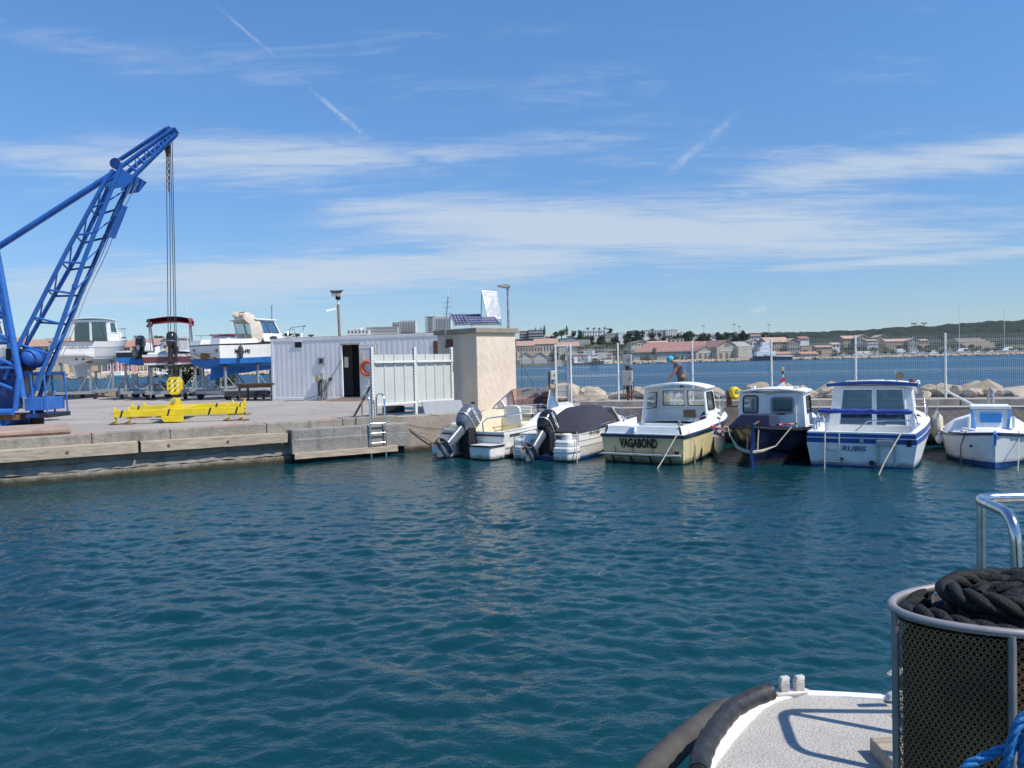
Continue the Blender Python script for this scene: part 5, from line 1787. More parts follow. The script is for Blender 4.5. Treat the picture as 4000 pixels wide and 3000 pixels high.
# ---- 4 navy double-ended boat with white wheelhouse
B4 = thing('fishing_boat', 'navy double-ended fishing boat with a white wheelhouse', 'boat', (5.35, 17.72, 0), R(-31))
H = Hull(B4, 5.0, 1, 1.0, .74, 1.06, zk=-.4, zc=.12, zcb=.4, strips=((0, .12, 'navy'), (.12, .93, 'navy'), (.93, 1, 'navy')), bot='navy', double=True, rk=.35, c0=.86, c1=.5, rd=1, bulge=.05)
deck(B4, H, .45, .14, .3, 'navy', 'gelw', 'gelw', .07, stern_cap=False)
rub(B4, H, 'black', .028, -.05)
Cn = cabin(B4, 1.7, 3.05, .8, .72, .72, 1.56, inset=.05, rf=.08, holes={'a': [(.07, .42, .3, .92)], 's': [(.3, .4, .9, .88)], 'p': [(.15, .4, .8, .88)], 'f': [(.1, .45, .45, .9), (.55, .45, .9, .9)]}, camber=.07, rad=.07)
dq = [(-.08, 1.65, .74), (.6, 1.65, .74), (.6, 1.65, 1.52), (-.08, 1.65, 1.52)]
db = MB()
wallq(db, dq, [(.16, .46, .9, .92)], .03)
db.build('sliding_door', 'gelw', B4, bevel=.006)
window(B4, dq, (.16, .46, .9, .92), 'dglass', mat('grey rubber seal', (.3, .3, .29), .6), .03, .07)
MB().b2(-.1, .35, 1.61, 1.64, 1.05, 1.07).build('door_handle', 'black', B4)
MB().prism([(-.08, 1.47), (.08, 1.47), (.05, 1.41), (-.05, 1.41)], 'y', 1.6, 1.66).build('deck_light', 'greyp', B4, loc=(-.02, .0, .12))
for x in (-.5, .52):
    MB().b2(x - .05, x + .05, 2.0, 2.1, 1.56, 1.72).build('vent_box', 'whitep', B4)
rail(B4, [(.5, 1.9, 1.6), (.5, 2.0, 1.66), (.5, 2.8, 1.66)], .012)
# canvas dodger over the cockpit
MB().hexa([(-.78, .55, .78), (.28, .42, .78), (.36, 1.25, .74), (-.86, 1.25, .74), (-.42, .62, 1.12), (.24, .55, 1.12), (.28, 1.2, 1.1), (-.5, 1.2, 1.1)]).build('spray_dodger', mat('navy canvas', (.018, .028, .07), .85, var=.12, bump=.2, bs=14), B4, bevel=.03)
# rudder and rope fender round the stern post
MB().prism([(-.02, .95), (.1, .95), (.12, .3), (.1, -.4), (-.22, -.4), (-.2, .2), (-.06, .5)], 'x', -.025, .025).build('rudder', mat('dark blue rudder', (.012, .03, .12), .4), B4, loc=(0, -.04, 0))
MB().tube([(0, -.02, .92), (0, .5, .96)], .025, 8).build('tiller', 'woodr', B4, smooth=50)
fe_ = [(-.62, .42, .62), (-.42, .2, .4), (-.2, .0, .34), (0, -.12, .32), (.2, .02, .35), (.42, .22, .44)]
MB().tube(fe_, [.015, .035, .045, .045, .04, .015], 8).build('rope_fender', 'rope', B4, smooth=50)
for a, b in (((-.64, .42, .62), (-.7, .45, .86)), ((.43, .22, .44), (.72, .55, .86)), ((-.12, -.05, .36), (-.14, .1, .88)), ((.1, -.05, .36), (.1, .1, .88))):
    MB().tube([a, b], .014, 6).build('fender_lanyard', 'rope', B4)
def towel_mat():
    def fn(t, b):
        v = t.n('ShaderNodeTexCoord').outputs['Object']
        vo = t.n('ShaderNodeTexVoronoi', i_Vector=v, i_Scale=14.0)
        s_ = t.n('ShaderNodeSeparateColor', i_Color=vo.outputs['Color'])
        c = t.mix(t.ramp(s_.outputs[0], .45, .55), (.02, .02, .025), (.45, .42, .42))
        c = t.mix(t.ramp(s_.outputs[1], .68, .72), c, (.5, .02, .05))
        t.set(b.inputs['Base Color'], c)
        b.inputs['Roughness'].default_value = .9
    return custom('patterned towel', fn)


tw = tag(MB().loft([[(.02 * math.sin(i), y, z) for i, (y, z) in enumerate(((0, 0), (.05, .03), (.1, 0), (.14, -.12), (.16, -.26)))],
               [(.3 + .02 * math.cos(i), y, z) for i, (y, z) in enumerate(((0, 0), (.05, .03), (.1, 0), (.13, -.12), (.17, -.22)))]]).build('towel', towel_mat(), loc=W2(B4, (-.78, .45, .84)), rot=(0, 0, R(-190))), 'patterned towel with red edge draped over the navy boat stern', 'towel')
tag(MB().b2(0, .55, 0, .12, 0, .035).build('towel', towel_mat(), loc=W2(B4, (.42, .72, .86)), rot=(0, 0, R(25)), bevel=.012), 'rolled patterned towel on the navy boat side deck', 'towel')
rail(B4, [(.66, 4.3, 1.0), (.64, 4.35, 1.3), (0, 4.95, 1.36), (-.64, 4.35, 1.3), (-.66, 4.3, 1.0)], .014)
FG = thing('flag', 'small red and white furled flag on a short staff behind the navy wheelhouse', 'flag', ((7.07, 20.6, 1.59)[0], 20.6, 1.6))
MB().tube([(0, 0, -.6), (-.06, 0, .48)], .012, 6).build('staff', 'whitep', FG)
MB().b2(-.1, -.03, -.03, .03, .46, .56).build('staff_light', mat('amber lamp', (.45, .36, .12), .4), FG, bevel=.01)
MB().b2(-.085, -.045, -.02, .02, .38, .46).build('lamp_base', 'black', FG)
for z0, z1, m in ((.18, .3, 'red'), (.06, .18, 'white'), (-.08, .06, 'red')):
    MB().prism([(-.02, z1), (-.05, z1), (-.16 - (z1 < .25) * .05, z0), (.0, z0)], 'y', -.02, .02).build('cloth_band', m, FG)

# ---- 5 white boat with blue trim
B5 = thing('cabin_boat', 'white cabin boat with dark blue gunwale band, lettered RUBIS', 'boat', (7.5, 17.16, 0), R(-31))
B5.scale = (1.13, 1.05, 1.02)
H = Hull(B5, 5.1, .95, 1.05, .74, 1.02, zk=-.28, zc=.0, strips=((0, .06, 'blue'), (.06, .7, 'gelw'), (.7, .84, 'blue'), (.84, .87, 'whitep'), (.87, 1, 'blue')), bot='antid', tr=.12, c0=.93, bulge=.05)
deck(B5, H, .36, .13, .24, 'gelw', 'gelw', 'gelw', .08)
C5 = cabin(B5, 1.75, 3.1, .84, .78, .72, 1.66, inset=.1, rf=.25, ra=.1, holes={'a': [(.12, .03, .52, .93), (.55, .03, .9, .93)], 's': [(.28, .45, .85, .9)], 'p': [(.15, .45, .72, .9)], 'f': [(.08, .45, .47, .92), (.53, .45, .92, .92)]},
           camber=.06, over=.12, rad=.02, glass='dglass', frame='whitep', fr_r=.022, roof_edge='blue')
MB().b2(-.3, .4, 2.5, 2.9, .7, 1.05).build('helm_console', 'brown', B5, bevel=.02)
fd_ = []
for i in range(9):
    t = .58 + .36 * i / 8
    x, y, z = H.sh(t)
    k = 1 - (i / 8) ** 2
    fd_.append([((x - .14) * u, y, z + .02 + .2 * k * (1 - abs(u) ** 4)) for u in (-1, -.92, -.7, -.35, 0, .35, .7, .92, 1)])
MB().loft(fd_).build('cuddy_top', 'gelw', B5, smooth=50)
for sg in (1, -1):
    rail(B5, [(.86 * sg, .1, .75), (.86 * sg, .12, .98), (.8 * sg, .2, .99), (.86 * sg, 1.2, 1.0), (.88 * sg, 1.5, .85)], .014)
    rail(B5, [(.86 * sg, .7, .78), (.86 * sg, .7, 1.0)], .012)
    rail(B5, [(.92 * sg, 3.3, .88), (.88 * sg, 3.5, 1.3), (.4 * sg, 4.7, 1.4), (0, 5.0, 1.4)], .014)
    rail(B5, [(.62 * sg, 4.3, .98), (.6 * sg, 4.25, 1.36)], .013)
rail(B5, [(-.1, .1, .76), (.12, .12, .98), (.78, .12, 1.0)], .014)
bc = MB()
pts = [(-.86 + 1.72 * i / 16, .55 + .02 * math.sin(i * 1.7), 1.15 + .012 * math.sin(i * 2.3)) for i in range(17)]
bc.tube(pts, [.03] + [.055 + .01 * math.sin(i * 3) for i in range(1, 16)] + [.03], 9)
bc.build('furled_bimini', 'bluecan', B5, smooth=60)
for sg in (1, -1):
    rail(B5, [(.86 * sg, .55, 1.15), (.9 * sg, 1.0, .98)], .013)
    rail(B5, [(.86 * sg, .55, 1.15), (.86 * sg, .35, .76)], .016)
rail(B5, [(-.55, 1.95, 1.73), (-.5, 2.0, 1.78), (.2, 2.1, 1.8), (.35, 2.1, 1.74)], .014)
MB().tube([(.45, 2.3, 1.7), (.4, 2.3, 2.02)], .014, 6).build('antenna', 'galv', B5)
MB().lathe([(0, -.02), (.09, -.02), (.09, .02), (0, .02)], 14, (.5, 2.28, 1.87), 'y').build('radar_reflector', mat('tarnished brass', (.25, .2, .13), .5, .3), B5, smooth=40)
MB().lathe([(.0, 0), (.06, .0), (.05, .09), (0, .12)], 10, (.72, 2.4, 1.7)).build('mast_light', 'rustm', B5, smooth=50)
MB().lathe([(.0, 0), (.04, .0), (.04, .07), (0, .1)], 10, (.84, 2.3, 1.68)).build('nav_light', 'whitep', B5, smooth=50)
for x in (-.62, -.36):
    rail(B5, [(x, -.05, .7), (x, -.14, .72), (x, -.16, .6), (x, -.13, .1)], .016)
for z in (.62, .38, .12):
    rail(B5, [(-.62, -.145, z), (-.36, -.145, z)], .016)
MB().lathe([(0, 0), (.03, 0), (.03, .05), (0, .06)], 10, (-.33, -.13, .18), 'y').build('ladder_stop', 'black', B5)
MB().b2(.28, .62, -.16, -.1, .48, .6).build('motor_pad', 'galv', B5, bevel=.01)
for x in (.32, .6):
    MB().b2(x - .015, x + .015, -.14, -.09, .08, .64).build('motor_bracket', 'galv', B5)
MB().b2(-.0, .06, -.15, -.1, .54, .64).build('outlet', 'galv', B5)
MB().b2(.8, .88, -.125, -.1, .48, .62).build('drain_hole', 'dark', B5)
MB().lathe([(0, 0), (.05, 0), (.05, .04), (0, .05)], 10, (.2, -.12, .12), 'y').build('exhaust', 'black', B5)
text('name_lettering', 'RUBIS', .15, 'inkn', B5, (-.12, -.105, .36), (R(97), 0, 0), shear=.25, sx=1.1, bold=.001)
text('registration', 'ST 437666', .15, 'ink', B5, (.985, .75, .42), (R(90), 0, R(87)), sx=.85)
rope('weedy mooring rope slanting from the RUBIS stern corner into the water', [W2(B5, (.8, -.1, .78)), W2(B5, (.55, -.7, .25)), W2(B5, (.42, -1.0, -.1))])
rope('mooring rope hanging straight down beside the RUBIS ladder', [W2(B5, (-.7, -.1, .8)), W2(B5, (-.68, -.35, .3)), W2(B5, (-.66, -.5, -.15))])
fender('long pale fender hanging at the bow side of the blue-trimmed boat', W2(B5, (1.3, 3.2, .66)), .13, .62)
rail(B5, [(.95, 2.95, .85), (.98, 3.0, 1.15), (.85, 3.4, 1.2)], .014)

# ---- 6 small white boat facing the camera at the right edge
B6 = thing('rowing_boat', 'small white double-ended boat with light blue trim, bow towards the viewer', 'boat', (12.0, 20.4, 0), R(153))
H = Hull(B6, 4.3, 1, .95, .6, .74, zk=-.35, zc=.03, zcb=.08, strips=((0, .05, 'blue'), (.1, .94, 'gelw'), (.94, 1, 'blue')), bot='blue', double=True, rk=.2, c0=.86, c1=.5, rd=1, bulge=.05)
rub(B6, H, 'navy', .028, -.03)
deck(B6, H, .35, .12, .2, 'gelw', 'gelw', 'gelw', .1, stern_cap=False)
rows = []
for i in range(7):
    t = .42 + .38 * i / 6
    x, y, z = H.sh(t)
    k = 1 - max(0, (i - 3) / 3) ** 2
    rows.append([((x - .04) * u, y, z + .02 + .36 * k * (1 - abs(u) ** 3)) for u in (-1, -.9, -.7, -.35, 0, .35, .7, .9, 1)])
MB().loft(rows).build('cuddy', 'gelw', B6, smooth=40)
ck = MB().hexa([(-.34, 2.5, .8), (.34, 2.5, .8), (.3, 3.3, .72), (-.3, 3.3, .72), (-.36, 2.5, 1.2), (.36, 2.5, 1.2), (.36, 3.18, 1.16), (-.36, 3.18, 1.16)]).build('hatch_house', 'gelw', B6, bevel=.02)
MB().b2(-.38, .38, 2.48, 3.24, 1.17, 1.24).build('hatch_lid', 'gelw', B6, bevel=.015)
for sg in (1, -1):
    MB().beam((.31 * sg, 3.31, .72), (.37 * sg, 3.2, 1.16), .05, .05).build('corner_trim', 'skyb', B6)
MB().hexa([(-.2, 3.265, .88), (.2, 3.265, .88), (.2, 3.29, .88), (-.2, 3.29, .88), (-.2, 3.225, 1.08), (.2, 3.225, 1.08), (.2, 3.25, 1.08), (-.2, 3.25, 1.08)]).build('blue_panel', mat('blue perspex', (.03, .2, .5), .3, var=.15), B6)
MB().prism([(4.25, .78), (4.33, .72), (4.2, .2), (4.1, -.3), (4.0, -.3), (4.14, .3)], 'x', -.025, .025).build('stem_post', 'skyb', B6)
for sg in (1, -1):
    MB().beam((.55 * sg, 3.35, .75), (.3 * sg, 3.75, .72), .04, .05).build('deck_strake', 'gelw', B6)
    MB().lathe([(.03, 0), (.035, .22), (.04, .25)], 8, (.42 * sg, 3.3, .76)).build('bollard', 'whitep', B6, smooth=50)
MB().lathe([(0, 0), (.03, 0), (.03, .03), (0, .04)], 10, (.42, 3.92, .42), 'y').build('skin_fitting', 'black', B6)
MB().beam((.3, 2.6, 1.22), (.8, 1.6, 1.5), .03, .05).build('boom', 'whitep', B6)
rail(B6, [(-.1, 2.4, 1.2), (-.1, 2.4, 1.55), (-.06, 2.4, 1.6), (-.02, 2.4, 1.55), (-.02, 2.4, 1.2)], .03, 'galv')
rope('weedy rope on the left bow of the small white boat', [W2(B6, (.5, 3.7, .72)), W2(B6, (.62, 4.0, .4)), W2(B6, (.6, 4.1, -.15))], .013, 'darkrope')
rope('pale rope slanting from the right bow of the small white boat into the water', [W2(B6, (-.48, 3.7, .72)), W2(B6, (-.4, 4.4, .2)), W2(B6, (-.36, 4.6, -.1))])
fender('small round white fender on the flank of the small right-hand boat', W2(B6, (.99, 2.5, .42)), .085, .2, 'whitep', cord=.2)
# shore lines
rope('sagging mooring rope from the quay corner to the grey outboard boat', [(-3.0, 22.15, .78), (-2.4, 21.6, .45), (-1.6, 20.9, .1)], .014, 'darkrope', .05)
rope('brown rope drooping along the quay face to the speedboat bow', [(-3.0, 22.2, .8), (-1.4, 22.6, .62), (.2, 23.2, .7)], .012, 'darkrope', .08)
MRg = thing('mooring_ring', 'rusty mooring ring knotted with rope on the quay face', 'mooring ring', (-3.03, 22.12, .78))
MB().tube([(.07 * math.cos(a), 0, .07 * math.sin(a)) for a in np.arange(0, 6.28, .6)], .016, 6, closed=True).build('ring', 'rustm', MRg)
MB().lathe([(0, -.05), (.05, -.04), (.06, .0), (.05, .04), (0, .05)], 8, (0, -.02, .03)).build('knot', 'darkrope', MRg, smooth=60)


# ================================================================ boats on cradles
def cradle(label, loc, rz, L, W, posts, h=.34, col='galv', wheels=True):
    T = thing('boat_cradle', label, 'boat cradle', loc, rz)
    for x in (-W / 2, W / 2):
        MB().b2(x - .05, x + .05, 0, L, h, h + .16).build('side_beam', col, T, bevel=.008)
    for y in (.0, L * .5, L - .1):
        MB().b2(-W / 2 - .05, W / 2 + .05, y, y + .1, h - .06, h + .1).build('cross_beam', col, T, bevel=.008)
    for (x, y, zt) in posts:
        MB().b2(x - .045, x + .045, y - .045, y + .045, h, zt - .04).build('post', col, T)
        MB().b2(x - .12, x + .12, y - .12, y + .12, zt - .05, zt).build('pad', 'woodr', T)
        sgy = 1 if y < L / 2 else -1
        MB().beam((x, y, zt * .72), (x, y + sgy * .7, h + .1), .045, .045).build('brace', col, T)
        sgx = -1 if x > 0 else 1
        if abs(x) > .3:
            MB().beam((x, y, zt * .75), (x + sgx * .65, y, h + .1), .045, .045).build('brace', col, T)
    if wheels:
        for x in (-W / 2, W / 2):
            for y in (.25, L - .35):
                wo = MB().lathe([(.05, -.05), (.16, -.06), (.17, 0), (.16, .06), (.05, .05)], 14, (x, y, .17), 'x').build('wheel', 'tyre', T, smooth=40)
                MB().b2(x - .04, x + .04, y - .04, y + .04, .17, h + .02).build('caster_fork', col, T)
    return T


def yard_cabin_boat(label, loc, rz, name=None):
    T = thing('motor_boat', label, 'boat', loc, rz)
    H = Hull(T, 6.2, 1.2, 1.28, 1.0, 1.35, zk=-.3, zc=.05, zcb=.5, strips=((0, .1, 'gelw'), (.1, .14, 'galv'), (.14, .62, 'gel'), (.62, .66, 'galv'), (.66, 1, 'gel')), bot='gelw', tr=-.1)
    deck(T, H, .4, .18, .35, 'gel', 'gel', 'gel', .1)
    cabin(T, 2.2, 4.0, 1.05, .95, 1.0, 2.28, inset=.08, rf=.6, holes={'a': [(.06, .02, .5, .93), (.53, .02, .96, .93)], 's': [(.2, .45, .85, .9)], 'p': [(.15, .45, .8, .9)], 'f': [(.06, .3, .48, .92), (.52, .3, .94, .92)]},
          camber=.08, over=.12, rad=.04, glass='dglass', frame='gel', fr_r=.03)
    MB().b2(-1.2, 1.2, -.02, .1, 1.0, 1.04).build('stern_trim', 'woodr', T)
    MB().hexa([(-1.05, -.62, .22), (1.05, -.62, .22), (1.2, .02, .12), (-1.2, .02, .12), (-1.05, -.62, .38), (1.05, -.62, .38), (1.2, .02, .4), (-1.2, .02, .4)]).build('bathing_platform', 'gel', T, bevel=.03)
    MB().prism([(.4, -.95), (1.3, -.95), (1.9, -.28), (.1, -.28)], 'x', -.06, .06).build('keel_skeg', 'gelw', T)
    for x in (.25, .6):
        MB().lathe([(0, 0), (.055, 0), (.055, .03), (0, .04)], 10, (x, .0, .05), 'y').build('skin_fitting', 'black', T)
    for sg in (1, -1):
        rail(T, [(1.05 * sg, 3.6, 1.15), (1.0 * sg, 3.8, 1.75), (.5 * sg, 5.7, 1.95), (0, 6.1, 1.95)], .016)
        rail(T, [(.75 * sg, 5.0, 1.25), (.75 * sg, 4.95, 1.86)], .014)
    if name:
        text('name_lettering', name, .26, 'inkg', T, (.35, .045, .62), (R(85), 0, 0), sx=1.05)
        MB().lathe([(.03, 0), (.1, 0), (.1, .01), (.03, .01)], 6, (-.62, .04, .72), 'y').build('emblem', 'inkg', T)
    return T


Y1 = yard_cabin_boat('white cabin cruiser on a cradle lettered HAVANA beside the crane', (-23.5, 42.6, 3.1), R(3), 'HAVANA')
cradle('grey cradle under the white cruiser behind the crane platform', (-23.5, 42.7, ZQ), R(3), 3.4, 2.0, [(-.75, .3, 2.02), (.75, .3, 2.02), (-.75, 3.0, 2.1), (.75, 3.0, 2.1), (0, .7, 1.2), (0, 2.6, 1.5)])
Y2 = yard_cabin_boat('white cabin cruiser partly cut off at the left edge behind the crane', (-28.9, 41.0, 3.1), R(6))
cradle('grey cradle under the cruiser at the left edge', (-28.9, 41.1, ZQ), R(6), 3.4, 2.0, [(-.75, .3, 2.02), (.75, .3, 2.02), (-.75, 3.0, 2.1), (.75, 3.0, 2.1)])
# blue and white cruiser
Y3 = thing('motor_cruiser', 'white cruiser with bright blue bottom and bundled beige canvas on a cradle', 'boat', (-14.45, 37.7, 2.82), R(-34))
H = Hull(Y3, 6.4, 1.15, 1.25, .8, 1.1, zk=-.35, zc=-.12, zcb=.15, strips=((0, .28, 'antib'), (.28, .93, 'gel'), (.93, 1, 'black')), bot='antib', tr=.08, c0=.95, bulge=.03)
deck(Y3, H, .5, .2, .3, 'gel', 'ivory', 'gel', .1)
MB().prism([(.2, -.9), (1.6, -.62), (3.6, -.45), (3.9, -.3), (.3, -.3)], 'x', -.05, .05).build('keel', 'antib', Y3)
for sg in (1, -1):
    MB().hexa([(.35 * sg, -.02, .8), (1.12 * sg, -.02, .8), (1.1 * sg, 2.2, .88), (.9 * sg, 2.2, .88), (.38 * sg, .04, 1.04), (1.06 * sg, .04, 1.04), (1.05 * sg, 2.2, 1.08), (.95 * sg, 2.2, 1.08)]).build('coaming', 'gel', Y3, bevel=.02)
    rail(Y3, [(.45 * sg, .1, 1.04), (.45 * sg, .1, 1.24), (1.02 * sg, .15, 1.26), (1.0 * sg, 1.5, 1.3), (1.0 * sg, 1.55, 1.1)], .015)
    rail(Y3, [(1.1 * sg, 4.0, 1.0), (1.0 * sg, 4.1, 1.55), (.9 * sg, 4.6, 1.6), (.85 * sg, 4.7, 1.2)], .02)
    rail(Y3, [(.6 * sg, 5.3, 1.1), (.5 * sg, 5.6, 1.75), (0, 6.2, 1.85)], .02)
cabin(Y3, 2.6, 3.9, 1.05, 1.0, .95, 2.0, inset=.16, rf=.5, ra=-.35, aft=False, holes={'s': [(.05, .4, .5, .92), (.55, .4, .92, .92)], 'p': [(.08, .4, .45, .92), (.5, .4, .95, .92)], 'f': [(.06, .3, .48, .92), (.52, .3, .94, .92)]}, camber=.08, over=.12, rad=.03)
MB().b2(-.9, .35, 3.0, 3.06, .4, 1.35).build('bulkhead', 'ivory', Y3)
MB().b2(.3, .95, 2.95, 3.0, .4, 1.4).build('cabin_door', 'brown', Y3, bevel=.01)
MB().tube([(-.15 + .2 * math.cos(a), 2.9 + .05 * math.sin(a), 1.2 + .2 * math.sin(a)) for a in np.arange(0, 6.28, .5)], .025, 6, closed=True).build('steering_wheel', 'woodr', Y3, smooth=60)
# bundled canvas on the roof
cb = MB()
rows = []
rg = random.Random(4)
for i in range(15):
    f_ = i / 14
    x = -.45 + 1.5 * f_
    ctr = (x, 2.15 + .25 * math.sin(f_ * 5), 2.28 - .02 * i + .05 * math.sin(i * 2.1))
    if f_ > .8:
        ctr = (.92 + .15 * (f_ - .8) * 5, 2.2, 2.05 - (f_ - .8) * 5 * .95)
    rows.append([(ctr[0] + .05 * math.cos(a), ctr[1] + (.28 + rg.uniform(-.07, .07)) * math.cos(a), ctr[2] + (.16 + rg.uniform(-.05, .05)) * math.sin(a)) for a in np.arange(0, 6.28, .63)])
cb.loft(rows, close=True, cap=True).build('bundled_canvas', 'beigec', Y3, smooth=50)
MB().tube([(.9, 3.2, 2.05), (.92, 3.2, 2.75)], .035, 8).build('mast_stub', 'galv', Y3, smooth=50)
rail(Y3, [(-.9, 2.2, 2.35), (.1, 2.2, 2.42)], .02, 'dark')
MB().b2(-1.12, .95, -.62, -.1, .38, .42).build('bathing_platform', 'alu', Y3)
for x in (-.75, -.05, .6):
    MB().beam((x, -.6, .38), (x + .25, -.03, .05), .03, .03).build('platform_stay', 'rustm', Y3)
MB().b2(-.25, .35, -.12, -.085, .12, .36).build('transom_panel', 'brown', Y3)
for x, z in ((-.75, .55), (.82, .15), (.98, .5)):
    MB().lathe([(0, 0), (.06, 0), (.06, .04), (0, .05)], 10, (x, -.13, z), 'y').build('skin_fitting', 'rustm', Y3)
text('registration', 'MA  6490', .3, 'ink', Y3, (1.225, 1.15, .36), (R(90), 0, R(88)), sx=.72, bold=.004)
for yy in (3.9, 4.5):
    window(Y3, [(1.13, yy, .98), (1.08, yy + .5, 1.02), (1.02, yy + .48, 1.16), (1.07, yy, 1.14)], (.05, .05, .95, .95), 'dglass', 'galv', .02, .03)
MB().b2(.5, 1.14, 3.55, 3.6, .96, 1.1).build('blue_stripe', 'skyb', Y3)
fender('dark fender hanging on the side of the blue-bottomed cruiser', W2(Y3, (1.36, .95, .42)), .1, .62, mat('dark grey fender', (.05, .055, .07), .5), cord=.35)
tag(MB().lathe([(0, -.2), (.09, -.17), (.12, 0), (.09, .17), (0, .2)], 12, axis='x').build('fender', mat('dark grey fender', (.05, .055, .07), .5), loc=W2(Y3, (1.1, 3.1, 1.1)), smooth=60), 'dark fender lying on the side deck of the blue-bottomed cruiser', 'fender')
cradle('grey cradle under the blue-bottomed cruiser', (-14.4, 37.85, ZQ), R(-34), 4.6, 2.1, [(-.85, .3, 1.62), (.85, .3, 1.62), (-.8, 2.2, 1.7), (.8, 2.2, 1.7), (-.7, 4.2, 1.75), (.7, 4.2, 1.75)])
# low skip-like trolley under it
LT = thing('low_trolley', 'low dark steel trolley standing under the blue-bottomed cruiser', 'trolley', (-13.2, 37.0, ZQ), R(-10))
MB().b2(-.2, 1.5, 0, 1.0, .18, .42).build('tray', mat('dark steel tray', (.06, .065, .08), .6, var=.2), LT, bevel=.01)
for x in (0, 1.3):
    for y in (.1, .9):
        MB().lathe([(.03, -.04), (.1, -.04), (.1, .04), (.03, .04)], 12, (x, y, .1), 'x').build('wheel', 'tyre', LT, smooth=40)
# maroon boat
Y4 = thing('speedboat', 'maroon and white speedboat with a maroon bimini and black outboard on a cradle', 'boat', (-17.15, 39.2, 2.72), R(5))
H = Hull(Y4, 5.2, .95, 1.02, .5, .8, zk=-.2, zc=.0, strips=((0, .2, 'gelw'), (.2, .8, mat('maroon gelcoat', (.2, .06, .07), .35, var=.1)), (.8, 1, 'gel')), bot=mat('dark brown bottom', (.05, .035, .03), .7), tr=.05)
deck(Y4, H, .45, .16, .2, 'gel', 'gel', 'gel', .12)
MB().b2(-.8, .1, .15, .6, .3, .62).build('stern_seat', 'gel', Y4, bevel=.06)
MB().prism([(1.0, .5), (1.25, .55), (2.3, 1.1), (2.1, 1.15), (1.2, .9)], 'x', -.75, -.6).build('windscreen_side', 'gel', Y4, bevel=.02)
bm_ = MB()
rows = []
for i in range(7):
    y = .9 + .8 * i / 6
    rows.append([(1.05 * u, y, 2.32 + .1 * (1 - u * u) + .03 * math.sin(i + 3 * u) - (.14 if abs(u) > .97 else 0)) for u in (-1, -.93, -.6, -.3, 0, .3, .6, .93, 1)])
bm_.loft(rows + [[(p[0], p[1], p[2] - .24) for p in r_] for r_ in reversed(rows)], close=False)
bm_.build('bimini', 'maroon', Y4, smooth=50)
for sg in (1, -1):
    rail(Y4, [(1.0 * sg, 1.25, 2.3), (.96 * sg, 1.7, .6)], .045, 'alu')
    rail(Y4, [(1.0 * sg, 1.1, 2.3), (.96 * sg, 1.2, .6)], .03, 'alu')
outboard(Y4, (.52, -.14, .8), R(-14), 1.25, 'blackgl', 'black', None)
cradle('grey cradle with tall posts under the maroon speedboat', (-17.15, 39.3, ZQ), R(5), 3.6, 1.8, [(-.7, .3, 1.66), (.7, .3, 1.66), (-.6, 3.0, 1.72), (.6, 3.0, 1.72)])
# small dark blue boat with tilted outboard
Y5 = thing('speedboat', 'small dark blue and white boat with a raised outboard, left of the maroon boat', 'boat', (-19.3, 40.8, 2.95), R(10))
H = Hull(Y5, 4.6, .85, .92, .52, .75, zk=-.2, zc=-.05, strips=((0, .45, 'antib'), (.45, .9, 'navy'), (.9, 1, 'gel')), bot='antib', tr=.05)
deck(Y5, H, .45, .14, .2, 'gel', 'gel', 'gel', .12)
MB().hexa([(-.2, .9, .5), (.6, .9, .5), (.6, 1.8, .5), (-.2, 1.8, .5), (.0, 1.0, .95), (.5, 1.0, .95), (.5, 1.6, .95), (.0, 1.6, .95)]).build('console', 'gel', Y5, bevel=.05)
outboard(Y5, (.3, -.2, .66), R(-62), 1.2, 'blackgl', 'greym', None)
cradle('grey cradle under the small dark blue boat', (-19.3, 40.9, ZQ), R(10), 3.2, 1.5, [(-.6, .4, 1.82), (.6, .4, 1.82), (0, 2.6, 1.9)])
# small white boat behind
Y6 = thing('speedboat', 'white boat with a red cover edge showing behind the blue-bottomed cruiser', 'boat', (-16.6, 43.2, 3.1), R(-10))
H = Hull(Y6, 4.4, .85, .92, .6, .8, zk=-.2, strips=((0, .3, 'gelw'), (.3, 1, 'gel')), bot='gelw')
deck(Y6, H, .4, .16, .2, 'gel', 'gel', 'gel', .12)
MB().hexa([(-.5, 1.2, .6), (.7, 1.2, .6), (.6, 2.8, .7), (-.5, 2.8, .7), (-.4, 1.4, 1.2), (.6, 1.4, 1.2), (.5, 2.4, 1.2), (-.4, 2.4, 1.2)]).build('deckhouse', 'gel', Y6, bevel=.05)
MB().b2(-.45, .7, 1.3, 2.5, 1.2, 1.3).build('cover', 'maroon', Y6, bevel=.03)
cradle('plain grey cradle under the white boat at the back of the yard', (-16.6, 43.3, ZQ), R(-10), 3.0, 1.5, [(-.6, .4, 1.95), (.6, .4, 1.95), (0, 2.4, 2.0)], wheels=False)
# low trailer frame with a notice
TL = thing('boat_trailer', 'low empty galvanised boat trailer with a white notice at the back of the yard', 'trailer', (-21.6, 43.2, ZQ), R(4))
for y in (0, .9):
    MB().b2(0, 3.4, y, y + .1, .62, .74).build('long_beam', 'galv', TL, bevel=.01)
for x in (.1, 1.2, 2.3, 3.2):
    MB().b2(x, x + .1, .1, .9, .58, .7).build('cross_beam', 'galv', TL, bevel=.01)
for x in (.2, 3.1):
    MB().b2(x, x + .1, -.02, .08, 0, .62).build('stand', 'galv', TL)
    MB().b2(x, x + .1, .92, 1.02, 0, .62).build('stand', 'galv', TL)
MB().b2(.2, .42, .3, .5, .74, 1.0).build('winch_post', 'galv', TL)
MB().b2(.8, 1.1, .3, .5, .74, 1.3).build('bow_stop', 'galv', TL)
nt = MB().b2(1.9, 2.5, -.04, -.01, .7, 1.05).build('notice', 'white', TL, rot=(0, R(8), 0))
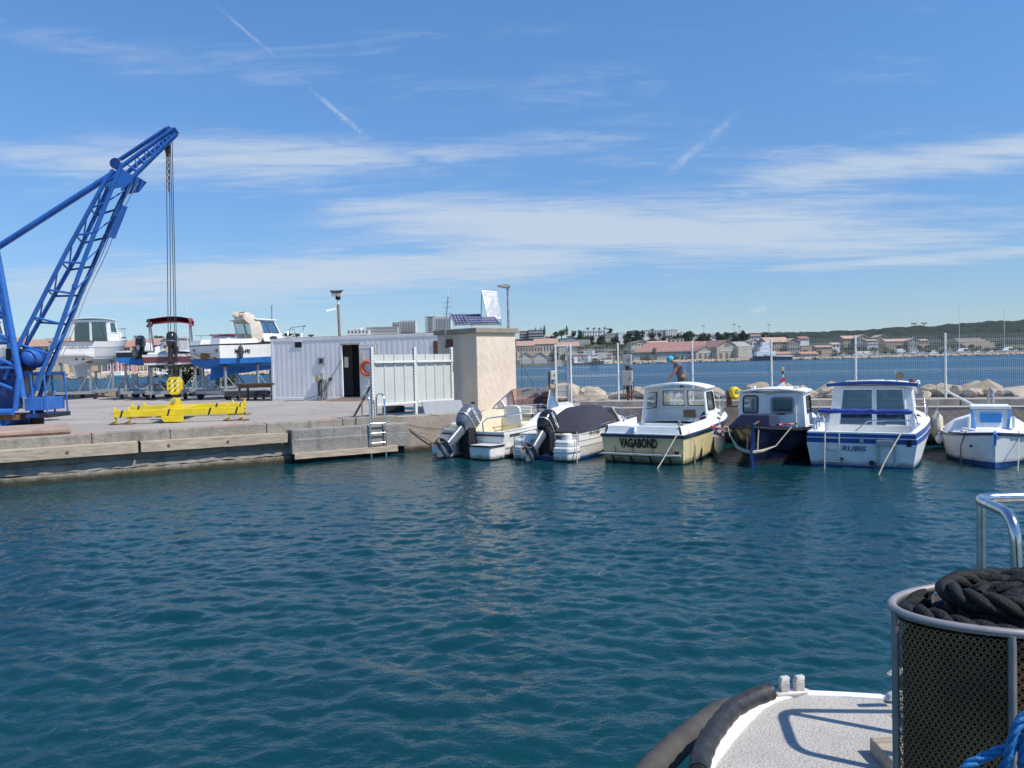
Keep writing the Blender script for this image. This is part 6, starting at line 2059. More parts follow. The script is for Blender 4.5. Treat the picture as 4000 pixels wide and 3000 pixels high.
MB().b2(1.9, 2.5, -.05, -.04, .98, 1.05).build('notice_header', 'red', nt)
for x in (.95, 1.5):
    MB().lathe([(.05, -.08), (.22, -.09), (.23, 0), (.22, .09), (.05, .08)], 16, (x, .5, .23), 'y').build('wheel', 'tyre', TL, smooth=40)

# ================================================================ far shore
def leaf_mat(name, a, b_):
    def fn(t, b):
        oi = t.n('ShaderNodeObjectInfo')
        g = t.n('ShaderNodeNewGeometry')
        f_ = t.ramp(t.noise(g.outputs['Position'], .35, 3, .6), .3, .7)
        c = t.mix(f_, a, b_)
        c = t.mix(t.m('MULTIPLY', oi.outputs['Random'], .5), c, tuple(x * 1.5 for x in a))
        t.set(b.inputs['Base Color'], c)
        b.inputs['Roughness'].default_value = .8
        b.inputs['Specular IOR Level'].default_value = .2
    return custom(name, fn)


PINE = leaf_mat('pine foliage', (.016, .03, .014), (.035, .055, .022))
LEAF = leaf_mat('light foliage', (.04, .07, .02), (.08, .11, .035))
CYP = leaf_mat('cypress foliage', (.012, .022, .012), (.022, .036, .018))
BARK = mat('bark', (.12, .09, .065), .9, var=.3)


def leaves(mb, c, rad, n, size, rg):
    for _ in range(n):
        d = Vector((rg.gauss(0, 1), rg.gauss(0, 1), rg.gauss(0, 1))).normalized()
        p = Vector(c) + Vector((d.x * rad[0], d.y * rad[1], d.z * rad[2])) * rg.random() ** .4
        u = Vector((rg.gauss(0, 1), rg.gauss(0, 1), rg.gauss(0, .6))).normalized()
        v_ = u.cross(d).normalized()
        s = size * rg.uniform(.6, 1.3)
        mb.add([p - u * s, p - v_ * s * .55, p + u * s, p + v_ * s * .55], [(0, 1, 2, 3)])


def tree_meshes(kind, seed):
    """crown and trunk in a unit box: height 1, width 1"""
    rg = random.Random(seed)
    cr, tk = MB(), MB()
    if kind == 'cypress':
        for i in range(13):
            f_ = i / 12
            r_ = .5 * math.sin(math.pi * min(1, .12 + f_ * .88)) ** .8 * (1 - .35 * f_) + .03
            leaves(cr, (rg.uniform(-.06, .06), rg.uniform(-.06, .06), .06 + .9 * f_), (r_, r_, .07), 42, .07, rg)
        tk.tube([(0, 0, -.1), (0, 0, .8)], [.06, .02], 6)
    elif kind == 'palm':
        tk.tube([(0, 0, -.15), (.03, 0, .4), (.0, 0, .82)], [.07, .055, .06], 7)
        for i in range(26):
            a = i * 2.4
            up = rg.uniform(-.1, .28)
            P = [(0, 0, .84), (.25 * math.cos(a), .25 * math.sin(a), .86 + up * .6), (.5 * math.cos(a), .5 * math.sin(a), .8 + up * .3)]
            sd = Vector((-math.sin(a), math.cos(a), 0)) * .07
            cr.loft([[Vector(p) - sd * k, Vector(p) + sd * k] for p, k in zip(P, (.4, 1, .15))])
    elif kind == 'bush':
        for i in range(10):
            a = rg.uniform(0, 6.3)
            r_ = rg.uniform(0, .32)
            leaves(cr, (r_ * math.cos(a), r_ * math.sin(a), rg.uniform(.2, .7)), (.22, .22, .26), 60, .055, rg)
        tk.tube([(0, 0, -.2), (.02, 0, .4)], [.05, .02], 6)
    else:
        tk.tube([(0, 0, -.2), (.02, .01, .3), (.0, .03, .55)], [.06, .045, .03], 7)
        for i in range(11):
            a = i * 2.4 + rg.uniform(-.3, .3)
            r_ = rg.uniform(.06, .3)
            z = rg.uniform(.24, .84)
            tk.tube([(0, 0, .35), (r_ * .6 * math.cos(a), r_ * .6 * math.sin(a), z - .08)], [.03, .012], 5)
            leaves(cr, (r_ * math.cos(a), r_ * math.sin(a), z), (.22, .22, .16), 75, .055, rg)
    out = []
    for m, mt in ((cr, {'cypress': CYP, 'palm': PINE, 'bush': LEAF, 'broad': LEAF, 'pine': PINE}[kind]), (tk, BARK)):
        me_ = bpy.data.meshes.new('crown' if m is cr else 'trunk')
        me_.from_pydata(m.v, [], m.f)
        me_.materials.append(mt)
        out.append(me_)
    return out


TREES = {k: [tree_meshes(k, 40 + i + 10 * j) for i in range(3)] for j, k in enumerate(('pine', 'broad', 'cypress', 'palm', 'bush'))}


def tree(kind, b, label, group=None, depth=1.0, k=0):
    """b = (x0, x1, y, z0, z1)"""
    T = thing(kind + '_tree' if kind != 'bush' else 'bush', label, 'tree' if kind != 'bush' else 'bush', ((b[0] + b[1]) / 2, b[2], b[3]), random.uniform(0, 6), group)
    ms = TREES[kind][k % 3]
    wdt, h = b[1] - b[0], b[4] - b[3]
    T.scale = (wdt, wdt * depth, h)
    link('crown', ms[0], T)
    link('trunk', ms[1], T)
    return T


PALET = {}


def wallm(k):
    c = {'white': (.74, .73, .7), 'cream': (.62, .54, .41), 'grey': (.3, .29, .28), 'pink': (.55, .3, .24), 'stone': (.46, .4, .31), 'beige': (.6, .55, .43), 'rose': (.5, .2, .18),
         'tan': (.45, .33, .23), 'lgrey': (.45, .45, .44)}[k]
    return mat('wall ' + k, c, .9, var=.1, vs=.25, grime=.15)


def roofm(k):
    c = {'terra': (.4, .26, .2), 'orange': (.47, .33, .25), 'red': (.32, .16, .14), 'rgrey': (.36, .35, .33), 'flat': (.4, .38, .35), 'rust': (.42, .22, .15)}[k]
    return mat('roof ' + k, c, .85, var=.16, vs=.6, stretch=(4, 1, 1))


WINM = mat('window dark', (.05, .055, .06), .2, var=.1)


def house(label, b, dep, wall, roof, rh=2.0, win=None, cat='building', axis='x', over=.5, name='house', sink=9.0, wfr=.45, hfr=.5, ry=0.0, balc=False, door=False, gwin=False):
    x0, x1, y, z0, z1 = b
    W, H_ = x1 - x0, z1 - z0
    T = thing(name, label, cat, ((x0 + x1) / 2, y, z0), ry)
    h2 = W / 2
    MB().b2(-h2, h2, 0, dep, -sink, H_).build('wall', wallm(wall), T)
    if roof in ('flat', 'none'):
        MB().b2(-h2 - .15, h2 + .15, -.15, dep + .15, H_, H_ + .35).build('parapet', wallm(wall) if roof == 'none' else roofm('flat'), T)
    elif axis == 'x':      # ridge parallel to the front
        MB().prism([(-over, H_ - .1), (dep + over, H_ - .1), (dep / 2, H_ + rh)], 'x', -h2 - over, h2 + over).build('roof', roofm(roof), T)
    else:                  # gable to the viewer
        mbx = MB()
        for sg in (-1, 1):
            p = [(sg * (h2 + over), H_ - rh * over / h2), (0, H_ + rh), (0, H_ + rh + .35), (sg * (h2 + over), H_ - rh * over / h2 + .35)]
            mbx.prism(p, 'y', -over, dep + over)
        mbx.build('roof', roofm(roof), T)
        MB().prism([(-h2, H_ - .01), (h2, H_ - .01), (0, H_ + rh - .02)], 'y', .0, dep).build('gable', wallm(wall), T)
    if win:
        nc, nr = win
        cw_, chh = W / nc, H_ / nr
        wm = MB().b2(-cw_ * wfr / 2, cw_ * wfr / 2, -.08, .05, -chh * hfr / 2, chh * hfr / 2)
        first = None
        for i in range(nc):
            for j in range(nr):
                loc = (-h2 + cw_ * (i + .5), 0, chh * (j + .5))
                if first is None:
                    first = wm.build('window', WINM, T, loc=loc)
                else:
                    link('window', first.data, T, loc)
        if balc:
            bm2 = MB().b2(-h2 * .96, h2 * .96, -1.0, -.09, -.12, .75)
            fb = None
            for j in range(1, nr):
                if fb is None:
                    fb = bm2.build('balcony', wallm('lgrey'), T, loc=(0, 0, chh * j))
                else:
                    link('balcony', fb.data, T, (0, 0, chh * j))
    return T


# ---- warehouse with the red roof
WH = house('right gable of the stone warehouse with a half-round window', (118.68, 131.3, 462.0, 0.56, 8.86), 44, 'stone', 'red', 3.4, name='warehouse', axis='y', over=.6, ry=R(12))
dm = None
for T, n, wd_ in ((WH, 3, 12.6),):
    for i in range(3):
        MB().b2(-.75, .75, -.1, .1, .0, 3.4).build('door', mat('brown shutters', (.16, .09, .06), .8, var=.2), T, loc=(-3.8 + 3.7 * i, 0, 1.0))
        MB().b2(-.95, .95, -.14, -.02, 4.45, 4.7).build('lintel', wallm('tan'), T, loc=(-3.8 + 3.7 * i, 0, 0))
    MB().b2(-4.4, 4.2, -.2, -.02, 5.7, 6.1).build('sign_band', 'white', T)
    hw = MB().prism([(-1.7, 8.1)] + [(1.7 * math.cos(a), 8.1 + 1.9 * math.sin(a)) for a in np.arange(math.pi, -.01, -.45)] + [(1.7, 8.1)], 'y', -.1, .05).build('half_round_window', mat('brown shutters', (.16, .09, .06), .8), T)
    for a in np.arange(.4, 3, .6):
        MB().beam((0, -.12, 8.15), (1.75 * math.cos(a), -.12, 8.1 + 1.95 * math.sin(a)), .1, .15).build('glazing_bar', wallm('stone'), hw)
W2h = house('left gable of the stone warehouse under the long red roof', (106.87, 118.91, 463.0, 0.7, 6.2), 44, 'stone', 'red', 3.0, name='warehouse', axis='y', over=.6, ry=R(12))
for i in range(3):
    MB().b2(-.75, .75, -.1, .1, .0, 3.2).build('door', mat('brown shutters', (.16, .09, .06), .8), W2h, loc=(-3.4 + 3.4 * i, 0, .9))
MB().b2(-3.8, 3.6, -.2, -.02, 4.7, 5.1).build('sign_band', 'white', W2h)
LW = thing('warehouse', 'long low warehouse wing with a red sheet roof beside the stone gables', 'building', (90.92, 470, 1.22))
bb = (71.94, 108.48, 470.0, 1.24, 6.52)
MB().b2(bb[0] - LW.location[0], bb[1] - LW.location[0], 0, 26, -6, bb[4] - bb[3]).build('wall', wallm('lgrey'), LW)
hx0, hx1, hz = bb[0] - LW.location[0], bb[1] - LW.location[0], bb[4] - bb[3]
rm_ = MB().hexa([(hx0 - 1, -1.0, hz - .3), (hx1 + 6, -1.0, hz - .3), (hx1 + 10, 14, hz + 5.6), (hx0 + 11, 14, hz + 5.6), (hx0 - 1, -1.0, hz + .1), (hx1 + 6, -1.0, hz + .1), (hx1 + 10, 14, hz + 6), (hx0 + 11, 14, hz + 6)])
rm_.build('roof', roofm('red'), LW)
for i in range(9):
    f_ = i / 8.5
    MB().beam((hx0 + (hx1 + 6 - hx0) * f_ + 1, -1.1, hz + .2), (hx0 + 11 + (hx1 - hx0) * f_, 14, hz + 6.15), .5, .12).build('roof_batten', roofm('rust'), LW)
for i in range(4):
    MB().b2(-.9, .9, -.1, .1, .6, 3.0).build('window', WINM, LW, loc=(hx0 + 5 + i * 8, 0, 0))
AX = house('pale square annex with a stepped roof at the right of the stone warehouse', (130.73, 139.3, 460.0, 0.17, 8.44), 20, 'beige', 'rgrey', 3.0, name='annex', axis='x', over=.2, ry=R(12))
for i in range(4):
    MB().b2(-.06, .06, -.06, .02, 0, 8.2).build('panel_joint', wallm('tan'), AX, loc=(-3.2 + 2.2 * i, 0, 0))
for j in range(3):
    MB().b2(-4.3, 4.3, -.05, .02, 0, .12).build('panel_joint', wallm('tan'), AX, loc=(0, 0, 2 + j * 2.2))
# ---- petrol station
PS = house('low white waterside station building with red trim', (35.61, 57.39, 452.0, 0.06, 6.01), 9, 'white', 'none', name='station', win=None)
sw = PS.location
pw = (35.61, 57.39, 452.0, 0.06, 6.01)
pW, pH = (pw[1] - pw[0]) / 2, pw[4] - pw[3]
MB().b2(-pW, pW, -.25, -.02, pH - .9, pH - .4).build('red_band', 'red', PS)
MB().b2(-pW + 2.4, -pW + 2.8, -.25, -.02, 0, pH - .9).build('red_band', 'red', PS)
MB().lathe([(.0, 0), (.75, 0), (.75, .12), (0, .12)], 16, (-pW + 5, -.2, 3.9), 'y').build('round_sign', mat('brown roundel', (.25, .07, .06), .6), PS)
MB().b2(-pW + 9, -pW + 12, -.2, .0, .6, 2.4).build('door', 'red', PS)
MB().b2(-pW + 13.5, -pW + 14.5, -.2, .0, .6, 3.0).build('door', WINM, PS)
MB().b2(pW - 6.5, pW - .4, -.2, .0, 2.9, 4.6).build('window', WINM, PS)
PY = thing('pylon_sign', 'white pylon sign with a flat grey-white panel by the station', 'sign', (44.11, 450.5, 0.11))
MB().b2(-.8, .8, -.4, .4, -1, 5.5).build('post', 'white', PY)
MB().b2(-3.4, 1.6, -.5, .5, 5.3, 7.6).build('panel', wallm('lgrey'), PY)
MB().b2(1.6, 3.1, -.55, .55, 5.2, 7.9).build('panel_end', 'white', PY)
QY = thing('tyre_quay', 'dark timber quay front below the white station', 'quay', ((44.96, 449, -0.77)[0], 449, 0))
qd = MB()
for i in range(17):
    MB().b2(-11 + i * 1.35, -11 + i * 1.35 + 1.1, -.3, .3, -1, 1.15).build('pile', 'black', QY)
MB().b2(-11.5, 12.5, .3, 3, -1, 1.05).build('deck', 'conc', QY)
for px_, lb, m in (((37.59, 447, 0.28), 'dark inflatable workboat moored at the station quay', 'black'),):
    T = thing('workboat', lb, 'boat', (px_[0] + 6, 446.5, .2))
    Hull(T, 9, 1.6, 1.8, 1.4, 2.0, strips=((0, .3, 'antid'), (.3, 1, 'black')), bot='antid')
    T.rotation_euler[2] = R(-80)
    MB().b2(-1.2, 1.2, 2, 4.5, 1.2, 3.6).build('wheelhouse', 'black', T, bevel=.3)
    cv = None
CARS = [((53.33, 455, 0.32), 'white van parked beside the station building', 'white', 2.0), ((38.22, 451, 0.25), 'small white boat on the station quay', 'gel', 1.2)]
for p_, lb, m, hh in CARS:
    T = thing('van' if 'van' in lb else 'dinghy', lb, 'van' if 'van' in lb else 'boat', p_)
    MB().prism([(-2.4, .3), (2.4, .3), (2.4, 1.1), (1.6, 1.25), (.9, hh), (-2.3, hh)], 'y', -.9, .9).build('body', m, T, bevel=.12)
    if 'van' in lb:
        MB().b2(.7, 1.5, -.93, -.9, 1.2, 1.7).build('window', WINM, T)
        for x in (-1.5, 1.5):
            MB().lathe([(.05, -.1), (.34, -.1), (.34, .1), (.05, .1)], 12, (x, -.85, .34), 'y').build('wheel', 'tyre', T)

# ---- ship at the far quay
SHp = thing('ship', 'white and dark blue small ship with a lattice derrick moored at the far quay', 'ship', ((146.01, 449, 0.03)[0], 447.0, 0), R(90))
Hull(SHp, 22, 2.6, 3.0, 2.8, 4.0, zk=-1, strips=((0, .2, 'antid'), (.2, .72, 'navy'), (.72, 1, 'gelw')), bot='antid', c0=.95, rk=2)
SHp.location = ((156.83, 449, -0.22)[0], 447.0, 0)
for y0_, y1_, w_, z0_, z1_ in ((9, 20, 2.3, 2.5, 5.2), (11, 18, 2.0, 5.2, 7.6), (12.5, 16.5, 1.7, 7.6, 10.4)):
    MB().b2(-w_, w_, y0_, y1_, z0_, z1_).build('deckhouse', 'gelw', SHp, bevel=.1)
for i in range(4):
    MB().b2(2.0, 2.03, 11.8 + i * 1.6, 12.6 + i * 1.6, 5.9, 6.7).build('window', WINM, SHp)
    MB().b2(2.3, 2.33, 10 + i * 2.4, 10.9 + i * 2.4, 3.4, 4.2).build('window', WINM, SHp)
MB().tube([(0, 10, 4.5), (0, 6, 11)], .25, 6).build('derrick', mat('derrick red', (.45, .16, .1), .6), SHp)
MB().tube([(0, 11, 10), (0, 6, 11)], .1, 5).build('derrick_stay', 'galv', SHp)
MB().tube([(0, 14, 10), (0, 14, 14.5)], .15, 6).build('mast', 'whitep', SHp)

# ---- houses and sheds: label, box, depth, wall, roof, roof height, windows, axis
rows_ = [
    ('pink flank of the apartment block behind the hut roof', (8.38, 16.68, 760.0, 21.93, 31.67), 14, 'rose', 'none', 0, (3, 4), 'x'),
    ('grey four-storey apartment block right of the hut roof', (16.61, 31.65, 756.0, 22.04, 32.46), 14, 'grey', 'flat', 0, (9, 4), 'x'),
    ('terracotta-roofed house nearest the hut on the far shore', (3.87, 14.72, 520.0, 7.75, 13.09), 12, 'cream', 'terra', 3.2, (6, 1), 'x'),
    ('wide terracotta-roofed house behind the gate', (15.35, 30.83, 524.0, 7.47, 14.02), 12, 'cream', 'terra', 3.6, (8, 1), 'x'),
    ('long low house with a terracotta roof right of the gate', (30.29, 43.85, 515.0, 7.37, 12.0), 12, 'cream', 'terra', 2.8, (7, 1), 'x'),
    ('brick-coloured row behind the hut side fence', (5.32, 19.77, 500.0, 8.42, 11.31), 8, 'tan', 'flat', 0, (8, 1), 'x'),
    ('left red gabled boat shed by the far water', (4.73, 11.79, 458.0, 0.94, 5.35), 14, 'lgrey', 'red', 2.6, None, 'y'),
    ('right red gabled boat shed by the far water', (12.7, 20.37, 459.0, 0.74, 5.16), 14, 'lgrey', 'red', 2.6, None, 'y'),
    ('small white house with an orange roof below the cypresses', (29.72, 35.48, 690.0, 20.52, 24.06), 8, 'white', 'orange', 1.5, (2, 1), 'x'),
    ('white house with an orange roof beside the graffiti wall', (48.77, 54.09, 690.0, 20.52, 23.84), 8, 'white', 'orange', 1.2, (3, 1), 'x'),
    ('white arcaded hotel behind the palm trees', (66.22, 85.17, 720.0, 23.1, 29.1), 14, 'white', 'none', 0, (8, 2), 'x'),
    ('grey flat office block right of the palms', (82.77, 94.91, 700.0, 21.27, 25.53), 14, 'lgrey', 'none', 0, (7, 2), 'x'),
    ('white shop block with a blank sign face', (93.08, 99.06, 690.0, 17.7, 25.67), 12, 'white', 'none', 0, None, 'x'),
    ('orange gabled shed left of the warehouse', (81.42, 94.25, 540.0, 11.32, 13.4), 20, 'cream', 'orange', 1.6, (6, 1), 'y'),
    ('long orange roof showing behind the red warehouse', (97.74, 113.93, 560.0, 11.3, 13.45), 20, 'cream', 'orange', 1.8, None, 'x'),
    ('low white block between the dark trees', (126.51, 136.75, 760.0, 23.52, 30.1), 12, 'white', 'none', 0, (5, 3), 'x'),
    ('grey-white building behind the trees above the warehouse', (138.56, 150.42, 770.0, 24.52, 29.71), 12, 'lgrey', 'none', 0, (5, 2), 'x'),
    ('bright white four-storey block above the warehouse', (146.02, 156.61, 750.0, 21.78, 29.47), 14, 'white', 'none', 0, (5, 4), 'x'),
    ('small flat-roofed cabin on the warehouse skyline', (112.54, 121.53, 560.0, 13.91, 15.71), 10, 'beige', 'flat', 0, (3, 1), 'x'),
    ('grey-roofed house right of the domed tree', (169.21, 178.24, 740.0, 20.47, 24.27), 10, 'beige', 'rgrey', 1.2, (4, 1), 'x'),
    ('white house peeping out between the pines', (181.93, 187.55, 730.0, 19.91, 24.13), 9, 'white', 'none', 0, (3, 1), 'x'),
    ('house with a red roof right of the pines', (211.29, 219.38, 700.0, 17.4, 20.54), 9, 'white', 'red', 1.6, (4, 1), 'x'),
    ('small orange gabled house behind the ship', (167.89, 174.72, 560.0, 9.76, 13.0), 12, 'white', 'orange', 1.6, (3, 1), 'y'),
    ('large orange-roofed boatyard hall', (173.66, 189.27, 540.0, 5.65, 11.89), 24, 'tan', 'orange', 3.6, (10, 2), 'x'),
    ('orange gabled end of the boatyard hall', (185.8, 194.41, 536.0, 5.39, 11.59), 24, 'grey', 'orange', 2.4, (5, 2), 'y'),
    ('red hipped house behind the boatyard hall', (231.79, 239.19, 640.0, 13.57, 16.03), 12, 'white', 'red', 1.8, (4, 1), 'x'),
    ('tan shed with a terracotta roof beside the ship', (157.4, 164.95, 470.0, 0.33, 3.65), 10, 'cream', 'rust', 1.4, None, 'x'),
    ('long low terracotta shed on the far quay', (172.02, 181.73, 472.0, -0.03, 3.3), 10, 'lgrey', 'rust', 1.4, (4, 1), 'x'),
    ('white cottage with an orange roof in the scrub', (217.72, 222.57, 540.0, 6.82, 9.6), 9, 'white', 'orange', 1.2, (2, 1), 'x'),
    ('long low tan wall building left of the cottage', (203.83, 225.41, 560.0, 6.95, 9.1), 9, 'tan', 'flat', 0, None, 'x'),
    ('terracotta roof in front of the white cottage', (199.28, 209.3, 520.0, 5.84, 7.51), 8, 'tan', 'terra', 1.2, None, 'x'),
    ('orange-roofed terrace on the left of the hillside row', (259.17, 274.3, 620.0, 8.74, 14.7), 14, 'tan', 'orange', 2.4, (7, 2), 'x'),
    ('gabled house next to the left hillside terrace', (266.05, 274.7, 612.0, 8.49, 14.77), 14, 'grey', 'orange', 2.4, (4, 2), 'y'),
    ('lower terrace with a yellowish roof on the hillside', (268.15, 276.24, 600.0, 8.59, 12.44), 10, 'lgrey', 'orange', 1.0, (4, 2), 'x'),
    ('middle gabled house of the hillside row', (284.67, 292.63, 620.0, 8.62, 14.98), 12, 'grey', 'orange', 1.8, (4, 2), 'y'),
    ('long orange terrace in the middle of the hillside row', (282.4, 301.29, 600.0, 6.97, 11.59), 12, 'tan', 'orange', 1.8, (9, 2), 'x'),
    ('right gabled house of the hillside row', (296.99, 305.41, 596.0, 7.06, 11.65), 12, 'grey', 'orange', 1.6, (4, 2), 'y'),
    ('last orange roof at the right of the hillside row', (309.37, 317.55, 606.0, 8.52, 11.63), 12, 'tan', 'orange', 1.2, (3, 1), 'x'),
    # skyline above the container
    ('low white house over the container roof', (-180.77, -156.77, 880.0, 37.77, 41.72), 12, 'white', 'none', 0, (6, 1), 'x'),
    ('small white house left of it over the container roof', (-174.46, -165.95, 884.0, 37.95, 44.75), 12, 'white', 'none', 0, (2, 1), 'x'),
    ('long grey flat building over the container roof', (-161.35, -126.51, 890.0, 38.69, 44.96), 12, 'lgrey', 'none', 0, (14, 2), 'x'),
    ('white tower block left of the solar panels', (-129.72, -110.62, 930.0, 39.01, 53.61), 14, 'white', 'none', 0, (6, 7), 'x'),
    ('lower grey wing of the white tower block', (-137.21, -128.59, 926.0, 39.17, 51.62), 14, 'lgrey', 'none', 0, (3, 5), 'x'),
    ('tall plain slab tower behind the antenna', (-96.31, -85.05, 900.0, 37.23, 55.97), 12, 'lgrey', 'none', 0, (1, 8), 'x'),
    ('wide tower block behind the solar panels', (-85.43, -67.45, 904.0, 37.04, 55.57), 14, 'white', 'none', 0, (6, 7), 'x'),
    # marina on the left
    ('pink marina house with hipped roof behind the masts', (-175.46, -164.17, 345.0, 1.24, 12.97), 12, 'pink', 'rust', 3.0, (6, 4), 'x'),
    ('tall rose panelled marina block', (-173.3, -167.81, 342.0, 1.3, 11.83), 10, 'rose', 'none', 0, (3, 5), 'x'),
    ('long terracotta-roofed marina block', (-168.33, -151.48, 350.0, 0.93, 13.73), 12, 'tan', 'terra', 3.2, (9, 4), 'x'),
    ('grey blank gable of the marina shed', (-153.87, -146.41, 352.0, 0.67, 16.48), 12, 'lgrey', 'rgrey', .8, None, 'x'),
    ('low tan marina block behind the cradles', (-148.45, -105.01, 356.0, -0.4, 8.28), 12, 'tan', 'terra', 2.0, (18, 2), 'x'),
    ('red-roofed house behind the crane', (-232.72, -213.21, 380.0, 4.64, 15.37), 12, 'cream', 'terra', 3.5, (6, 2), 'x'),
    ('grey tower house behind the crane', (-215.42, -205.56, 384.0, 4.32, 16.64), 12, 'tan', 'rust', 3.5, (3, 3), 'x'),
    ('pale house at the far left behind the crane', (-246.04, -232.69, 378.0, 5.05, 16.56), 12, 'white', 'terra', 3.5, (4, 2), 'x'),
]
for lb, b_, dp, wl, rf_, rh_, wn, axs in rows_:
    house(lb, b_, dp, wl, rf_, rh_, wn, axis=axs, balc=('tower' in lb or 'apartment' in lb) and bool(wn) and wn[0] > 2)


def graffiti():
    def fn(t, b):
        v = t.n('ShaderNodeTexCoord').outputs['Object']
        c = t.noise(v, .35, 3, .7, 1)
        hs = t.n('ShaderNodeHueSaturation', i_Saturation=1.6, i_Value=.75, i_Color=c)
        t.set(b.inputs['Base Color'], t.mix(.35, hs.outputs[0], (.4, .34, .3)))
        b.inputs['Roughness'].default_value = .9
    return custom('graffiti wall paint', fn)


gb = (39.41, 63.66, 640.0, 15.43, 19.33)
GW = thing('graffiti_wall', 'long retaining wall covered with colourful graffiti above the terracotta roofs', 'wall', (gb[0], gb[2], gb[3]))
MB().b2(0, gb[1] - gb[0], 0, 1, -8, gb[4] - gb[3]).build('wall', graffiti(), GW)
tb = (366.61, 395.4, 640.0, 4.4, 13.85)
TC = thing('terraced_bank', 'grey terraced stone bank on the slope at the far right', 'bank', ((tb[0] + tb[1]) / 2, 640, tb[3]))
tw_, th_ = (tb[1] - tb[0]) / 2, (tb[4] - tb[3])
for i in range(6):
    f0 = i / 6
    MB().b2(-tw_ * (1 - .3 * f0), tw_ * (1 - .28 * f0), i * 5, i * 5 + 6, -6 if i == 0 else th_ * f0 - .5, th_ * (f0 + 1 / 6)).build('terrace_step', wallm('grey') if i % 2 else wallm('tan'), TC)
for i, px_ in enumerate(((173.85, 720, 19.87), (201.6, 720, 19.22), (206.79, 722, 19.16), (233.02, 720, 17.56))):
    T = thing('stadium_mast', ['lone floodlight mast above the domed tree', 'taller of two floodlight masts over the pines', 'shorter of two floodlight masts over the pines', 'floodlight mast above the boatyard hall'][i], 'light pole', px_)
    hh = (11.5, 13, 11, 13.5)[i]
    MB().tube([(0, 0, -3), (0, 0, hh)], .16, 6).build('mast', 'galv', T)
    MB().b2(-1.3, 1.3, -.3, .3, hh - .8, hh + .3).build('lamp_rack', 'greyp', T)
PYL = thing('power_pylon', 'twin lattice pylon standing on the wooded hill', 'pylon', (1151.93, 2250, 70.03))
for x in (-14, 14):
    MB().tube([(x - 3, 0, -25), (x, 0, 17)], .9, 4).build('mast', 'rustm', PYL)
    MB().tube([(x + 3, 0, -25), (x, 0, 17)], .9, 4).build('mast', 'rustm', PYL)
    MB().tube([(x - 9, 0, 13), (x + 9, 0, 17)], .9, 4).build('crossarm', 'rustm', PYL)
    MB().tube([(x - 9, 0, 17), (x + 9, 0, 13)], .9, 4).build('crossarm', 'rustm', PYL)

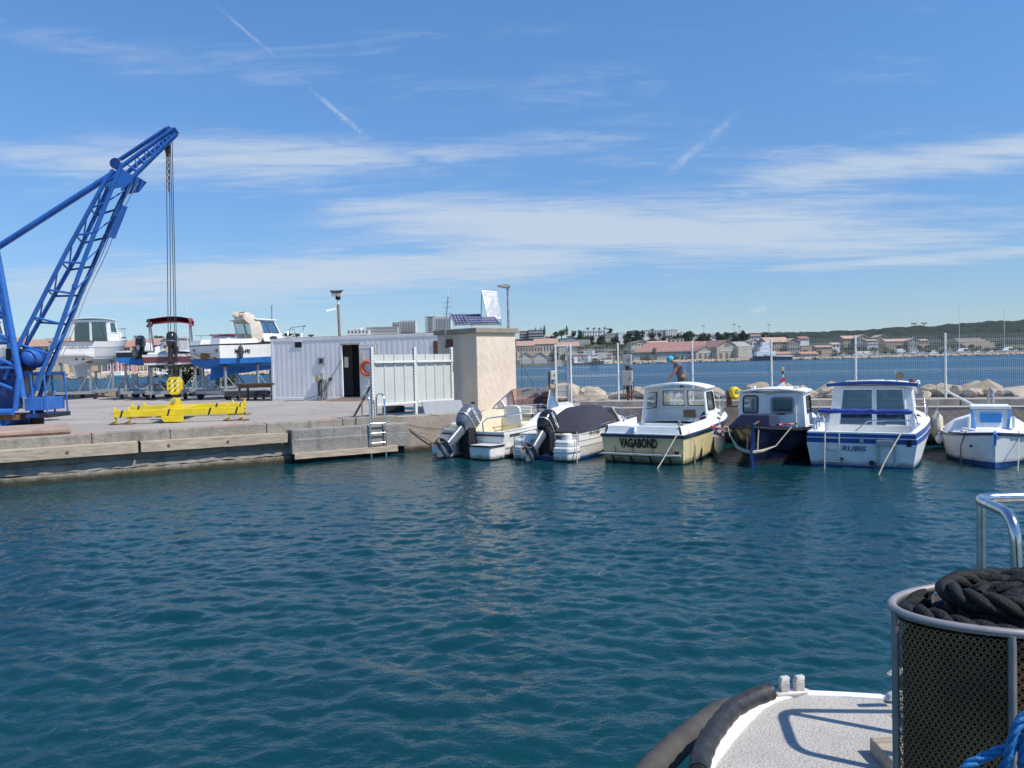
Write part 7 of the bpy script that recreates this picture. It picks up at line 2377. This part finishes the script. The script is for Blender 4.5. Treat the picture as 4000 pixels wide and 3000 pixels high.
# ---- trees on the skyline
tl = [('cypress', (27.61, 31.2, 700.0, 24.91, 34.33), 'tallest cypress left of the gate'), ('broad', (38.68, 48.87, 690.0, 22.92, 30.43), 'light green round tree between the cypresses'),
      ('pine', (35.24, 41.82, 684.0, 21.53, 28.55), 'dark tree in front of the light green one'), ('cypress', (47.51, 51.11, 702.0, 24.51, 33.51), 'pointed cypress right of the light green tree'),
      ('pine', (51.5, 57.71, 690.0, 21.78, 29.3), 'dark bushy pine beside the white hotel'), ('pine', (56.87, 64.02, 696.0, 21.37, 29.85), 'wide dark pine against the white hotel'),
      ('cypress', (22.09, 23.52, 740.0, 31.13, 34.45), 'thin cypress over the left of the grey block'), ('cypress', (27.4, 28.83, 742.0, 31.09, 34.89), 'thin cypress over the right of the grey block'),
      ('palm', (65.77, 69.36, 700.0, 23.12, 31.42), 'leftmost of four palms before the hotel'), ('palm', (71.16, 74.75, 700.0, 22.99, 31.29), 'second palm from the left before the hotel'),
      ('palm', (75.87, 79.69, 700.0, 22.43, 30.73), 'third palm from the left before the hotel'), ('palm', (80.82, 84.43, 702.0, 22.38, 31.38), 'rightmost palm before the hotel'),
      ('pine', (86.88, 94.85, 730.0, 25.86, 31.95), 'dark pine crown right of the palms'), ('pine', (101.81, 111.98, 720.0, 21.44, 29.29), 'left dark pine of the clump above the orange shed'),
      ('pine', (106.92, 118.38, 714.0, 20.67, 29.37), 'largest dark pine of the clump above the orange shed'), ('pine', (115.53, 122.48, 722.0, 21.22, 28.63), 'right dark pine of the clump above the orange shed'),
      ('palm', (119.73, 125.05, 690.0, 20.63, 28.59), 'tall palm in front of the low white block'), ('broad', (126.82, 134.02, 700.0, 19.85, 26.13), 'round green tree left of the bright white block'),
      ('cypress', (133.59, 135.39, 700.0, 20.65, 27.83), 'slim cypress left of the bright white block'), ('broad', (148.48, 154.02, 720.0, 20.4, 25.94), 'small tree right of the bright white block'),
      ('cypress', (151.81, 153.64, 716.0, 20.71, 27.13), 'left of two slim cypresses beside the domed tree'), ('cypress', (154.1, 155.93, 716.0, 20.65, 26.16), 'right of two slim cypresses beside the domed tree'),
      ('broad', (159.92, 170.24, 730.0, 19.91, 27.87), 'domed olive-green tree on the skyline'), ('pine', (169.21, 174.68, 710.0, 19.16, 25.31), 'small dark pine left of the white house'),
      ('pine', (174.25, 178.82, 712.0, 19.11, 24.59), 'smaller dark pine next to it'), ('pine', (180.66, 189.8, 712.0, 18.45, 25.76), 'left pine of the long dark row'),
      ('pine', (186.39, 196.36, 706.0, 18.14, 25.38), 'second pine of the long dark row'), ('pine', (193.82, 202.49, 710.0, 18.09, 25.38), 'third pine of the long dark row'),
      ('pine', (202.35, 210.62, 716.0, 18.53, 23.58), 'fourth, lower pine of the long dark row'), ('pine', (209.95, 216.88, 720.0, 18.48, 23.33), 'last low pine of the long dark row'),
      ('cypress', (218.49, 221.15, 690.0, 17.45, 23.21), 'lone cypress right of the red-roofed house'), ('pine', (78.89, 87.93, 640.0, 15.09, 20.42), 'dark tree under the white shop block'),
      ('broad', (83.97, 89.75, 600.0, 13.32, 19.1), 'olive tree right of the white shop block'), ('broad', (36.68, 47.7, 490.0, 6.34, 11.69), 'green tree behind the white station'),
      ('broad', (48.19, 59.64, 495.0, 6.44, 12.15), 'wide green tree behind the station sign'), ('pine', (57.81, 68.29, 480.0, 3.9, 11.3), 'dark tree right of the station'),
      ('broad', (63.61, 70.96, 458.0, 0.14, 6.02), 'bushy tree at the left end of the red warehouse'), ('broad', (74.88, 83.83, 464.0, 0.74, 5.8), 'bushy tree before the red warehouse wall'),
      ('broad', (81.25, 85.74, 466.0, 2.74, 9.92), 'taller tree in front of the red warehouse roof'), ('broad', (91.28, 98.73, 464.0, 0.67, 4.84), 'green bush tree near the bending man'),
      ('pine', (-198.9, -193.51, 420.0, 17.18, 21.48), 'dark pine over the marina roofs'), ('pine', (-193.98, -185.7, 430.0, 17.27, 21.68), 'wide dark pine over the marina roofs'),
      ('pine', (-208.1, -204.01, 425.0, 17.53, 21.07), 'small dark pine at the left of the marina roofs'), ('pine', (-220.8, -216.94, 430.0, 16.57, 20.43), 'dark tree right of the white cruiser bow'),
      ('pine', (-258.61, -244.17, 900.0, 36.38, 41.86), 'left dark trees over the container end'), ('pine', (-247.62, -236.04, 902.0, 36.22, 41.13), 'middle dark trees over the container end'),
      ('pine', (-230.78, -221.5, 904.0, 35.92, 39.68), 'right dark trees over the container end'), ('pine', (-247.46, -236.68, 420.0, 16.64, 21.21), 'dark tree behind the crane boom foot'),
      ('broad', (-227.24, -221.85, 420.0, 16.49, 21.07), 'olive tree behind the crane right of the boom')]
for i, (kd, b_, lb) in enumerate(tl):
    tree(kd, b_, lb, 'trees on the far shore', .9, i)
hd = random.Random(9)
for i in range(30):
    x = 36 + i * 5.4 + hd.uniform(-2, 2)
    y = hd.uniform(655, 700)
    wdt = hd.uniform(8, 13)
    zt = 18.5 + hd.uniform(0, 7.5)
    tree('pine', (x - wdt / 2, x + wdt / 2, y, 13, zt), 'dark tree in the wooded slope between the warehouse roofs and the skyline', 'trees of the wooded slope behind the warehouses', .9, i)
for i in range(16):
    x = 28 + i * 4.2 + hd.uniform(-1.5, 1.5)
    wdt = hd.uniform(5, 9)
    y = hd.uniform(475, 500)
    tree('broad', (x - wdt / 2, x + wdt / 2, y, 1.5, 6 + hd.uniform(0, 3.5)), 'leafy green tree behind the waterside station', 'trees behind the waterside station', .9, i)
for i in range(110):
    x = 140 + i * 1.7 + hd.uniform(-1, 1)
    y = hd.uniform(463, 500) if i % 2 else hd.uniform(500, 600)
    h = hd.uniform(2.6, 5.0)
    wdt = hd.uniform(4, 8)
    tree('bush', (x - wdt / 2, x + wdt / 2, y, .9 + (y - 455) * .028, .9 + (y - 455) * .028 + h), 'scrubby green bush on the far right shore', 'bushes on the far right shore', .9, i)
for i in range(24):
    x = -5 + i * 7.0 + hd.uniform(-2, 2)
    y = hd.uniform(600, 650)
    wdt = hd.uniform(8, 14)
    tree('bush', (x - wdt / 2, x + wdt / 2, y, 11, 11 + hd.uniform(4, 7)), 'dark hedge bush on the slope below the skyline', 'bushes on the slope below the skyline', .9, i)
# bush at the back of the yard
for b_, lb in (((-20.2, -17.2, 44.6, .9, 3.1), 'leafy green bush behind the maroon boat cradle'), ((-17.2, -15.4, 45.0, .9, 2.8), 'smaller leafy bush right of the maroon boat cradle')):
    tree('bush', b_, lb, None, .8, 1)
wg = random.Random(8)
for i in range(16):
    x = -30 + i * 1.25
    tree('bush', (x, x + wg.uniform(.5, 1.0), 45.35 + (x + 34) * .12, .98, 1.3 + wg.uniform(.1, .3)), 'low weeds growing over the rear parapet', 'weeds along the rear parapet', .6, i)


# ---- small craft on the far shore and in the marina
def mesh_of(mb, m, name):
    me_ = bpy.data.meshes.new(name)
    me_.from_pydata(mb.v, [], mb.f)
    me_.materials.append(K(m))
    return me_


hm = MB().loft([[(-w_, y, 1.0), (-w_ * .7, y, .1), (0, y, -.3), (w_ * .7, y, .1), (w_, y, 1.0)] for y, w_ in ((-3.4, .95), (-1, 1.2), (1.5, 1.05), (3.0, .5), (3.9, .05))])
hm.add([(-.95, -3.4, 1.0), (.95, -3.4, 1.0), (.66, -3.4, .1), (0, -3.4, -.3), (-.66, -3.4, .1)], [(0, 1, 2, 3, 4)])
hm.add([(-.95, -3.4, .9), (.95, -3.4, .9), (1.2, -1, .9), (1.05, 1.5, .9), (.5, 3, .95), (-.5, 3, .95), (-1.05, 1.5, .9), (-1.2, -1, .9)], [(0, 1, 2, 3, 4, 5, 6, 7)])
HM = mesh_of(hm, 'gel', 'hull')
CBm = mesh_of(MB().hexa([(-.8, -.8, .9), (.8, -.8, .9), (.7, 1.6, .9), (-.7, 1.6, .9), (-.7, -.7, 2.0), (.7, -.7, 2.0), (.55, .9, 1.9), (-.55, .9, 1.9)]), 'gel', 'cabin')
WNm = mesh_of(MB().b2(-.81, .81, -.6, .9, 1.35, 1.75), WINM, 'window_band')
MSm = mesh_of(MB().tube([(0, .5, .9), (0, .5, 11)], [.11, .06], 6).tube([(-.9, .5, 6.5), (.9, .5, 6.5)], .05, 5), 'whitep', 'mast')
BMm = mesh_of(MB().tube([(0, .4, 2.0), (0, -2.8, 2.1)], .12, 6), 'whitep', 'boom')


def craft(kind, p, rz, s, label, group, mast=1.0, z=.0):
    T = thing(kind, label, 'boat', (p[0], p[1], z), rz, group)
    T.scale = (s, s, s)
    link('hull', HM, T)
    link('cabin', CBm, T)
    if kind == 'sailing_boat':
        mo = link('mast', MSm, T)
        mo.scale = (1, 1, mast)
        link('boom', BMm, T)
    else:
        link('window_band', WNm, T)
    return T


bg_ = random.Random(31)
for i, px_ in enumerate((3290, 3340, 3364, 3392, 3430, 3480, 3528, 3572, 3604, 3650, 3712, 3790, 3830, 3880, 3905, 3970)):
    x = (px_ - 2000) / 3111 * 456
    craft('motor_boat', (x, 454 + bg_.uniform(0, 4)), bg_.uniform(.9, 2.2), bg_.uniform(.8, 1.15), 'small white motor boat drawn up on the far right shore', 'boats on the far right shore', z=1.3)
craft('sailing_boat', ((256.09, 453, 0.37)[0], 454), 1.5, 1.45, 'white yacht with the tallest mast on the far right shore', None, 1.75, 1.2)
craft('sailing_boat', ((282.3, 453, 0.33)[0], 455), 1.6, 1.45, 'white yacht with a grey mast at the right edge of the far shore', None, 1.6, 1.2)
craft('sailing_boat', ((229.88, 453, 0.98)[0], 455), 1.4, 1.0, 'small yacht with a short mast on the far right shore', None, 1.0, 1.2)
for i in range(26):
    px_ = 405 + i * 12 + bg_.uniform(-4, 4)
    y = bg_.uniform(296, 330)
    craft('sailing_boat', ((px_ - 2000) / 3111 * y, y), bg_.uniform(-.3, .3) + (1.57 if i % 5 == 0 else 0), bg_.uniform(.85, 1.2), 'moored yacht in the marina behind the rubble jetty', 'yachts in the marina', bg_.uniform(.85, 1.45))
for i in range(12):
    px_ = 760 + i * 26 + bg_.uniform(-8, 8)
    y = bg_.uniform(300, 326)
    craft('motor_boat' if i % 2 else 'sailing_boat', ((px_ - 2000) / 3111 * y, y), 1.4 + bg_.uniform(-.3, .3), bg_.uniform(.9, 1.4), 'moored boat seen under the hulls in the boatyard' if i % 2 else 'moored yacht seen under the hulls in the boatyard', 'boats seen under the boatyard hulls', .8)
craft('sailing_boat', ((-131.69, 268, 0.46)[0], 268), 1.5, 1.2, 'white yacht lying in front of the rubble jetty', None, 1.4)
craft('sailing_boat', ((-60.82, 150, 4.6)[0], 150), .4, 1.0, 'white yacht whose tall mast rises behind the maroon bimini', None, 1.5)
for i, px_ in enumerate((3362, 3390, 3520)):
    T = thing('van', ['left of two white vans on the far right shore', 'right of two white vans on the far right shore', 'white van on the slope by the hillside terrace'][i], 'van', ((px_ - 2000) / 3111 * 462, 462, 1.6 if i < 2 else 2.5))
    MB().prism([(-2.6, .3), (2.6, .3), (2.6, 1.2), (1.9, 1.4), (1.3, 2.4), (-2.5, 2.4)], 'y', -1, 1).build('body', 'white', T, bevel=.15)
    MB().b2(.9, 1.6, -1.02, -.98, 1.4, 2.0).build('window', WINM, T)
    for x in (-1.6, 1.6):
        MB().lathe([(.05, -.1), (.38, -.1), (.38, .1), (.05, .1)], 12, (x, -.95, .38), 'y').build('wheel', 'tyre', T)

# ---- thin air over the bay
HZ = MB().b2(-3200, 3300, -60, 3650, -1.9, 170).build('haze', [])
HZ['kind'] = 'stuff'
tag(HZ, 'thin pale sea haze lying over the bay', 'haze')
hzm = bpy.data.materials.new('sea haze')
hzm.use_nodes = True
ht = NT(hzm.node_tree)
hv = ht.n('ShaderNodeVolumePrincipled')
hv.inputs['Color'].default_value = (.8, .9, 1, 1)
hv.inputs['Density'].default_value = .00004
ht.n('ShaderNodeOutputMaterial', i_Volume=hv.outputs[0])
HZ.data.materials.append(hzm)

# ================================================================ foreground: bow of the ferry
FB = thing('ferry_bow', 'pale grit-coated bow deck of the boat in the near right foreground', 'boat', (0, 0, 0))
DZ = 0.79


def deck_mat():
    def fn(t, b):
        g = t.n('ShaderNodeNewGeometry')
        p = g.outputs['Position']
        c = t.mix(t.ramp(t.noise(p, 3, 6, .6), .3, .7), (.47, .44, .4), (.56, .525, .475))
        gr = t.ramp(t.noise(p, 75, 3, .75), .52, .64)
        c = t.mix(t.m('MULTIPLY', gr, .62), c, (.3, .27, .23))
        g2 = t.ramp(t.noise(p, 90, 3, .7), .6, .7)
        c = t.mix(t.m('MULTIPLY', g2, .4), c, (.75, .73, .68))
        t.set(b.inputs['Base Color'], c)
        b.inputs['Roughness'].default_value = .95
        bn = t.n('ShaderNodeBump', i_Strength=1.0, i_Distance=.012, i_Height=t.noise(p, 90, 3, .75))
        sm = t.ramp(t.noise(p, 2.1, 6, .7), .52, .7)
        c = t.mix(t.m('MULTIPLY', sm, .35), c, (.27, .23, .18))
        t.set(b.inputs['Base Color'], c)
        t.set(b.inputs['Normal'], bn.outputs[0])
    return custom('grit deck', fn)


# outline of the white margin (outer) from the near left round to the far right
outer = [(0.49, 2.68, 0.79), (0.63, 2.96, 0.79), (0.75, 3.21, 0.79), (0.9, 3.45, 0.79), (1.01, 3.62, 0.79), (1.12, 3.74, 0.79), (1.25, 3.87, 0.79), (1.36, 3.89, 0.79), (1.59, 3.85, 0.79), (1.82, 3.8, 0.79), (2.37, 3.7, 0.79), (2.97, 3.55, 0.79)]
inner = [(0.53, 2.68, 0.79), (0.67, 2.96, 0.79), (0.8, 3.21, 0.79), (0.91, 3.38, 0.79), (1.02, 3.54, 0.79), (1.15, 3.71, 0.79), (1.25, 3.79, 0.79), (1.34, 3.83, 0.79), (1.57, 3.8, 0.79), (1.79, 3.75, 0.79), (2.34, 3.65, 0.79), (2.93, 3.51, 0.79)]
near = [(p[0] * 1.0 + .0, 1.2, DZ) for p in (inner[0], inner[-1])]
dp_ = [(p[0], p[1], DZ) for p in inner] + [(4.2, 1.0, DZ), (.75, 1.0, DZ)]
MB().add(dp_, [tuple(range(len(dp_)))[::-1]]).build('deck', deck_mat(), FB)
WM = mat('fresh white deck paint', (.82, .82, .8), .4, var=.04, vs=6, bump=.2, bs=30)
mg = MB()
for i in range(len(outer) - 1):
    a, b = outer[i], outer[i + 1]
    c, d = inner[i + 1], inner[i]
    mg.hexa([(p[0], p[1], DZ - .1) for p in (a, b, c, d)] + [(p[0], p[1], DZ + .012) for p in (a, b, c, d)])
mg.build('deck_margin', WM, FB, smooth=30)
hl = MB()
rows = []
for (x, y, z) in outer:
    rows.append([(x, y, DZ), (x - .02, y + .01, DZ - .12), (x + .06, y - .06, DZ - .5), (x + .3, y - .2, -.4)])
hl.loft(rows).build('hull_side', 'whitep', FB, smooth=40)
# rubber belting outside the hull
bp = [(0.4, 3.23, 0.6), (0.51, 3.41, 0.6), (0.62, 3.58, 0.6), (0.75, 3.76, 0.6), (0.87, 3.9, 0.6), (1.0, 4.05, 0.6), (1.1, 4.13, 0.6)]
MB().tube([(p[0], p[1], .6) for p in bp], .065, 14).build('rubber_belt', mat('faded rubber belt', (.06, .055, .05), .75, var=.25, vs=6), FB, smooth=60)
# black fender tube lying on the gunwale
ft = [(0.68, 3.09, 0.83), (0.72, 3.22, 0.83), (0.79, 3.36, 0.84), (0.88, 3.51, 0.84), (0.96, 3.63, 0.84), (1.08, 3.74, 0.84), (1.19, 3.81, 0.84)]
FT = thing('tube_fender', 'black rubber tube fender lashed along the bow gunwale', 'fender', (0, 0, 0))
pth = [Vector((p[0] + .018, p[1] - .005, p[2] - .01)) for p in ft]
pp = []
for a, b in zip(pth[:-1], pth[1:]):
    for k in range(5):
        pp.append(a.lerp(b, k / 5))
pp.append(pth[-1])
rr_ = [.043 + .0025 * math.sin(i * 2.1) for i in range(len(pp))]
MB().tube(pp, rr_, 16).build('tube', mat('scuffed black rubber', (.022, .022, .024), .5, var=.5, vs=14, bump=.3, bs=40), FT, smooth=60)
MB().tube([pp[0] - (pp[1] - pp[0]).normalized() * .012, pp[0] + (pp[1] - pp[0]).normalized() * .002], .036, 14).build('end_plug', 'black', FT, smooth=60)
# twin-horn cleat
c_ = (1.3, 3.84, 0.8)
CLE = thing('mooring_cleat', 'pale twin-post mooring cleat bolted to the bow margin', 'cleat', (c_[0], c_[1], DZ + .012), .1)
CLE.scale = (.8, .8, .8)
CMt = mat('salted aluminium', (.62, .58, .52), .6, .2, var=.2, vs=20)
MB().prism([(-.07, -.035), (.13, -.03), (.15, .0), (.13, .035), (-.07, .04), (-.09, 0)], 'z', 0, .02).build('base', CMt, CLE, bevel=.006)
for x, t in ((-.01, 0), (.085, .02)):
    MB().hexa([(x - .028, -.02, .02), (x + .028, -.02, .02), (x + .028, .02, .02), (x - .028, .02, .02), (x - .034, -.026, .075), (x + .024, -.026, .085), (x + .024, .026, .085), (x - .034, .026, .075)]).build('horn', CMt, CLE, bevel=.006)
    MB().hexa([(x - .033, -.025, .076), (x + .025, -.025, .086), (x + .025, .025, .086), (x - .033, .025, .076), (x - .02, -.02, .105), (x + .028, -.02, .11), (x + .028, .02, .11), (x - .02, .02, .105)]).build('horn_cap', CMt, CLE, bevel=.004)
c2 = (1.76, 3.75, 0.8)
CL2 = thing('deck_fairlead', 'low pale fairlead on the bow margin beside the rope basket', 'fairlead', (c2[0] + .03, c2[1], DZ + .012))
CL2.scale = (.75, .75, .85)
MB().prism([(-.06, 0), (.18, 0), (.18, .03), (.1, .035), (.02, .05), (-.04, .03)], 'y', -.03, .03).build('body', CMt, CL2, bevel=.006)
c3 = (1.68, 3.62, 0.99)
MB().prism([(-.03, 0), (.16, 0), (.16, .035), (.02, .035)], 'y', -.02, .02).build('horn', CMt, CL2, loc=(c3[0] - c2[0], c3[1] - c2[1], c3[2] - DZ - .012), bevel=.004)
MB().b2(.1, .14, -.015, .015, .03, c3[2] - DZ).build('stem', CMt, CL2)
# timber block
tb_ = (1.5, 3.17, 0.79)
TBK = thing('timber_block', 'weathered square timber block on the deck beside the basket foot', 'block', (tb_[0], tb_[1], DZ))
MB().b2(-.05, .16, -.1, .1, 0, .07).build('block', mat('grey timber', (.36, .3, .23), .85, var=.25, vs=8, stretch=(1, 6, 6), bump=.4, bs=20), TBK, bevel=.008)
# ---- stainless rail hoop
RL = thing('bow_rail', 'stainless steel hoop rail at the far side of the bow deck', 'rail', (1.9, 3.3, DZ))
ST = mat('brushed stainless tube', (.62, .61, .59), .2, 1.0, var=.18, vs=25)


def loc_(p):
    return (p[0] - 1.9, p[1] - 3.3, p[2] - DZ)


def smooth_path(P, k=6, tight=.22):
    out = [Vector(P[0])]
    for i in range(1, len(P) - 1):
        p, a, b = Vector(P[i]), Vector(P[i - 1]), Vector(P[i + 1])
        da, db = (a - p), (b - p)
        r_ = min(tight, da.length * .45, db.length * .45)
        s, e = p + da.normalized() * r_, p + db.normalized() * r_
        for j in range(k + 1):
            t = j / k
            out.append(s * (1 - t) ** 2 + p * 2 * t * (1 - t) + e * t ** 2)
    out.append(Vector(P[-1]))
    return out


top = (1.91, 3.3, 1.84)
nb = (1.84, 2.92, 1.84)
far = (2.51, 3.25, 1.85)
MB().tube(smooth_path([loc_(far), loc_(top), loc_((nb[0], nb[1], top[2])), loc_((nb[0] + .03, nb[1] - .03, DZ))], 7, .1), .0205, 16).build('hoop', ST, RL, smooth=60)
po = (1.93, 3.28, 1.82)
MB().tube([loc_((po[0], po[1], top[2] - .01)), loc_((po[0], po[1], DZ))], .0195, 16).build('post', ST, RL, smooth=60)
sh2 = (2.41, 3.22, 1.85)
MB().tube(smooth_path([loc_((sh2[0], sh2[1], top[2])), loc_((sh2[0] - .02, sh2[1] - .42, top[2])), loc_((sh2[0] - .02, sh2[1] - .45, DZ))], 7, .1), .0205, 16).build('hoop', ST, RL, smooth=60)
MB().lathe([(.05, 0), (.05, .008), (.022, .012)], 16, loc_((po[0], po[1], DZ + .002))).build('foot_flange', ST, RL, smooth=40)

# ---- perforated rope basket
BKd = 1.72
bc_ = (1.22, 1.72, 1.89)
RIMZ = bc_[2]
RX = 0.394
RY = RX * .5
BH = RIMZ - DZ - .02
BK = thing('rope_basket', 'oval perforated steel basket with a welded tube rim full of black rope', 'basket', (bc_[0], bc_[1], DZ + .02))
PB = mat('tarnished perforated steel', (.24, .135, .06), .6, 0, var=.3, vs=5, spec=.25)
# sheet with round holes in staggered rows, developed along the oval
na = 720
an = np.linspace(0, 2 * math.pi, na + 1)
px_, py_ = RX * np.cos(an), RY * np.sin(an)
sl_ = np.concatenate([[0], np.cumsum(np.hypot(np.diff(px_), np.diff(py_)))])
PER = sl_[-1]


def oval(s, off=0.0):
    s = s % PER
    a = np.interp(s, sl_, an)
    nx, ny = math.cos(a) / RX, math.sin(a) / RY
    l_ = math.hypot(nx, ny)
    return RX * math.cos(a) + off * nx / l_, RY * math.sin(a) + off * ny / l_


ncol = int(PER / .0118)
pit = PER / ncol
rowp = pit * .866
nrow = int((BH - .03) / rowp)
mb = MB()
hr_ = .31
oct_ = [(math.cos(math.pi / 8 + k * math.pi / 4), math.sin(math.pi / 8 + k * math.pi / 4)) for k in range(8)]
cell = []
for k in range(8):
    ux, uy = oct_[k]
    m_ = max(abs(ux), abs(uy))
    cell.append((ux / m_ * .5, uy / m_ * .5))
vts, fcs = [], []
for j in range(nrow):
    for i in range(ncol):
        s0 = (i + .5 * (j % 2)) * pit
        zc = BH - .015 - (j + .5) * rowp
        o = len(vts)
        for (ux, uy), (cx, cy) in zip(oct_, cell):
            x, y = oval(s0 + cx * pit)
            vts.append((x, y, zc + cy * rowp))
        for (ux, uy) in oct_:
            x, y = oval(s0 + ux * hr_ * pit)
            vts.append((x, y, zc + uy * hr_ * pit))
        for k in range(8):
            k2 = (k + 1) % 8
            fcs.append((o + k, o + k2, o + 8 + k2, o + 8 + k))
me = bpy.data.meshes.new('perforated_sheet')
me.from_pydata(vts, [], fcs)
me.polygons.foreach_set('use_smooth', [True] * len(fcs))
me.materials.append(PB)
link('perforated_sheet', me, BK)
RB = mat('satin steel tube', (.36, .33, .31), .42, .5, var=.15, vs=15)
MB().tube([(oval(s)[0], oval(s)[1], BH) for s in np.linspace(0, PER, 97)[:-1]], .0095, 12, closed=True).build('rim', RB, BK, smooth=60)
MB().tube([(oval(s)[0], oval(s)[1], .02) for s in np.linspace(0, PER, 97)[:-1]], .0115, 10, closed=True).build('bottom_ring', RB, BK, smooth=60)
for fr_ in (.5, .5 + .121, .5 + .25, .5 + .379, .0, .25, .125, .375):
    x, y = oval(PER * fr_, .004)
    MB().tube([(x, y, 0), (x, y, BH - .004)], .0078, 10).build('upright', RB, BK, smooth=60)
lin = MB().loft([[(oval(s, -.02)[0], oval(s, -.02)[1], z) for s in np.linspace(0, PER, 61)[:-1]] for z in (.0, BH * .94)], close=True)
lin.add([(oval(s, -.02)[0], oval(s, -.02)[1], BH * .93) for s in np.linspace(0, PER, 61)[:-1]], [tuple(range(60))])
lin.build('rope_mass', mat('dark rope mass', (.012, .011, .011), .9, var=.3, vs=30), BK)

# ---- thick black plaited rope piled in the basket
BR = mat('black plaited rope', (.0045, .0045, .005), .65, var=.35, vs=40, bump=.5, bs=160)
RPE = thing('mooring_hawser', 'thick black plaited rope piled in the perforated basket', 'rope', (bc_[0], bc_[1], DZ + .02))


def plait(path, r, turns, name, n=6):
    """laid rope: three strands twisting round the path"""
    P = [Vector(p) for p in path]
    L = sum((P[i + 1] - P[i]).length for i in range(len(P) - 1))
    k = int(L / .007)
    pts = [along(P, i / k) for i in range(k + 1)]
    for _ in range(3):
        pts = [pts[0]] + [(pts[i - 1] + pts[i] * 2 + pts[i + 1]) / 4 for i in range(1, k)] + [pts[-1]]
    for st in range(3):
        out = []
        up = Vector((0, 0, 1))
        for i in range(k + 1):
            d = (pts[min(i + 1, k)] - pts[max(i - 1, 0)]).normalized()
            u = d.cross(up)
            u = u.normalized() if u.length > .05 else Vector((1, 0, 0))
            v_ = d.cross(u)
            a = i * .007 / r * turns + st * 2.094
            out.append(pts[i] + (u * math.cos(a) + v_ * math.sin(a)) * r * .52)
        MB().tube(out, r * .54, n).build(name, BR, RPE, smooth=70)


rgp = random.Random(12)
z0 = BH * .97
for lay, (sc_, zz_) in enumerate(((.86, z0 - .005), (.68, z0 + .025), (.9, z0 + .02), (.5, z0 + .05), (.72, z0 + .06))):
    ph = lay * 1.3
    pth = [(RX * sc_ * math.cos(a + ph) * (1 + rgp.uniform(-.05, .03)), RY * sc_ * math.sin(a + ph) * (1 + rgp.uniform(-.05, .03)), zz_ + rgp.uniform(-.008, .012)) for a in np.arange(0, 5.6, .35)]
    plait(pth, .023, 1.1, 'rope_turn')
for (xa, ya, xb, yb, h_) in ((-.2, -.06, .05, .08, .1), (-.16, .02, .14, -.05, .14), (-.18, .07, .1, .12, .1), (-.25, -.02, -.02, -.12, .07), (-.1, -.1, .2, .05, .13), (-.15, .0, .2, .08, .17), (-.1, .05, .25, -.02, .18)):
    pth = [(xa + (xb - xa) * t + .02 * math.sin(6 * t), ya + (yb - ya) * t + .02 * math.cos(7 * t), z0 + .02 + h_ * math.sin(math.pi * (.1 + .8 * t)) * .62) for t in np.linspace(0, 1, 9)]
    plait(pth, .024, 1.1, 'rope_bight')

# ---- blue rope across the lower right
BL = mat('blue polypropylene rope', (.02, .2, .48), .5, var=.25, vs=60, bump=.4, bs=200)
BLT = thing('blue_rope', 'twisted blue rope looped across the front of the basket', 'rope', (0, 0, 0))


def laid(path, r, T, m, name):
    P = [Vector(p) for p in path]
    L = sum((P[i + 1] - P[i]).length for i in range(len(P) - 1))
    k = int(L / .004)
    pts = [along(P, i / k) for i in range(k + 1)]
    for _ in range(6):
        pts = [pts[0]] + [(pts[i - 1] + pts[i] * 2 + pts[i + 1]) / 4 for i in range(1, k)] + [pts[-1]]
    for st in range(3):
        out = []
        for i in range(k + 1):
            d = (pts[min(i + 1, k)] - pts[max(i - 1, 0)]).normalized()
            u = d.cross(Vector((0, 1, .1))).normalized()
            v_ = d.cross(u)
            a = i * .004 / r * .75 + st * 2.094
            out.append(pts[i] + (u * math.cos(a) + v_ * math.sin(a)) * r * .5)
        MB().tube(out, r * .56, 7).build(name, m, T, smooth=70)


laid([(0.75, 1.38, 1.68), (0.78, 1.37, 1.73), (0.83, 1.36, 1.76), (0.85, 1.35, 1.77), (0.89, 1.35, 1.78), (0.95, 1.35, 1.8)], .0085, BLT, BL, 'strand')
laid([(0.82, 1.36, 1.7), (0.83, 1.34, 1.75), (0.84, 1.34, 1.79), (0.85, 1.34, 1.82), (0.88, 1.34, 1.84), (0.94, 1.35, 1.85)], .0085, BLT, BL, 'strand')
laid([(0.86, 1.35, 1.71), (0.85, 1.33, 1.76), (0.86, 1.33, 1.81), (0.89, 1.33, 1.83)], .0085, BLT, BL, 'strand')
